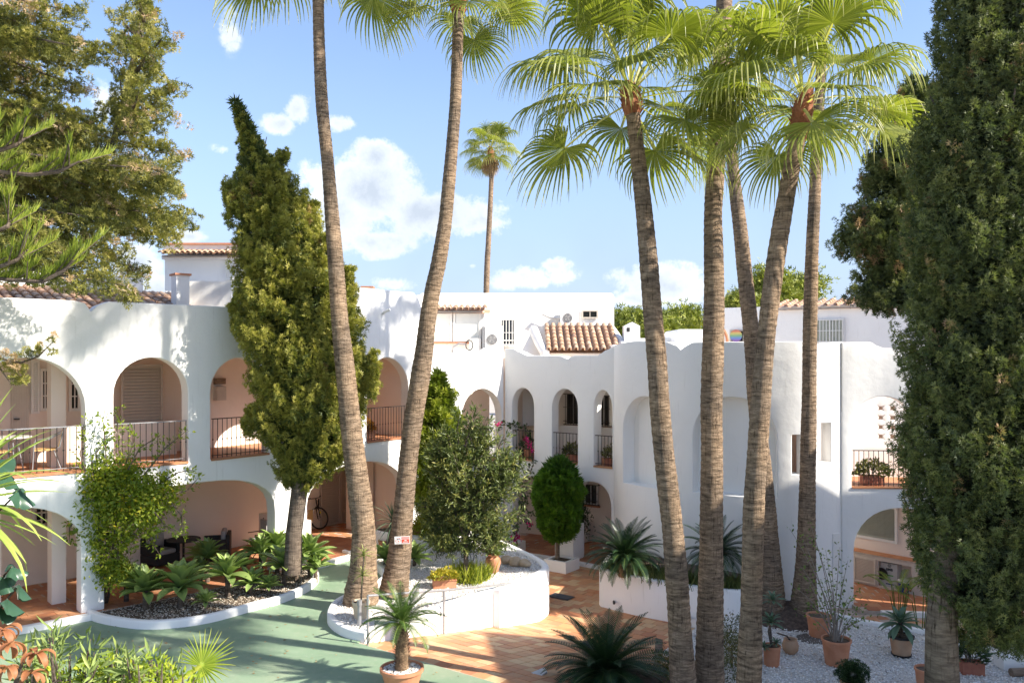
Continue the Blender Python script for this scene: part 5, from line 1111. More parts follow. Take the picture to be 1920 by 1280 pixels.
palm('thickest straight palm trunk running out of the top of the picture', 14.6, [(1328, 1400, 68), (1330, 1280, 63), (1331, 1180, 54), (1333, 1080, 51), (1334, 960, 48), (1335, 840, 45), (1334, 760, 45), (1337, 660, 45), (1339, 560, 41), (1338, 470, 40), (1337, 400, 37), (1341, 330, 38), (1345, 250, 36), (1349, 170, 35), (1354, 80, 33), (1358, 0, 32), (1372, -640, 28)], scale=1.2, seed=5, n=14, boot=.4)
palm('slender palm trunk crossing behind the red-collared palm', 20.6, [(1446, 1150, 66), (1444, 1100, 56), (1439, 1000, 44), (1432, 900, 38), (1424, 820, 34), (1416, 740, 33), (1412, 660, 34), (1405, 590, 33), (1396, 510, 31), (1388, 430, 29), (1378, 350, 26), (1370, 270, 22), (1364, 190, 20), (1360, 130, 20)], scale=.9, seed=6, n=9, boot=.3)
palm('palm with a rust red fibrous collar under its full crown', 12.3, [(1396, 1400, 62), (1404, 1280, 54), (1408, 1160, 46), (1411, 1040, 43), (1414, 940, 43), (1420, 850, 42), (1426, 760, 41), (1432, 680, 38), (1440, 600, 37), (1450, 520, 38), (1462, 440, 37), (1474, 370, 35), (1487, 300, 34), (1497, 250, 33), (1506, 205, 32)], scale=.90, seed=7, n=26, boot=.48)
palm('straight palm trunk nearest the tower slit windows', 20.4, [(1506, 1165, 68), (1508, 1120, 52), (1511, 1050, 40), (1513, 960, 35), (1515, 860, 32), (1517, 760, 30), (1518, 660, 29), (1520, 560, 28), (1523, 460, 26), (1528, 360, 24), (1532, 260, 22), (1538, 160, 20), (1542, 40, 20), (1550, -230, 20)], scale=1.2, seed=8, n=14, boot=.3)
# sign fixed to the leaning palm
s0 = PX(754, 1012, 18.9-.32); SG = thing('warning_sign', 'small white and red warning sign fixed round the leaning palm trunk', 'sign', tuple(s0)); m = Matrix.Translation(s0) @ Matrix.Rotation(rad(3), 4, 'Z') @ Matrix.Rotation(rad(-2), 4, 'Y')
mb = MB(); mb.box(-.17, 0, -.085, .17, .006, .085); P('board', mb, WHITEP, SG, m); mb = MB(); mb.box(-.01, -.004, .035, .158, -.001, .07); P('red_band', mb, RED, SG, m); mb = MB(); mb.box(-.01, -.004, -.065, .158, -.001, .02); P('red_band', mb, RED, SG, m)
mb = MB(); mb.box(.0, -.006, .047, .15, -.0045, .056); P('text_line', mb, WHITEP, SG, m); mb = MB(); mb.box(.02, -.006, -.048, .13, -.0045, -.036); P('text_line', mb, WHITEP, SG, m); mb = MB(); mb.box(.05, -.006, -.018, .1, -.0045, .0); P('text_line', mb, WHITEP, SG, m)
for x, z, r, mt in ((-.10, .025, .012, DARKR), (-.065, .03, .01, BLUE), (-.08, -.02, .012, RED), (-.115, 0, .007, RED)): mb = MB(); mb.lathe([(0, 0), (r, 0), (r, .003)], n=12); P('pictogram_dot', mb, mt, SG, m @ Matrix.Translation((x, -.003, z)) @ RX)
mb = MB(); mb.tube([Vector((-.09+math.cos(a)*.058, -.002, math.sin(a)*.058)) for a in np.linspace(0, 2*PI, 25)], .0025, 4, False); P('pictogram_ring', mb, RED, SG, m)

def shoot_tree(name, label, base, blobs, mat, n, nl, size, wid, seed, stems, cat='tree', L=(.35, .75), up=.8, out=.9, droop=.25, spread=.35):
    """crown grown as leafy shoots that start inside and reach outwards"""
    rs = np.random.RandomState(seed); T = thing(name, label, cat, tuple(base)); B = np.array(blobs, float); w = B[:, 3]*B[:, 5]; i = rs.choice(len(B), n, p=w/w.sum())
    d = rs.normal(0, 1, (n, 3)); d /= np.linalg.norm(d, axis=1, keepdims=True); Ln = rs.uniform(*L, n); r = rs.uniform(.35, 1.02, n)
    S = B[i, :3]+d*B[i, 3:6]*r[:, None]; A = d*out+[0, 0, up]+rs.normal(0, .3, (n, 3)); A /= np.linalg.norm(A, axis=1, keepdims=True); S = S-A*Ln[:, None]*.75
    t = rs.uniform(.15, 1, (n, nl)); C = S[:, None]+A[:, None]*(t*Ln[:, None])[..., None]; C[..., 2] -= droop*(t*Ln[:, None])**2; dd = A[:, None]*.9+rs.normal(0, 1, (n, nl, 3))*.75; tint = np.clip(rs.uniform(0, .45, (n, 1))+.35*t+rs.uniform(-.1, .2, (n, nl)), 0, 1)
    C, dd, tint = C.reshape(-1, 3), dd.reshape(-1, 3), tint.ravel(); foliage('leaves', [cloud(C, dd, rs.uniform(.65, 1.2, len(C))*size, DIA, tint, rs, wid=wid)], mat, T)
    mb = MB()
    for s_ in stems: mb.tube(s_[0], s_[1], 8)
    P('trunk', mb, TREEB, T, smooth=True); mb = MB()
    for k in range(0, n, 4):
        a = Vector(S[k]); mb.tube([a, a+Vector(A[k])*Ln[k]*.9], [.008, .003], 4, False)
    P('twigs', mb, TREEB, T, kind='stuff'); return T
# ------------------------------------------------------------------ garden plants
def leaf_mesh(name, L, W, mat, bend=.35, seed=0, fold=.25, shape=0, ns=7, thick=0):
    rs = np.random.RandomState(seed); V, F, T = [], [], []; p = np.array([0., 0, 0]); a = 0.0
    for k in range(ns+1):
        t = k/ns
        w = W*(math.sin(PI*min(1, .12+t*.88)**.85)**.8 if shape == 0 else (1-t)**.7*.9+.04) if t < 1 else .002
        if shape == 0: w = W*(.38+.62*math.sin(PI*min(1, t*1.02)**1.1)**.9)*(1 if t < .8 else max(0.02, (1-t)/.2)**.7) if t > .0 else W*.35
        c, s = math.cos(a), math.sin(a); n = np.array([-s, 0, c])
        V += [p+n*w*fold+np.array([0, w/2, 0]), p, p+n*w*fold-np.array([0, w/2, 0])]; T += [.35+.25*t, .25+.2*t, .35+.25*t]
        p = p+np.array([c, 0, s])*L/ns; a -= bend/ns*(1+t)
    for k in range(ns):
        i = k*3; F += [(i, i+1, i+4), (i, i+4, i+3), (i+1, i+2, i+5), (i+1, i+5, i+4)]
    m_ = np_mesh(name, np.array(V), np.array(F), mat, np.clip(np.array(T)+rs.uniform(-.05, .05), 0, 1), smooth=True); return m_
LM = {}
def rosette(parent, top, n, L, W, mat, seed, e0=1.45, e1=-.1, bend=.5, name='leaf', shape=0, fold=.25, rx=None, rnd=.15):
    rs = np.random.RandomState(seed)
    for k in range(n):
        f = k/(n-1); vi = k % 3; key = (mat.name, round(L, 2), round(W, 3), vi, bend, shape)
        if key not in LM: LM[key] = leaf_mesh(name, L, W, mat, bend*(1+.25*(vi-1)), vi, fold, shape)
        e = e0+(e1-e0)*f+rs.uniform(-rnd, rnd); a = k*2.39996+rs.uniform(-.15, .15)
        m = Matrix.Translation(top-Vector((0, 0, .10*f*L))) @ Matrix.Rotation(a, 4, 'Z') @ Matrix.Rotation(-e, 4, 'Y') @ Matrix.Rotation(rs.uniform(-.2, .2), 4, 'X') @ Matrix.Scale(rs.uniform(.82, 1.08)*(.72+.28*min(1, f*2.2)), 4)
        put(name, LM[key], parent, m)
def agave(base, h, size, label, seed, n=24, mat=None, lean=(0, 0), group=None, name='agave_plant', cat='agave'):
    base = Vector(base); T = thing(name, label, cat, tuple(base), 0, group); top = base+Vector((lean[0], lean[1], h)); mb = MB()
    mb.tube([base-Vector((0, 0, .05)), base.lerp(top, .5)+Vector((lean[0]*.1, 0, 0)), top], [.05*size+.012, .045*size+.01, .06*size], 9); P('trunk', mb, TREEB, T, smooth=True)
    rosette(T, top, n+6, .68*size, .20*size, mat or L_AGAVE, seed, 1.45, .12, .38, fold=.3); return T
AG = [(237, 1128, 1090, .95, 'dark green agave leftmost in the kerbed bed beside the climbing plant'), (273, 1142, 1104, 1.1, 'agave second from the left close to the kerb'), (338, 1138, 1098, 1.15, 'large agave in the middle of the bed above the widest kerb curve'),
      (389, 1092, 1042, .95, 'tall agave in front of the round black table'), (377, 1098, 1070, .7, 'pale green agave in front of the wicker armchair'), (427, 1118, 1075, 1.1, 'large agave behind the small pale one on the right half of the bed'), (386, 1142, 1126, .5, 'smallest pale agave against the kerb'),
      (459, 1086, 1058, .62, 'pale agave behind the right half of the bed'), (471, 1116, 1092, .72, 'yellowish agave near the kerb right of the large one'), (489, 1080, 1034, .9, 'agave standing against the arch pillar'), (520, 1074, 1024, 1.0, 'agave at the foot of the cypress trunk on its left'),
      (533, 1098, 1060, 1.05, 'large pale green agave in front of the cypress trunk'), (581, 1084, 1038, 1.1, 'dense agave at the right tip of the kerbed bed'), (504, 1116, 1098, .6, 'small agave at the kerb below the cypress'), (592, 1088, 1062, .8, 'drooping agave spilling over the tip of the kerb'), (556, 1090, 1050, .8, 'agave right of the cypress trunk')]
for i, (px, yb, yt, s, lab) in enumerate(AG):
    b = G(px, yb, .1); h = max(.12, (yb-yt)*b.y/FP); agave(b, h, s, lab, 100+i, n=26 if s > .8 else 20, group='agaves in the kerbed bed')
def cycad(base, h, R, n, label, seed, rt=.14, mat=None, pot=None, e1=-.35, name='cycad'):
    base = Vector(base); T = thing('cycad_plant', label, 'cycad', tuple(base)); rs = np.random.RandomState(seed); mb = MB(); pts = []
    for k in range(12): z = h*k/11; pts.append(base+Vector((0, 0, z)))
    mb.tube(pts, [rt*(1+.1*math.sin(k*1.9))*(1 if k < 10 else .75) for k in range(12)], 12)
    t = P('trunk', mb, m_cyc, T, smooth=True); mb = MB()
    for k in range(int(h*420)):
        a = k*2.39996; z = h*k/int(h*420); o = Vector((math.cos(a), math.sin(a), 0)); s = Vector((-o.y, o.x, 0)); c = base+Vector((0, 0, z))+o*rt*.92
        mb.add([c-s*.022, c+s*.022, c+o*.075+Vector((0, 0, .05))], [(0, 1, 2)])
    if mb.f: P('scales', mb, m_cyc, T, kind='stuff')
    top = base+Vector((0, 0, h)); meshes = [cyc_frond(R, e, mat or L_CYC, seed+e) for e in range(4)]
    for k in range(n):
        f = k/(n-1); vi = min(3, int(f*4)); a = k*2.39996+rs.uniform(-.12, .12); put('frond', meshes[vi], T, Matrix.Translation(top) @ Matrix.Rotation(a, 4, 'Z') @ Matrix.Rotation(-(1.30+(e1-1.30)*f**.8+rs.uniform(-.08, .08)), 4, 'Y') @ Matrix.Rotation(rs.uniform(-.2, .2), 4, 'X') @ Matrix.Scale(rs.uniform(.88, 1.06), 4))
    return T
m_cyc = m_noise('cycad_trunk', (.12, .08, .05), (.44, .30, .18), 24, .95, 1.0, .02, 60)
def cyc_frond(R, vi, mat, seed):
    rs = np.random.RandomState(seed); V, F, T = [], [], []; n = 40; p = np.array([0., 0, 0]); a = 0.0; bend = [.55, .85, 1.1, 1.35][vi]; pts = []
    for k in range(n+1): pts.append((p.copy(), a)); p = p+np.array([math.cos(a), 0, math.sin(a)])*R/n; a -= bend/n*(.4+1.2*k/n)
    for k in range(n):
        (q, a0), (q1, _) = pts[k], pts[k+1]; b = len(V); w = .012*(1-k/n)+.003; V += [q+[0, w, .004], q-[0, w, -.004], q1-[0, w*.9, -.004], q1+[0, w*.9, .004]]; F += [(b, b+1, b+2), (b, b+2, b+3)]; T += [.8]*4
        if k < 5: continue
        f = k/n; L = R*.15*math.sin(PI*min(1, .12+f*.9))**.6*(1 if f < .9 else .7)+.01; d = np.array([math.cos(a0), 0, math.sin(a0)]); nn = np.array([-math.sin(a0), 0, math.cos(a0)])
        for s in (-1, 1):
            v = np.array([0, s, 0])*.88+d*.5+nn*.35; v /= np.linalg.norm(v); b = len(V); w = R*.009; tip = q+v*L-nn*L*.10; V += [q-d*w, q+d*w, q+v*L*.6+d*w*.8+nn*.01, q+v*L*.6-d*w*.8+nn*.01, tip]; F += [(b, b+1, b+2), (b, b+2, b+3), (b+3, b+2, b+4)]; tt = rs.uniform(.1, .6); T += [tt]*5
    return np_mesh('frond', np.array(V), np.array(F), mat, np.array(T))
def pot(base, r, h, mat, name='flower_pot', label=None, rimh=.05, soil=SOIL, parent=None, n=28, taper=.72, rimm=None, cat='pot', group=None, fill=.93):
    base = Vector(base); T = parent or thing(name, label, cat, tuple(base), 0, group)
    mb = MB(); mb.lathe([(0, 0), (r*taper, 0), (r*.93, h-rimh), (r*.95, h-rimh-.002), (r, h-rimh+.006), (r, h), (r*.9, h), (r*.88, h*.7)], base, n); P('pot', mb, mat, T, smooth=True)
    mb = MB(); mb.lathe([(0, h*fill), (r*.9, h*fill-.01)], base, n); P('soil', mb, soil, T); return T
# foreground potted cycad
c = G(755, 1250, .30); b = Vector((c.x, c.y-.1, 0)); s_ = c.y/FP; rp_ = 41*s_
PTC = pot(b, rp_, .34, POT, 'potted_cycad', 'sunlit cycad with a shaggy trunk in a wide terracotta pot on the green court', .06, fill=.9)
PTC['category'] = 'potted plant'
def discpoly(c, r, n=24): return [(c[0]+math.cos(2*PI*k/n)*r, c[1]+math.sin(2*PI*k/n)*r) for k in range(n)]
pebbles(900, discpoly(b, rp_*.88), .30, .018, PEBW, PTC, seed=8)
cy = cycad(b+Vector((0, 0, .28)), .80, .80, 40, 'cycad with a shaggy trunk growing in the foreground terracotta pot', 5, .105, L_PCYC if False else m_leaf('fresh_cycad_leaf', [(0, (.04, .085, .02)), (.5, (.10, .17, .04)), (1, (.30, .36, .10))], .25, .35), e1=.05)
cy['category'] = 'cycad'
cycad((1.68, 14.9, -.35), .30, 1.32, 84, 'large dark green cycad in the foreground beside the ramp', 9, .2, e1=-.25)
cycad(tuple(G(1172, 1080, -.05)), .5, 1.15, 76, 'left cycad in the curved planter in front of the arcade', 13, .17, e1=-.12)
c2 = PX(1345, 1060, 20.75); cycad((c2.x, c2.y, -.07), .8, 1.05, 54, 'right cycad in the curved planter between the palm trunks', 17, .13, e1=-.3)
# grass along the planter edge
def blades(name, label, pts, n, L, mat, seed, spread=.25, parent=None, w=.03):
    rs = np.random.RandomState(seed); pth = Path(pts); P_, D_ = [], []
    for k in range(n):
        p, t, nn = pth.at(rs.uniform(0, pth.L), rs.normal(0, spread)); P_.append((p.x, p.y, pts[0][2])); D_.append((rs.normal(0, .45), rs.normal(0, .45), 1))
    tm = T_([(-.5*w*2, 0, 0), (.5*w*2, 0, 0), (.4*w*2, .55, .06), (-.4*w*2, .55, .06), (0, 1, .26)], [(0, 1, 2), (0, 2, 3), (3, 2, 4)])
    V, F, T = merge([cloud(np.array(P_), np.array(D_), rs.uniform(.6, 1.2, n)*L, tm, rs.uniform(0, 1, n), rs)]); o = put(name, np_mesh(name, V, F, mat, T), parent); return tag(o, label, None, kind='stuff')
blades('grass_tufts', 'grassy tufts edging the curved planter', [(2.65, 22.3, -.07), (3.3, 21.6, -.07), (4.2, 21.0, -.07), (5.0, 20.5, -.07), (5.7, 20.5, -.07)], 3600, .33, L_GRASS, 50, .22)
blades('grass_tufts', 'thin grass growing at the foot of the oleander', [(-1.4, 20.1, .17), (-.9, 20.3, .17), (-.6, 20.2, .17)], 700, .45, L_THU, 51, .2)
# generic leafy crown
def crown(name, label, base, blobs, mat, n, size, seed, tmpl=DIA, wid=.4, stems=None, cat='shrub', up=.5, fill=.55, jitter=.8, group=None, outw=.8):
    """blobs: (cx,cy,cz,rx,ry,rz)"""
    rs = np.random.RandomState(seed); T = thing(name, label, cat, tuple(base), 0, group); B = np.array(blobs, float); wts = B[:, 3]*B[:, 5]; wts /= wts.sum(); i = rs.choice(len(B), n, p=wts)
    d = rs.normal(0, 1, (n, 3)); d /= np.linalg.norm(d, axis=1, keepdims=True); r = 1-(1-fill)*rs.uniform(0, 1, n)**1.6; r *= .82+.3*vnoise(d+B[i, :3], 3.1, seed)
    Pp = B[i, :3]+d*B[i, 3:6]*r[:, None]; D = d*outw+np.array([0, 0, up])+rs.normal(0, jitter*.5, (n, 3))
    k = n//7; cl = np.repeat(np.arange(k), 7)[:n]; Pc = Pp.copy(); Pc[:len(cl)] = Pp[cl]+rs.normal(0, size*.9, (len(cl), 3)); tint = np.zeros(n); tc_ = rs.uniform(0, .55, k+1); tint[:len(cl)] = tc_[cl]; tint += rs.uniform(0, .4, n)
    foliage('leaves', [cloud(Pc, D, rs.uniform(.65, 1.25, n)*size, tmpl, np.clip(tint, 0, 1), rs, wid=wid)], mat, T)
    if stems:
        mb = MB()
        for s in stems: mb.tube(s[0], s[1], 8)
        P('trunk' if len(stems) < 3 else 'stems', mb, TREEB, T, smooth=True)
    return T
def ob(px, py, Y, w, h, d=None): c = PX(px, py, Y); return (c.x, c.y, c.z, w*Y/FP/2, (d or w)*Y/FP/2, h*Y/FP/2)
ob0 = G(872, 1090, .17)
shoot_tree('oleander_tree', 'broad grey green oleander tree growing from the white pebble bed', ob0, [ob(880, 915, 20.4, 150, 150, 130), ob(845, 850, 20.6, 100, 110, 90), ob(935, 895, 20.2, 90, 110, 80), ob(822, 955, 20.5, 80, 90, 80), ob(905, 975, 20.3, 140, 70, 90), ob(900, 830, 20.6, 70, 90, 60), ob(955, 870, 20.4, 55, 60, 50), ob(830, 1000, 20.3, 60, 50, 50), ob(860, 1015, 20.2, 130, 50, 70), ob(920, 1000, 20.2, 80, 60, 60)],
      L_OLE, 1250, 20, .13, .24, 61, [([ob0, ob0+Vector((.02, .05, .5)), PX(872, 960, 20.3), PX(880, 880, 20.4)], [.075, .06, .05, .03]), ([PX(873, 1010, 20.2), PX(905, 930, 20.3), PX(935, 880, 20.3)], [.04, .03, .015]), ([PX(873, 1010, 20.2), PX(845, 940, 20.4), PX(830, 880, 20.5)], [.04, .03, .015])])
rs0 = np.random.RandomState(5)
sp_ = [[PX(x0, y0, 20.4), PX((x0+x1)/2+rs0.uniform(-6, 6), (y0+y1)/2, 20.4), PX(x1, y1, 20.4)] for x0, y0, x1, y1 in ((860, 830, 862, 775), (880, 830, 884, 782), (905, 820, 912, 784), (845, 850, 832, 800), (930, 850, 946, 815), (950, 880, 972, 862), (960, 920, 986, 905), (950, 960, 984, 965), (830, 900, 800, 880), (820, 950, 788, 950), (835, 1000, 800, 1010), (925, 1000, 960, 1020), (870, 840, 896, 768))]
spray('oleander_shoots', 'long oleander shoots standing out of the top of the oleander tree', sp_, L_OLE, 62, .15, .2, 5, tmpl=[(DIA[0]*np.array([.26, 1, 1]), DIA[1])], every=.045, cat='shoots')
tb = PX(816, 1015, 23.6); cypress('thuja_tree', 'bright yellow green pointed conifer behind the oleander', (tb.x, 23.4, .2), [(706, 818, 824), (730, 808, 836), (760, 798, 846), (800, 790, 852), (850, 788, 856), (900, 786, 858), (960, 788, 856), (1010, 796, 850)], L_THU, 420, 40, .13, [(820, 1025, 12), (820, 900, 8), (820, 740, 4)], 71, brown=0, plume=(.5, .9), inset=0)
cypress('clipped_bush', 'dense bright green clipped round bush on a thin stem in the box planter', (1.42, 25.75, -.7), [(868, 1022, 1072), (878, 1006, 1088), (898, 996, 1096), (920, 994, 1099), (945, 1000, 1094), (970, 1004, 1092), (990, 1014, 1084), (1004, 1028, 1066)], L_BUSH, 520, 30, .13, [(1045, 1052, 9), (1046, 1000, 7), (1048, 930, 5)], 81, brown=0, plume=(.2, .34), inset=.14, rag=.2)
crown('dark_shrub', 'small dark shrub on the lower terrace behind the white gate post', PX(1090, 1005, 27.6), [ob(1088, 978, 27.6, 34, 60), ob(1086, 960, 27.6, 26, 30)], L_DK, 900, .11, 82, stems=[([PX(1088, 1012, 27.6), PX(1088, 980, 27.6)], [.03, .02])])
# climbing plant on the left pillar
cbs = G(188, 1132, .1); Yc = 18.0
crown('climbing_plant', 'yellow green climbing shrub growing up the pillar between the two lower arches', cbs, [ob(235, 930, Yc-.1, 170, 110, 60), ob(180, 960, Yc, 90, 150, 55), ob(205, 1040, Yc, 75, 100, 55), ob(290, 925, Yc+.1, 110, 70, 50), ob(215, 885, Yc, 100, 60, 45), ob(175, 900, Yc, 70, 70, 45), ob(255, 985, Yc, 90, 70, 45), ob(215, 1075, Yc, 50, 60, 45)],
      L_CREEP, 11500, .095, 91, wid=.5, up=.1, fill=.45, stems=[([cbs+Vector((dx, dy, 0)), PX(190+k*9, 1060, Yc), PX(185+k*16, 980, Yc), PX(195+k*22, 910, Yc)], [.035, .028, .02, .01]) for k, (dx, dy) in enumerate(((-.06, 0), (0, .05), (.07, 0), (.12, .04)))], cat='climber')
cs = [[(175, 900), (170, 840), (158, 790)], [(200, 870), (196, 820), (192, 775)], [(225, 870), (220, 800), (222, 765)], [(240, 880), (262, 840), (300, 815)], [(270, 890), (310, 840), (352, 805)], [(300, 905), (335, 885), (362, 880)], [(330, 925), (352, 918), (374, 893)], [(290, 960), (310, 985), (345, 1000)], [(320, 940), (340, 965), (342, 998)], [(160, 930), (135, 930), (125, 915)], [(150, 960), (130, 990), (130, 1015)], [(185, 880), (180, 850), (205, 815)], [(235, 870), (250, 830), (248, 800)], [(160, 880), (150, 850), (160, 815)], [(250, 1000), (280, 1010), (300, 1040)]]
spray('climber_shoots', 'loose leafy shoots of the climber reaching over the upper railing', [[PX(x, y, Yc+rs0.uniform(-.4, .2)) for x, y in s] for s in cs], L_CREEP, 92, .085, .14, 4, tmpl=[(DIA[0]*np.array([.5, 1, 1]), DIA[1])], every=.05, cat='shoots')
# spiky yucca between the left trunks
def yucca(label, base, top, n, L, W, mat, seed, r=.05, e1=-.5, name='yucca_plant', bend=.5, heads=None):
    base, top = Vector(base), Vector(top); T = thing(name, label, 'yucca', tuple(base)); mb = MB(); mb.tube([base, base.lerp(top, .5)+Vector((.02, 0, 0)), top], [r*1.2, r, r], 8); P('trunk', mb, TREEB, T)
    for i, h in enumerate(heads or [top]): rosette(T, Vector(h), n, L, W, mat, seed+i, 1.5, e1, bend, shape=1, fold=.15)
    return T
b = G(722, 1040, .17); yucca('spiky dark green yucca between the two left palm trunks', b, PX(737, 975, b.y+.1), 60, .85, .055, L_AGAVEB, 201, .07)
b = G(716, 1068, .17); agave(G(722, 1058, .17), .18, .8, 'dark agave behind the foot of the sign palm on its left', 121, n=22, group=None)
agave(G(777, 1060, .17), .22, .85, 'dark agave behind the foot of the sign palm on its right', 122, n=22)
q = G(720, 1030, .17); pot(q, .17, .28, POT, label='terracotta pot half hidden behind the yucca', name='flower_pot')
b = G(677, 1158, .17); PY = pot(b, .19, .36, POTC, label='cream pot with a two headed dracaena beside the bare palm trunk', name='potted_dracaena', cat='potted plant')
mb = MB(); mb.tube([b+Vector((0, 0, .3)), PX(680, 1075, b.y), PX(682, 1040, b.y)], [.022, .018, .014], 6); P('stem', mb, TREEB, PY); rosette(PY, PX(680, 1076, b.y), 26, .30, .035, L_YEL if False else m_leaf('pale_dracaena', [(0, (.18, .24, .05)), (.6, (.40, .42, .14)), (1, (.55, .52, .28))], .3), 220, 1.4, -.3, .6, shape=1); rosette(PY, PX(682, 1038, b.y), 26, .32, .035, bpy.data.materials['pale_dracaena'], 221, 1.4, -.3, .6, shape=1)
mb = MB(); q = G(674, 1172, .17); mb.tube([q, q+Vector((0, 0, .42))], .04, 12); PB_ = P('bollard_lamp', mb, GREYM, label='short grey bollard lamp in front of the cream pot', cat='lamp'); 
mb = MB(); mb.tube([q+Vector((0, 0, .42)), q+Vector((0, 0, .52))], .052, 12); P('lamp_head', mb, GREYM, PB_)
# pots on the pebble bed
b = G(925, 1072, .17); T = thing('urn_plant', 'bulging terracotta urn with pale succulents on the pebble bed', 'potted plant', tuple(b)); mb = MB(); mb.lathe([(0, 0), (.12, 0), (.155, .12), (.20, .26), (.185, .36), (.13, .41), (.16, .45), (.13, .45), (.1, .4), (0, .4)], b, 28); P('urn', mb, POT, T, smooth=True)
for k, (dx, dz, s) in enumerate(((-.12, .47, .26), (.06, .5, .28), (.14, .44, .2), (-.02, .54, .26))): rosette(T, b+Vector((dx, -.03, dz)), 18, s, .06, m_leaf('pale_succulent', [(0, (.14, .22, .06)), (.6, (.30, .36, .12)), (1, (.5, .48, .2))], .15) if k == 0 else bpy.data.materials['pale_succulent'], 230+k, 1.4, .1, .2)
agave(b+Vector((.05, .45, 0)), .72, .75, 'pale agave on a thin stem standing behind the terracotta urn', 124, n=18)
def trough(label, base, w, d, h, mat, rz=0, name='plant_trough', cat='planter pot', fo=None):
    m = Matrix.Translation(Vector(base)) @ Matrix.Rotation(rz, 4, 'Z'); T = thing(name, label, cat); WM[T.name] = m; T.matrix_basis = m; mb = MB(); t = .02
    mb.box(-w/2, -d/2, 0, w/2, -d/2+t, h); mb.box(-w/2, d/2-t, 0, w/2, d/2, h); mb.box(-w/2, -d/2+t, 0, -w/2+t, d/2-t, h); mb.box(w/2-t, -d/2+t, 0, w/2, d/2-t, h); mb.box(-w/2+t, -d/2+t, 0, w/2-t, d/2-t, h*.85); P('trough', mb, mat, T, m)
    mb = MB(); mb.box(-w/2-.012, -d/2-.012, h-.03, w/2+.012, -d/2-.001, h+.004); mb.box(-w/2-.012, d/2+.001, h-.03, w/2+.012, d/2+.012, h+.004); P('rim', mb, mat, T, m)
    if fo:
        n, size, L, mt, rw, rh, sd, *w_ = fo; rs = np.random.RandomState(sd); V = rs.normal(0, 1, (n, 3)); V /= np.linalg.norm(V, axis=1, keepdims=True); c = np.array(m.translation); r = rs.uniform(.45, 1.02, n)**.6*(.8+.3*vnoise(V, 2.7, sd))
        Pp = V*np.array([rw, rw*.7, rh])*r[:, None]; Pp[:, 2] = np.abs(Pp[:, 2])+h; ca, sa = math.cos(rz), math.sin(rz); Q = np.stack([Pp[:, 0]*ca-Pp[:, 1]*sa+c[0], Pp[:, 0]*sa+Pp[:, 1]*ca+c[1], Pp[:, 2]+c[2]], 1)
        foliage('leaves', [cloud(Q, V+[0, 0, .5], rs.uniform(.7, 1.3, n)*size, DIA, np.clip(rs.uniform(0, .75, n)+Pp[:, 2]*.3, 0, 1), rs, wid=L)], mt, T)
        mb = MB()
        for k in range(9): a = rs.uniform(0, 6.28); rr = rs.uniform(.3, .8); mb.tube([m @ Vector((math.cos(a)*rw*.25, math.sin(a)*d*.25, h*.8)), m @ Vector((math.cos(a)*rw*rr, math.sin(a)*rw*.5*rr, h+rh*.7))], [.012, .006], 5)
        P('stems', mb, TREEB, T, kind='stuff')
    return T
trough('terracotta trough of yellow succulents on the pebble bed behind the handrail', G(833, 1100, .17), .55, .25, .2, POT, .2, fo=(1100, .06, .6, L_YEL, .36, .26, 301), name='potted_succulent')
trough('terracotta trough with yellow leaved plant on the raised white planter', PX(790, 1004, 23.1)+Vector((0, .2, -.03)), .5, .22, .18, POT, -.1, fo=(320, .09, .5, L_YEL, .25, .42, 302), name='potted_plant')
for i, (x, y, s) in enumerate(((951, 1054, .17), (967, 1057, .19), (984, 1060, .16), (835, 1031, .16), (822, 1028, .18), (1001-6, 1062, .0))):
    if not s: continue
    bm = __import__('bmesh').new(); __import__('bmesh').ops.create_icosphere(bm, subdivisions=3, radius=s)
    for v in bm.verts: v.co = Vector((v.co.x*1.15, v.co.y*.9, v.co.z*.7))*(1+.22*noise.noise(v.co*6+Vector((i, 0, 0))))
    me = bpy.data.meshes.new('boulder'); bm.to_mesh(me); bm.free(); me.materials.append(STONE); me.shade_smooth(); q = G(x, y, .2)
    put('boulder', me, None, Matrix.Translation(q+Vector((0, 0, .07))) @ Matrix.Rotation(i*1.3, 4, 'Z'), label=['rounded tan boulder left of three on the planter wall', 'rounded tan boulder in the middle of three on the planter wall', 'rounded tan boulder nearest the end of the planter wall', 'rounded boulder by the raised planter on the right', 'rounded boulder by the raised planter on the left'][i], category='x') if False else tag(put('boulder', me, None, Matrix.Translation(q+Vector((0, 0, .07))) @ Matrix.Rotation(i*1.3, 4, 'Z')), ['rounded tan boulder left of three on the planter wall', 'rounded tan boulder in the middle of three on the planter wall', 'rounded tan boulder nearest the end of the planter wall', 'rounded boulder by the raised planter on the right', 'rounded boulder by the raised planter on the left'][i], 'boulder')
# handrail along the ramp
HR = thing('ramp_handrail', 'grey metal handrail running down beside the tiled ramp', 'handrail', (-2.83, 16.2, 0)); hp = [Vector((-2.83, 16.22, 0)), Vector((-1.48, 17.95, -.38)), Vector((-.38, 19.35, -.65)), Vector((.25, 20.1, -.8))]
mb = MB(); mb.tube([p+Vector((0, 0, .95)) for p in hp], .024, 8); P('top_rail', mb, GREYM, HR)
for p in hp[:2]: mb = MB(); mb.tube([p-Vector((0, 0, .03)), p+Vector((0, 0, .95))], .024, 8); P('post', mb, GREYM, HR)
mb = MB(); mb.tube([hp[0]+Vector((0, 0, .3)), hp[0]+Vector((-.02, .12, .3))], .012, 6); P('bracket', mb, GREYM, HR)
for f in (.35, .95): p = hp[2].lerp(hp[3], f)+Vector((0, 0, .95)); mb = MB(); mb.tube([p, p+Vector((0, 0, -.14)), p+Vector((-.07, .07, -.16))], .010, 6); P('bracket', mb, IRON, HR)
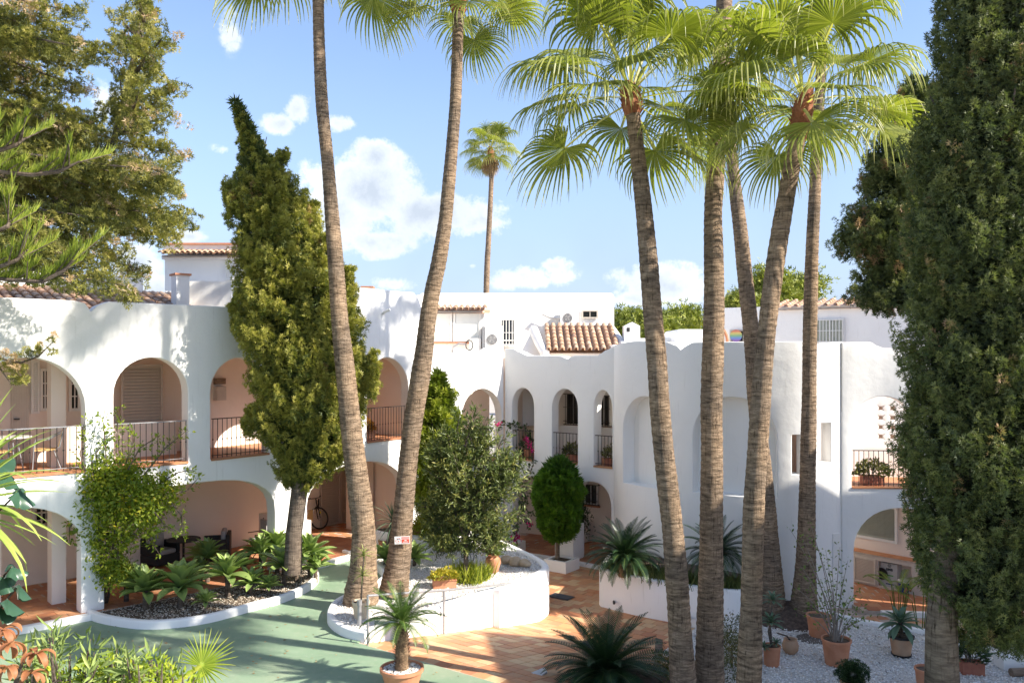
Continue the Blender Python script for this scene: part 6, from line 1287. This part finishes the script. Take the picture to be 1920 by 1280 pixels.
# ------------------------------------------------------------------ right gravel bed pots
def gp(px, py): return G(px, py, -.865)
b = gp(1535, 1192); T = pot(b, .285, .50, POT, label='large terracotta pot with bare twigs beside the manhole cover', name='flower_pot', group=None)
b = gp(1568, 1244); T = pot(b, .31, .54, POT, label='largest terracotta pot holding the thin leggy ficus', name='potted_ficus', cat='potted plant')
rsf = np.random.RandomState(4); mb = MB(); C, A = [], []
tips = [(1480, 990), (1500, 1000), (1520, 985), (1548, 1030), (1575, 1025), (1590, 1050), (1610, 1100), (1620, 1130), (1500, 1060), (1490, 1100), (1515, 1130), (1540, 1090), (1600, 1160), (1560, 1060), (1580, 1090), (1530, 1020), (1505, 1145), (1625, 1150), (1555, 1120), (1572, 1140), (1590, 1120), (1510, 1080), (1640, 1155)]
for px, py in tips:
    r0 = b+Vector((rsf.uniform(-.08, .08), rsf.uniform(-.08, .08), .45)); tip = PX(px, py, b.y+rsf.uniform(-.4, .4)); mid = r0.lerp(tip, .5)+Vector((0, 0, rsf.uniform(.0, .2))); mid.x = r0.x+(tip.x-r0.x)*.3
    pts = [r0*(1-t)**2+mid*2*t*(1-t)+tip*t*t for t in np.linspace(0, 1, 9)]; mb.tube(pts, [.016*(1-.8*t) for t in np.linspace(0, 1, 9)], 5)
    for k in range(4, 9):
        for q in range(4): C.append(pts[k]+Vector(rsf.normal(0, .06, 3))); A.append(Vector(rsf.normal(0, 1, 3))-Vector((0, 0, .5)))
P('stems', mb, m_noise('grey_twig', (.22, .18, .15), (.32, .27, .22), 9, .9, 0), T, kind='stuff'); C, A = np.array(C), np.array(A); foliage('leaves', [cloud(C, A, rsf.uniform(.06, .10, len(C)), DIA, rsf.uniform(0, 1, len(C)), rsf, wid=.5)], L_FIC, T)
b = gp(1482, 1224); T = thing('clay_jar', 'small round tan clay jar with a sagging succulent stem', 'jar', tuple(b)); mb = MB(); mb.lathe([(0, 0), (.10, 0), (.165, .08), (.18, .18), (.15, .27), (.13, .30), (.15, .32), (.12, .32), (.11, .26)], b, 24); P('jar', mb, POTT, T, smooth=True)
mb = MB(); mb.tube([b+Vector((0, 0, .28)), b+Vector((-.08, 0, .38)), b+Vector((-.3, -.05, .46))], [.022, .02, .016], 6); P('stem', mb, TREEB, T)
b = gp(1440, 1246); b.x += .08; T = pot(b, .19, .42, POT, label='terracotta pot with a tall twin headed blue green agave behind the palm trunk', name='potted_agave', cat='potted plant', taper=.8)
for hd, s in ((PX(1449, 1124, b.y), .62), (PX(1446, 1165, b.y-.1), .6), (PX(1455, 1205, b.y-.15), .35), (PX(1432, 1212, b.y-.2), .35)):
    mb = MB(); mb.tube([b+Vector((0, 0, .38)), (b+Vector((0, 0, .5))).lerp(hd, .5)+Vector((-.06, 0, 0)), hd], .025, 6); P('stem', mb, TREEB, T); rosette(T, hd, 20, .5*s, .12*s, L_AGAVEB, int(hd.z*50)+60, 1.4, -.2, .5)
b = gp(1690, 1228); T = pot(b, .255, .44, POTT, label='tan pot with a black rim holding a blue green agave', name='potted_agave', cat='potted plant', taper=.72); mb = MB(); mb.lathe([(.262, .40), (.268, .445), (.23, .448), (.22, .42)], b, 28); P('black_rim', mb, DARKR, T); mb = MB(); mb.lathe([(.19, .0), (.20, .05), (.21, .052), (.2, 0)], b, 28); P('black_base', mb, DARKR, T)
mb = MB(); mb.tube([b+Vector((0, 0, .4)), b+Vector((-.02, 0, .72))], [.05, .045], 8); P('trunk', mb, TREEB, T); rosette(T, b+Vector((-.02, 0, .72)), 26, .52, .13, L_AGAVEB, 341, 1.4, -.5, .5)
b = gp(1738, 1296); pot(b, .23, .46, POT, label='terracotta pot half hidden behind the trunk of the huge cypress', name='flower_pot')
b = gp(1598, 1310); T = pot(b, .23, .36, POTT, label='pot with a compact dark green shrub at the bottom edge', name='potted_shrub', cat='potted plant')
rsf = np.random.RandomState(9); n = 1500; V = rsf.normal(0, 1, (n, 3)); V /= np.linalg.norm(V, axis=1, keepdims=True); Q = V*np.array([.30, .28, .22])*rsf.uniform(.2, 1.05, n)[:, None]+np.array(b)+[0, 0, .5]; foliage('leaves', [cloud(Q, V+[0, 0, .4], rsf.uniform(.05, .085, n), SPR[0], rsf.uniform(0, 1, n), rsf)], L_DK, T)
trough('red clay trough of dark leafy plants between trunk and cypress foliage', gp(1822, 1262), .42, .24, .26, POTR, -.15, fo=(500, .11, .35, L_DK, .32, .55, 311), name='potted_plant')
mb = MB(); b = gp(1524, 1197); mb.lathe([(0, .02), (.33, .02), (.36, .012), (.36, -.02)], b, 28); P('manhole_cover', mb, m_noise('manhole', (.09, .08, .07), (.16, .14, .12), 30, .8, .5), label='round grey manhole cover in the white gravel', cat='manhole cover')
mb = MB(); b = gp(1910, 1262); mb.box(-.22, -.2, 0, .3, .15, .3); P('white_block', mb, WHITE, None, Matrix.Translation(b+Vector((0, .35, 0))), label='white rendered block at the right edge of the gravel', cat='block')
mb = MB(); mb.tube([(-.25, 0, .08), (.35, .05, .08)], .085, 10); P('cut_log', mb, WOOD, None, Matrix.Translation(b+Vector((0, -.15, 0))), label='cut log lying at the right edge of the gravel', cat='log')
mb = MB(); mb.lathe([(1.15, -.05), (.8, .10), (.5, .26), (.3, .36), (0, .4)], (6.9, 20.6, -.87), 24); P('soil_mound', mb, m_noise('root_mound', (.05, .035, .028), (.14, .10, .075), 14, .95, 1, .03, 30), kind='structure', label='brown soil mound round the two rear palm feet')
def areca(label, base, n, L, seed):
    rs = np.random.RandomState(seed); T = thing('areca_palm', label, 'areca palm', tuple(base)); ms = [cyc_frond(L, e, L_AREC, seed+e) for e in range(4)]; mb = MB()
    for k in range(n):
        a = k*2.4; h = rs.uniform(.5, .9); p = Vector(base)+Vector((math.cos(a)*.1, math.sin(a)*.1, 0)); q = p+Vector((math.cos(a)*.12, math.sin(a)*.12, h)); mb.tube([p, q], [.014, .01], 5)
        put('frond', ms[1+k % 3], T, Matrix.Translation(q) @ Matrix.Rotation(a, 4, 'Z') @ Matrix.Rotation(-rs.uniform(.6, 1.2), 4, 'Y') @ Matrix.Scale(rs.uniform(.8, 1.1), 4))
    P('stems', mb, L_AREC, T, kind='stuff')
L_AREC = m_leaf('areca_leaf', [(0, (.09, .14, .02)), (.6, (.20, .27, .04)), (1, (.38, .40, .07))], .3)
q = G(1686, 1160, -.95); areca('yellow green areca palm behind the black rimmed agave pot', (q.x, q.y, -.95), 9, .85, 401); q = G(1728, 1178, -.95); areca('small areca palm at the cypress trunk', (q.x, q.y, -.95), 6, .75, 405)
crown('low_shrub', 'reddish green low shrub between the second and third palm trunks', (4.6, 17.2, -.87), [(4.65, 17.4, -.5, .55, .5, .45), (4.5, 16.6, -.6, .4, .4, .35), (4.9, 18.2, -.45, .5, .4, .45)], L_CONX if False else m_leaf('nandina_leaf', [(0, (.04, .05, .015)), (.5, (.10, .11, .03)), (.85, (.17, .14, .04)), (1, (.28, .12, .05))], .2), 4200, .055, 411, stems=[([(4.6, 17.3, -.87), (4.6, 17.3, -.5)], [.03, .02])])
crown('low_shrub', 'green low shrub at the foot of the lowest-crowned palm', (3.0, 15.2, -.87), [(2.95, 15.3, -.4, .3, .5, .55), (2.9, 14.4, -.45, .3, .5, .5), (3.0, 16.2, -.5, .25, .4, .4)], bpy.data.materials['nandina_leaf'], 3600, .06, 412, stems=[([(2.9, 15.3, -.87), (2.9, 15.3, -.4)], [.03, .02])])
# ------------------------------------------------------------------ balcony plants
trough('terracotta trough of orange leaved jade on the first floor arch near the cypress', PL.w(uL(708), .45, FU+.01), .55, .26, .24, POT, rad(50), fo=(520, .07, .7, L_ORG, .36, .40, 321), name='potted_jade', cat='potted plant')
trough('clay trough of jade plant behind the middle arcade railing', PW.w(uW(1066), .35, FR+.01), .62, .26, .24, POTR, rad(-36), fo=(620, .075, .7, L_JADE, .45, .42, 322), name='potted_jade', cat='potted plant')
trough('clay trough of jade plant behind the arcade railing next to the tower', PW.w(uW(1141), .3, FR+.01), .5, .26, .24, POTR, rad(-38), fo=(480, .075, .7, L_JADE, .42, .5, 323), name='potted_jade', cat='potted plant')
trough('red clay trough of jade plant behind the railing beside the huge cypress', PR.w(uR(1643), .3, FR+.01), .55, .28, .26, POTR, rad(-4), fo=(850, .075, .7, L_JADE, .52, .46, 324), name='potted_jade', cat='potted plant')
b = PW.w(uW(982), .3, FR+.01); T = pot(b, .16, .3, POT, label='clay pot of bougainvillea behind the leftmost arcade railing', name='potted_bougainvillea', cat='potted plant')
bg_ = [[b+Vector((0, 0, .28)), PX(984, 800, b.y), PX(966, 800, b.y), PX(962, 795, 27.5), PX(935, 797, 27.4)], [b+Vector((0, 0, .28)), PX(986, 820, b.y), PX(995, 830, b.y)], [b+Vector((.1, -.25, .2)), PX(1000, 870, 27.4), PX(992, 890, 27.4), PX(978, 900, 27.3), PX(990, 930, 27.2)], [b+Vector((0, 0, .2)), PX(978, 850, b.y), PX(975, 830, b.y)]]
spray('bougainvillea_vine', 'green bougainvillea vine trailing over the leftmost arcade railing', bg_, L_DK if False else m_leaf('vine_leaf', [(0, (.03, .06, .02)), (1, (.11, .16, .05))], .2), 421, .10, .18, 4, tmpl=[(DIA[0]*np.array([.75, 1, 1]), DIA[1])], every=.06, cat='climber')
def bracts(name, label, cs, n, seed, parent=None):
    rs = np.random.RandomState(seed); Pp = []
    for px, py, Y, w, h in cs: Pp += [np.array(PX(px+rs.normal(0, w), py+rs.normal(0, h), Y+rs.normal(0, .1))) for _ in range(n)]
    Pp = np.array(Pp); V, F, T = merge([cloud(Pp, rs.normal(0, 1, Pp.shape), rs.uniform(.06, .10, len(Pp)), DIA, rs.uniform(0, 1, len(Pp)), rs, wid=.8)]); o = put(name, np_mesh(name, V, F, L_PINK, T), parent); return tag(o, label, None, kind='stuff')
bracts('bougainvillea_flowers', 'magenta bougainvillea flowers behind the leftmost arcade railing', [(992, 830, 27.6, 4, 4), (986, 822, 27.6, 3, 3), (997, 842, 27.6, 3, 4), (933, 795, 27.3, 3, 2)], 26, 431)
bracts('bougainvillea_flowers', 'magenta bougainvillea flowers hanging over the low box planter', [(965, 1010, 26.6, 5, 5), (972, 1006, 26.6, 4, 3), (959, 1024, 26.6, 3, 4), (992, 980, 26.8, 3, 4), (920, 915, 27, 3, 3)], 22, 432)
spray('bougainvillea_vine', 'dark bougainvillea vine hanging between oleander and the low box planter', [[PX(985, 900, 27.2), PX(975, 950, 27), PX(968, 1000, 26.7), PX(960, 1022, 26.6)], [PX(975, 930, 27), PX(990, 960, 27), PX(992, 985, 26.9)], [PX(962, 1000, 26.7), PX(955, 1010, 26.5)]], bpy.data.materials['vine_leaf'], 433, .10, .2, 6, tmpl=[(DIA[0]*np.array([.75, 1, 1]), DIA[1])], every=.06, cat='climber')
# ------------------------------------------------------------------ furniture
def armchair(loc, rz, label):
    m = Matrix.Translation(Vector(loc)) @ Matrix.Rotation(rz, 4, 'Z'); T = thing('wicker_armchair', label, 'armchair', group='black wicker armchairs under the lower arch'); WM[T.name] = m; T.matrix_basis = m
    for nm, b in (('seat_base', (-.36, -.36, .06, .36, .36, .30)), ('backrest', (-.36, .26, .302, .36, .36, .72)), ('armrest', (-.36, -.36, .302, -.27, .258, .60)), ('armrest', (.27, -.36, .302, .36, .258, .60))): mb = MB(); mb.box(*b); o = P(nm, mb, BLACKP, T, m); bv = o.modifiers.new('b', 'BEVEL'); bv.width = .02; bv.segments = 2
    for nm, b in (('seat_cushion', (-.26, -.34, .305, .26, .25, .43)), ('back_cushion', (-.26, .12, .435, .26, .255, .82))): mb = MB(); mb.box(*b); o = P(nm, mb, CUSH, T, m); bv = o.modifiers.new('b', 'BEVEL'); bv.width = .05; bv.segments = 3
armchair(G(292, 1062, GL)+Vector((0, .25, 0)), rad(62), 'black wicker armchair with its back to us left of the round table'); armchair(G(404, 1050, GL)+Vector((0, .1, 0)), rad(-75), 'black wicker armchair with grey cushions right of the round table')
def rtable(loc, r, h, label, mt, base, n=1, name='round_table'):
    loc = Vector(loc); T = thing(name, label, 'table', tuple(loc)); mb = MB(); mb.lathe([(0, h-.03), (r-.01, h-.03), (r, h-.015), (r-.01, h), (0, h)], loc, 32); P('table_top', mb, mt, T)
    if n == 1: mb = MB(); mb.tube([loc, loc+Vector((0, 0, h-.03))], .03, 10); P('column', mb, base, T); mb = MB(); mb.lathe([(0, .03), (r*.55, .012), (r*.55, 0)], loc, 24); P('foot', mb, base, T)
    else:
        for k in range(n): a = 2*PI*k/n+.4; mb = MB(); mb.tube([loc+Vector((math.cos(a)*r*.6, math.sin(a)*r*.6, 0)), loc+Vector((math.cos(a)*r*.3, math.sin(a)*r*.3, h-.03))], .014, 6); P('leg', mb, base, T)
rtable(G(344, 1056, GL), .44, .66, 'round black metal table between the two wicker armchairs', BLACKP, IRON)
q = PL.w(uL(36), 1.0, FU+.02); rtable(q, .42, .72, 'round pale bistro table on the left balcony', m_noise('pale_table', (.52, .50, .46), (.6, .58, .54), 9, .4, 0), GREYM, 4, 'bistro_table')
def wchair(loc, rz, label, name='bistro_chair'):
    m = Matrix.Translation(Vector(loc)) @ Matrix.Rotation(rz, 4, 'Z'); T = thing(name, label, 'chair', group='straw bistro chairs on the left balcony'); WM[T.name] = m; T.matrix_basis = m
    mb = MB(); mb.box(-.21, -.21, .42, .21, .2, .45); P('seat', mb, WICK, T, m); mb = MB()
    for k in range(9):
        x0, x1 = -.22+.44*k/9, -.22+.44*(k+1)/9; y = lambda x: .26-.35*x*x; mb.add([(x0, y(x0), .50), (x1, y(x1), .50), (x1, y(x1)+.07, .84), (x0, y(x0)+.07, .84), (x0, y(x0)+.015, .50), (x1, y(x1)+.015, .50), (x1, y(x1)+.085, .84), (x0, y(x0)+.085, .84)], [(0,1,2,3),(7,6,5,4),(3,2,6,7),(1,0,4,5),(0,3,7,4),(2,1,5,6)])
    P('backrest', mb, WICK, T, m)
    for sx in (-1, 1):
        mb = MB(); mb.tube([(sx*.23, -.24, 0), (sx*.24, -.20, .62), (sx*.25, .05, .66), (sx*.24, .30, .80)], .012, 6); P('front_leg', mb, GREYM, T, m); mb = MB(); mb.tube([(sx*.22, .30, 0), (sx*.22, .16, .42), (sx*.23, .27, .50), (sx*.23, .34, .86)], .012, 6); P('rear_leg', mb, GREYM, T, m)
wchair(PL.w(uL(100), .62, FU+.02), rad(-62), 'straw bistro chair right of the pale round table'); wchair(PL.w(uL(4), .75, FU+.02), rad(70), 'straw bistro chair left of the pale round table')
def fchair(loc, rz, label, mt, cat='chair', h=.98, name='folding_chair', sm=None):
    m = Matrix.Translation(Vector(loc)) @ Matrix.Rotation(rz, 4, 'Z'); T = thing(name, label, cat); WM[T.name] = m; T.matrix_basis = m
    for sx in (-1, 1):
        mb = MB(); mb.tube([(sx*.22, -.28, 0), (sx*.22, .12, .5), (sx*.22, .22, h)], .013, 6); P('leg', mb, mt, T, m); mb = MB(); mb.tube([(sx*.2, .3, 0), (sx*.2, -.15, .46)], .013, 6); P('leg', mb, mt, T, m)
        mb = MB(); mb.tube([(sx*.24, -.22, .62), (sx*.24, .17, .62)], .014, 6); P('armrest', mb, mt, T, m)
    mb = MB(); mb.box(-.21, -.22, .44, .21, .16, .46); P('seat', mb, sm or mt, T, m); mb = MB(); mb.box(-.2, .12, .55, .2, .2, h-.02); P('backrest', mb, sm or mt, T, m)
fchair(G(486, 1040, GL), rad(-50), 'dark folding chair leaning by the arch pillar', IRON, sm=CUSH); fchair(G(570, 1012, GL), rad(-100), 'white metal chair with a straw seat behind the cypress trunk', WHITEP, name='white_chair', h=.9, sm=WICK)
def bicycle(loc, rz):
    m = Matrix.Translation(Vector(loc)) @ Matrix.Rotation(rz, 4, 'Z'); T = thing('mountain_bike', 'black mountain bike parked under the lower arch beside the cypress', 'bicycle'); WM[T.name] = m; T.matrix_basis = m
    for x in (0, 1.12):
        mm = m @ (Matrix.Translation((x, 0, .36)) @ (Matrix.Rotation(rad(50), 4, 'Z') if x == 0 else Matrix.Identity(4))); n = 32; mb = MB(); mb.tube([(math.cos(2*PI*k/n)*.335, 0, math.sin(2*PI*k/n)*.335) for k in range(n+1)], .026, 8, False); w = P('wheel', mb, DARKR, T, mm)
        mb = MB()
        for k in range(16): a = 2*PI*k/16; mb.tube([(math.cos(a)*.02, .02*(-1)**k, math.sin(a)*.02), (math.cos(a)*.32, 0, math.sin(a)*.32)], .0022, 3)
        P('spokes', mb, GREYM, w, mm, kind='stuff'); mb = MB(); mb.tube([(0, -.05, 0), (0, .05, 0)], .03, 8); P('hub', mb, GREYM, w, mm)
        if x == 0: mb = MB(); mb.lathe([(.06, 0), (.085, 0), (.085, .004), (.06, .004)], n=20); P('brake_disc', mb, GREYM, w, mm @ Matrix.Translation((0, -.04, 0)) @ RX)
    f = MB()
    for a, b, r in (((.12, 0, .82), (.55, 0, .36), .026), ((.12, 0, .88), (.62, 0, .80), .02), ((.62, 0, .86), (.55, 0, .36), .018), ((.55, 0, .36), (1.12, 0, .36), .013), ((.62, 0, .78), (1.12, 0, .36), .012), ((.13, 0, .78), (.10, 0, .96), .022)): f.tube([a, b], r, 8)
    P('frame', f, DARKR, T, m); mm = m @ Matrix.Rotation(rad(50), 4, 'Z'); f = MB()
    for s in (-1, 1): f.tube([(.0, s*.06, .36), (.07, s*.06, .72)], .02, 8)
    f.tube([(.07, -.07, .72), (.07, .07, .72)], .025, 8); f.tube([(.07, 0, .72), (.12, 0, .98)], .018, 8); P('fork', f, DARKR, T, mm); f = MB(); f.tube([(.16, -.36, 1.02), (.08, -.1, 1.0), (.08, .1, 1.0), (.16, .36, 1.02)], .013, 8); hb = P('handlebar', f, DARKR, T, mm)
    for s in (-1, 1): f = MB(); f.tube([(.14, s*.25, 1.02), (.17, s*.38, 1.02)], .019, 8); P('grip', f, DARKR, hb, mm)
    f = MB(); f.tube([(.0, -.085, .5), (.015, -.085, .56)], .022, 8); P('yellow_sticker', f, YEL, T, mm); f = MB(); f.box(.5, -.07, .92, .78, .07, .96); P('saddle', f, DARKR, T, m); f = MB(); f.tube([(.6, 0, .8), (.62, 0, .93)], .014, 6); P('seat_post', f, GREYM, T, m)
    f = MB(); f.lathe([(.0, 0), (.09, 0), (.09, .006), (0, .006)], n=20); P('chainring', f, DARKR, T, m @ Matrix.Translation((.55, -.04, .36)) @ RX); f = MB(); f.tube([(.55, -.06, .36), (.6, -.06, .2), (.6, -.15, .2)], .012, 6); f.tube([(.55, .06, .36), (.5, .06, .52), (.5, .15, .52)], .012, 6); P('pedals', f, DARKR, T, m)
q = G(598, 992, GL); bicycle(q, rad(108))
# ------------------------------------------------------------------ distant pines
def pine(label, px, py, w, h, Y, seed, n=3800, size=.55, group='distant stone pines'):
    c = PX(px, py, Y); rs = np.random.RandomState(seed); W, H = w*Y/FP/2, h*Y/FP/2; bl = [(c.x+rs.uniform(-.6, .6)*W, c.y+rs.uniform(-.4, .4)*W, c.z+rs.uniform(-.55, .45)*H, W*rs.uniform(.32, .5), W*rs.uniform(.32, .5), H*rs.uniform(.3, .45)) for _ in range(9)]
    crown('pine_tree', label, (c.x, c.y, -1.25), bl, L_PINE, n, size*Y/80, seed, tmpl=SPR[1], wid=1, up=.7, fill=.7, stems=[([(c.x, c.y, -1.2), (c.x+.5, c.y, c.z*.5), (c.x, c.y, c.z)], [.4, .35, .2])], cat='pine tree', group=group)
pine('yellow green pine partly behind the two crossing palm trunks', 1435, 545, 120, 90, 70, 501); pine('bright pine left of the straight rear palm trunk', 1490, 545, 110, 80, 72, 502); pine('rounded dark pine between the thick palm and the lowest-crowned palm', 1275, 605, 80, 60, 85, 503)
pine('low green pine just right of the penthouse', 1178, 612, 60, 50, 95, 504); pine('small pine behind the little pointed chimney', 1225, 618, 60, 46, 90, 505); pine('green pine lower down behind the roof terraces', 1245, 625, 60, 30, 80, 506); pine('pine at the left foot of the crossing trunks', 1392, 575, 40, 40, 68, 507)
# ------------------------------------------------------------------ foreground planting at the bottom left
YF = 7.0
def fshrub(name, label, stems, mat, seed, size, wid, r=.12, n=4, every=.035, sag=0, cat='shrub', t=DIA):
    st_ = []
    for s in stems: st_.append([PX(x, y, YF+dy) for x, y, dy in s])
    T = spray(name, label, st_, mat, seed, size, r, n, tmpl=[(t[0]*np.array([wid, 1, 1]), t[1])], every=every, cat=cat); return T
rsx = np.random.RandomState(77)
L_GREY = m_leaf('silvery_leaf', [(0, (.12, .18, .06)), (.5, (.26, .34, .10)), (1, (.46, .50, .16))], .3)
L_BR = m_leaf('bright_small_leaf', [(0, (.12, .20, .015)), (.5, (.32, .40, .03)), (1, (.60, .58, .06))], .35)
def fan_stems(cx, cy, n, spread, h, seed, depth=.5):
    rs = np.random.RandomState(seed); out = []
    for k in range(n): a = rs.uniform(-1, 1); x = cx+a*spread; top = cy-h*rs.uniform(.45, 1)*(1-.35*abs(a)); dy = rs.uniform(-depth, depth); out.append([(cx+a*spread*.5, cy+160, dy), (x+rs.uniform(-10, 10), (cy+60+top)/2, dy), (x+a*14+rs.uniform(-14, 14), top, dy)])
    return out
fshrub('grey_shrub', 'silvery narrow leaved shrub in the lower left foreground', fan_stems(115, 1290, 13, 60, 120, 1), L_GREY, 601, .13, .17, .10, 3)
fshrub('grey_shrub', 'silvery shrub with long shoots in the middle of the lower left foreground', fan_stems(235, 1300, 14, 80, 105, 2), L_GREY, 602, .11, .22, .09, 3)
fshrub('bright_shrub', 'bright yellow green small leaved shrub at the bottom edge', fan_stems(185, 1300, 26, 110, 75, 3), L_BR, 603, .055, .5, .07, 5)
fshrub('bright_shrub', 'bright small leaved shrub right of the fan palm leaf at the bottom', fan_stems(300, 1305, 16, 55, 75, 4), L_BR, 604, .05, .5, .07, 5)
T = thing('copper_plant', 'copper red broad leaved plant in the lower left corner', 'plant', tuple(PX(40, 1280, YF-.8))); rs_ = np.random.RandomState(8)
CLm = [leaf_mesh('leaf', .19, .062, L_RED, 1.7, k, .2) for k in range(3)]
for i, (px, py) in enumerate(((6, 1180), (20, 1205), (68, 1225), (60, 1262), (14, 1250), (-10, 1200))):
    for k in range(9): put('leaf', CLm[k % 3], T, Matrix.Translation(PX(px, py, YF-.8+rs_.uniform(-.2, .2))) @ Matrix.Rotation(k*2.4, 4, 'Z') @ Matrix.Rotation(-rs_.uniform(-.5, .8), 4, 'Y') @ Matrix.Scale(rs_.uniform(.6, 1), 4))
mb = MB(); mb.tube([(PX(30, 1280, YF-.8)).xyz*1+Vector((0, 0, -2.9)), PX(30, 1280, YF-.8), PX(45, 1230, YF-.8)], [.03, .02, .008], 6); P('stem', mb, TREEB, T)
T = thing('young_fan_palm', 'bright young fan palm leaf spreading above the foreground shrubs', 'palm', tuple(PX(270, 1400, 7.3)))
FY = fan_mesh(1.2, 91, R=.26, pet=.4, nseg=28, droop=.12, young=1, mat=m_leaf('young_palm_leaf', [(0, (.12, .18, .02)), (.5, (.26, .34, .03)), (1, (.5, .5, .08))], .4))
put('frond', FY, T, Matrix.Translation(PX(300, 1300, 7.3)) @ Matrix.Rotation(rad(50), 4, 'Z') @ Matrix.Rotation(rad(40), 4, 'X') @ Matrix.Rotation(rad(25), 4, 'Y')); put('frond', FY, T, Matrix.Translation(PX(520, 1432, 7.0)) @ Matrix.Rotation(rad(-60), 4, 'Z')); put('frond', FY, T, Matrix.Translation(PX(205, 1340, 7.4)) @ Matrix.Rotation(rad(120), 4, 'Z') @ Matrix.Rotation(rad(-12), 4, 'Y') @ Matrix.Scale(.8, 4))
# yucca and fig leaves at the left edge
yp = PX(-55, 930, 4.9); T = thing('edge_yucca', 'large pale green yucca reaching in from the left edge', 'yucca', (yp.x, yp.y, 0)); mb = MB(); mb.tube([(yp.x, yp.y, -.1), yp], [.12, .09], 10); P('trunk', mb, TREEB, T)
L_EY = m_leaf('edge_yucca_leaf', [(0, (.18, .26, .05)), (.5, (.34, .42, .09)), (1, (.55, .56, .18))], .3, .4)
YL = [leaf_mesh('leaf', .58, .06, L_EY, b_, k, .2, 1) for k, b_ in enumerate((.3, .5, .8))]
for k in range(76): f = k/75; a = k*2.39996; put('leaf', YL[k % 3], T, Matrix.Translation(yp+Vector((0, 0, -.25*f+.1))) @ Matrix.Rotation(a, 4, 'Z') @ Matrix.Rotation(-(1.3-1.9*f), 4, 'Y') @ Matrix.Scale(random.uniform(.85, 1.08), 4))
T = thing('broadleaf_plant', 'dark glossy lobed leaves of a broadleaf plant at the left edge', 'plant', (-3.4, 5.2, 0)); L_FIG = m_leaf('glossy_dark_leaf', [(0, (.02, .05, .03)), (.6, (.045, .10, .06)), (1, (.2, .28, .1))], .15, .3)
def lobed(seed, R=.11):
    rs = np.random.RandomState(seed); V = [(0, 0, 0)]; n = 30
    for k in range(n+1): a = -2.5+5*k/n; r = R*(.5+.5*abs(math.cos(a*1.75))**.7)*(1-.12*abs(a)/2.5); V.append((math.cos(a)*r+R*.15, math.sin(a)*r, .05*math.cos(a*3.5)-.10*(r/R)**2))
    return np_mesh('leaf', np.array(V), np.array([(0, k, k+1) for k in range(1, n+1)]), L_FIG, np.full(len(V), .3+.4*rs.uniform()), True)
FM = [lobed(k) for k in range(3)]; mb = MB()
for k, (px, py) in enumerate(((15, 885), (-10, 862), (38, 918), (5, 1080), (36, 1095), (14, 1122), (-6, 1135), (22, 1062))):
    c = PX(px, py, 5.2+random.uniform(-.3, .3)); put('leaf', FM[k % 3], T, Matrix.Translation(c) @ Matrix.Rotation(random.uniform(-1.2, 1.2), 4, 'Z') @ Matrix.Rotation(random.uniform(.1, .8), 4, 'Y') @ Matrix.Rotation(random.uniform(-.4, .4), 4, 'X') @ Matrix.Scale(random.uniform(.75, 1.1), 4)); mb.tube([Vector((-3.45, 5.2, c.z-.4)), c], .007, 4)
mb.tube([(-3.45, 5.2, 0), (-3.45, 5.2, 5.2)], .03, 8); P('stems', mb, TREEB, T, kind='stuff')
spray('conifer_branch', 'leafy branch tip peeking in at the top right behind the cypress', [[PX(1740, -20, 16), PX(1720, 5, 16), PX(1705, 20, 16)]], L_THU, 700, .12, .25, 8, every=.05) if False else None

# fallen leaves scattered on the green court and the ramp
def litter():
    rs = np.random.RandomState(14); n = 260; Pp = []
    while len(Pp) < n:
        x, y = rs.uniform(-9, .5), rs.uniform(12, 20)
        if inpoly((x, y), green): Pp.append((x, y, .006))
    Pp = np.array(Pp); D = rs.normal(0, 1, (n, 3))*[1, 1, .08]; V, F, T = cloud(Pp, D, rs.uniform(.03, .08, n), DIA, rs.uniform(0, 1, n), rs, roll=False, wid=.7)
    put('fallen_leaves', np_mesh('fallen_leaves', V, F, L_DRY, T), None, None, kind='stuff', label='dry fallen leaves scattered on the green court')
litter()
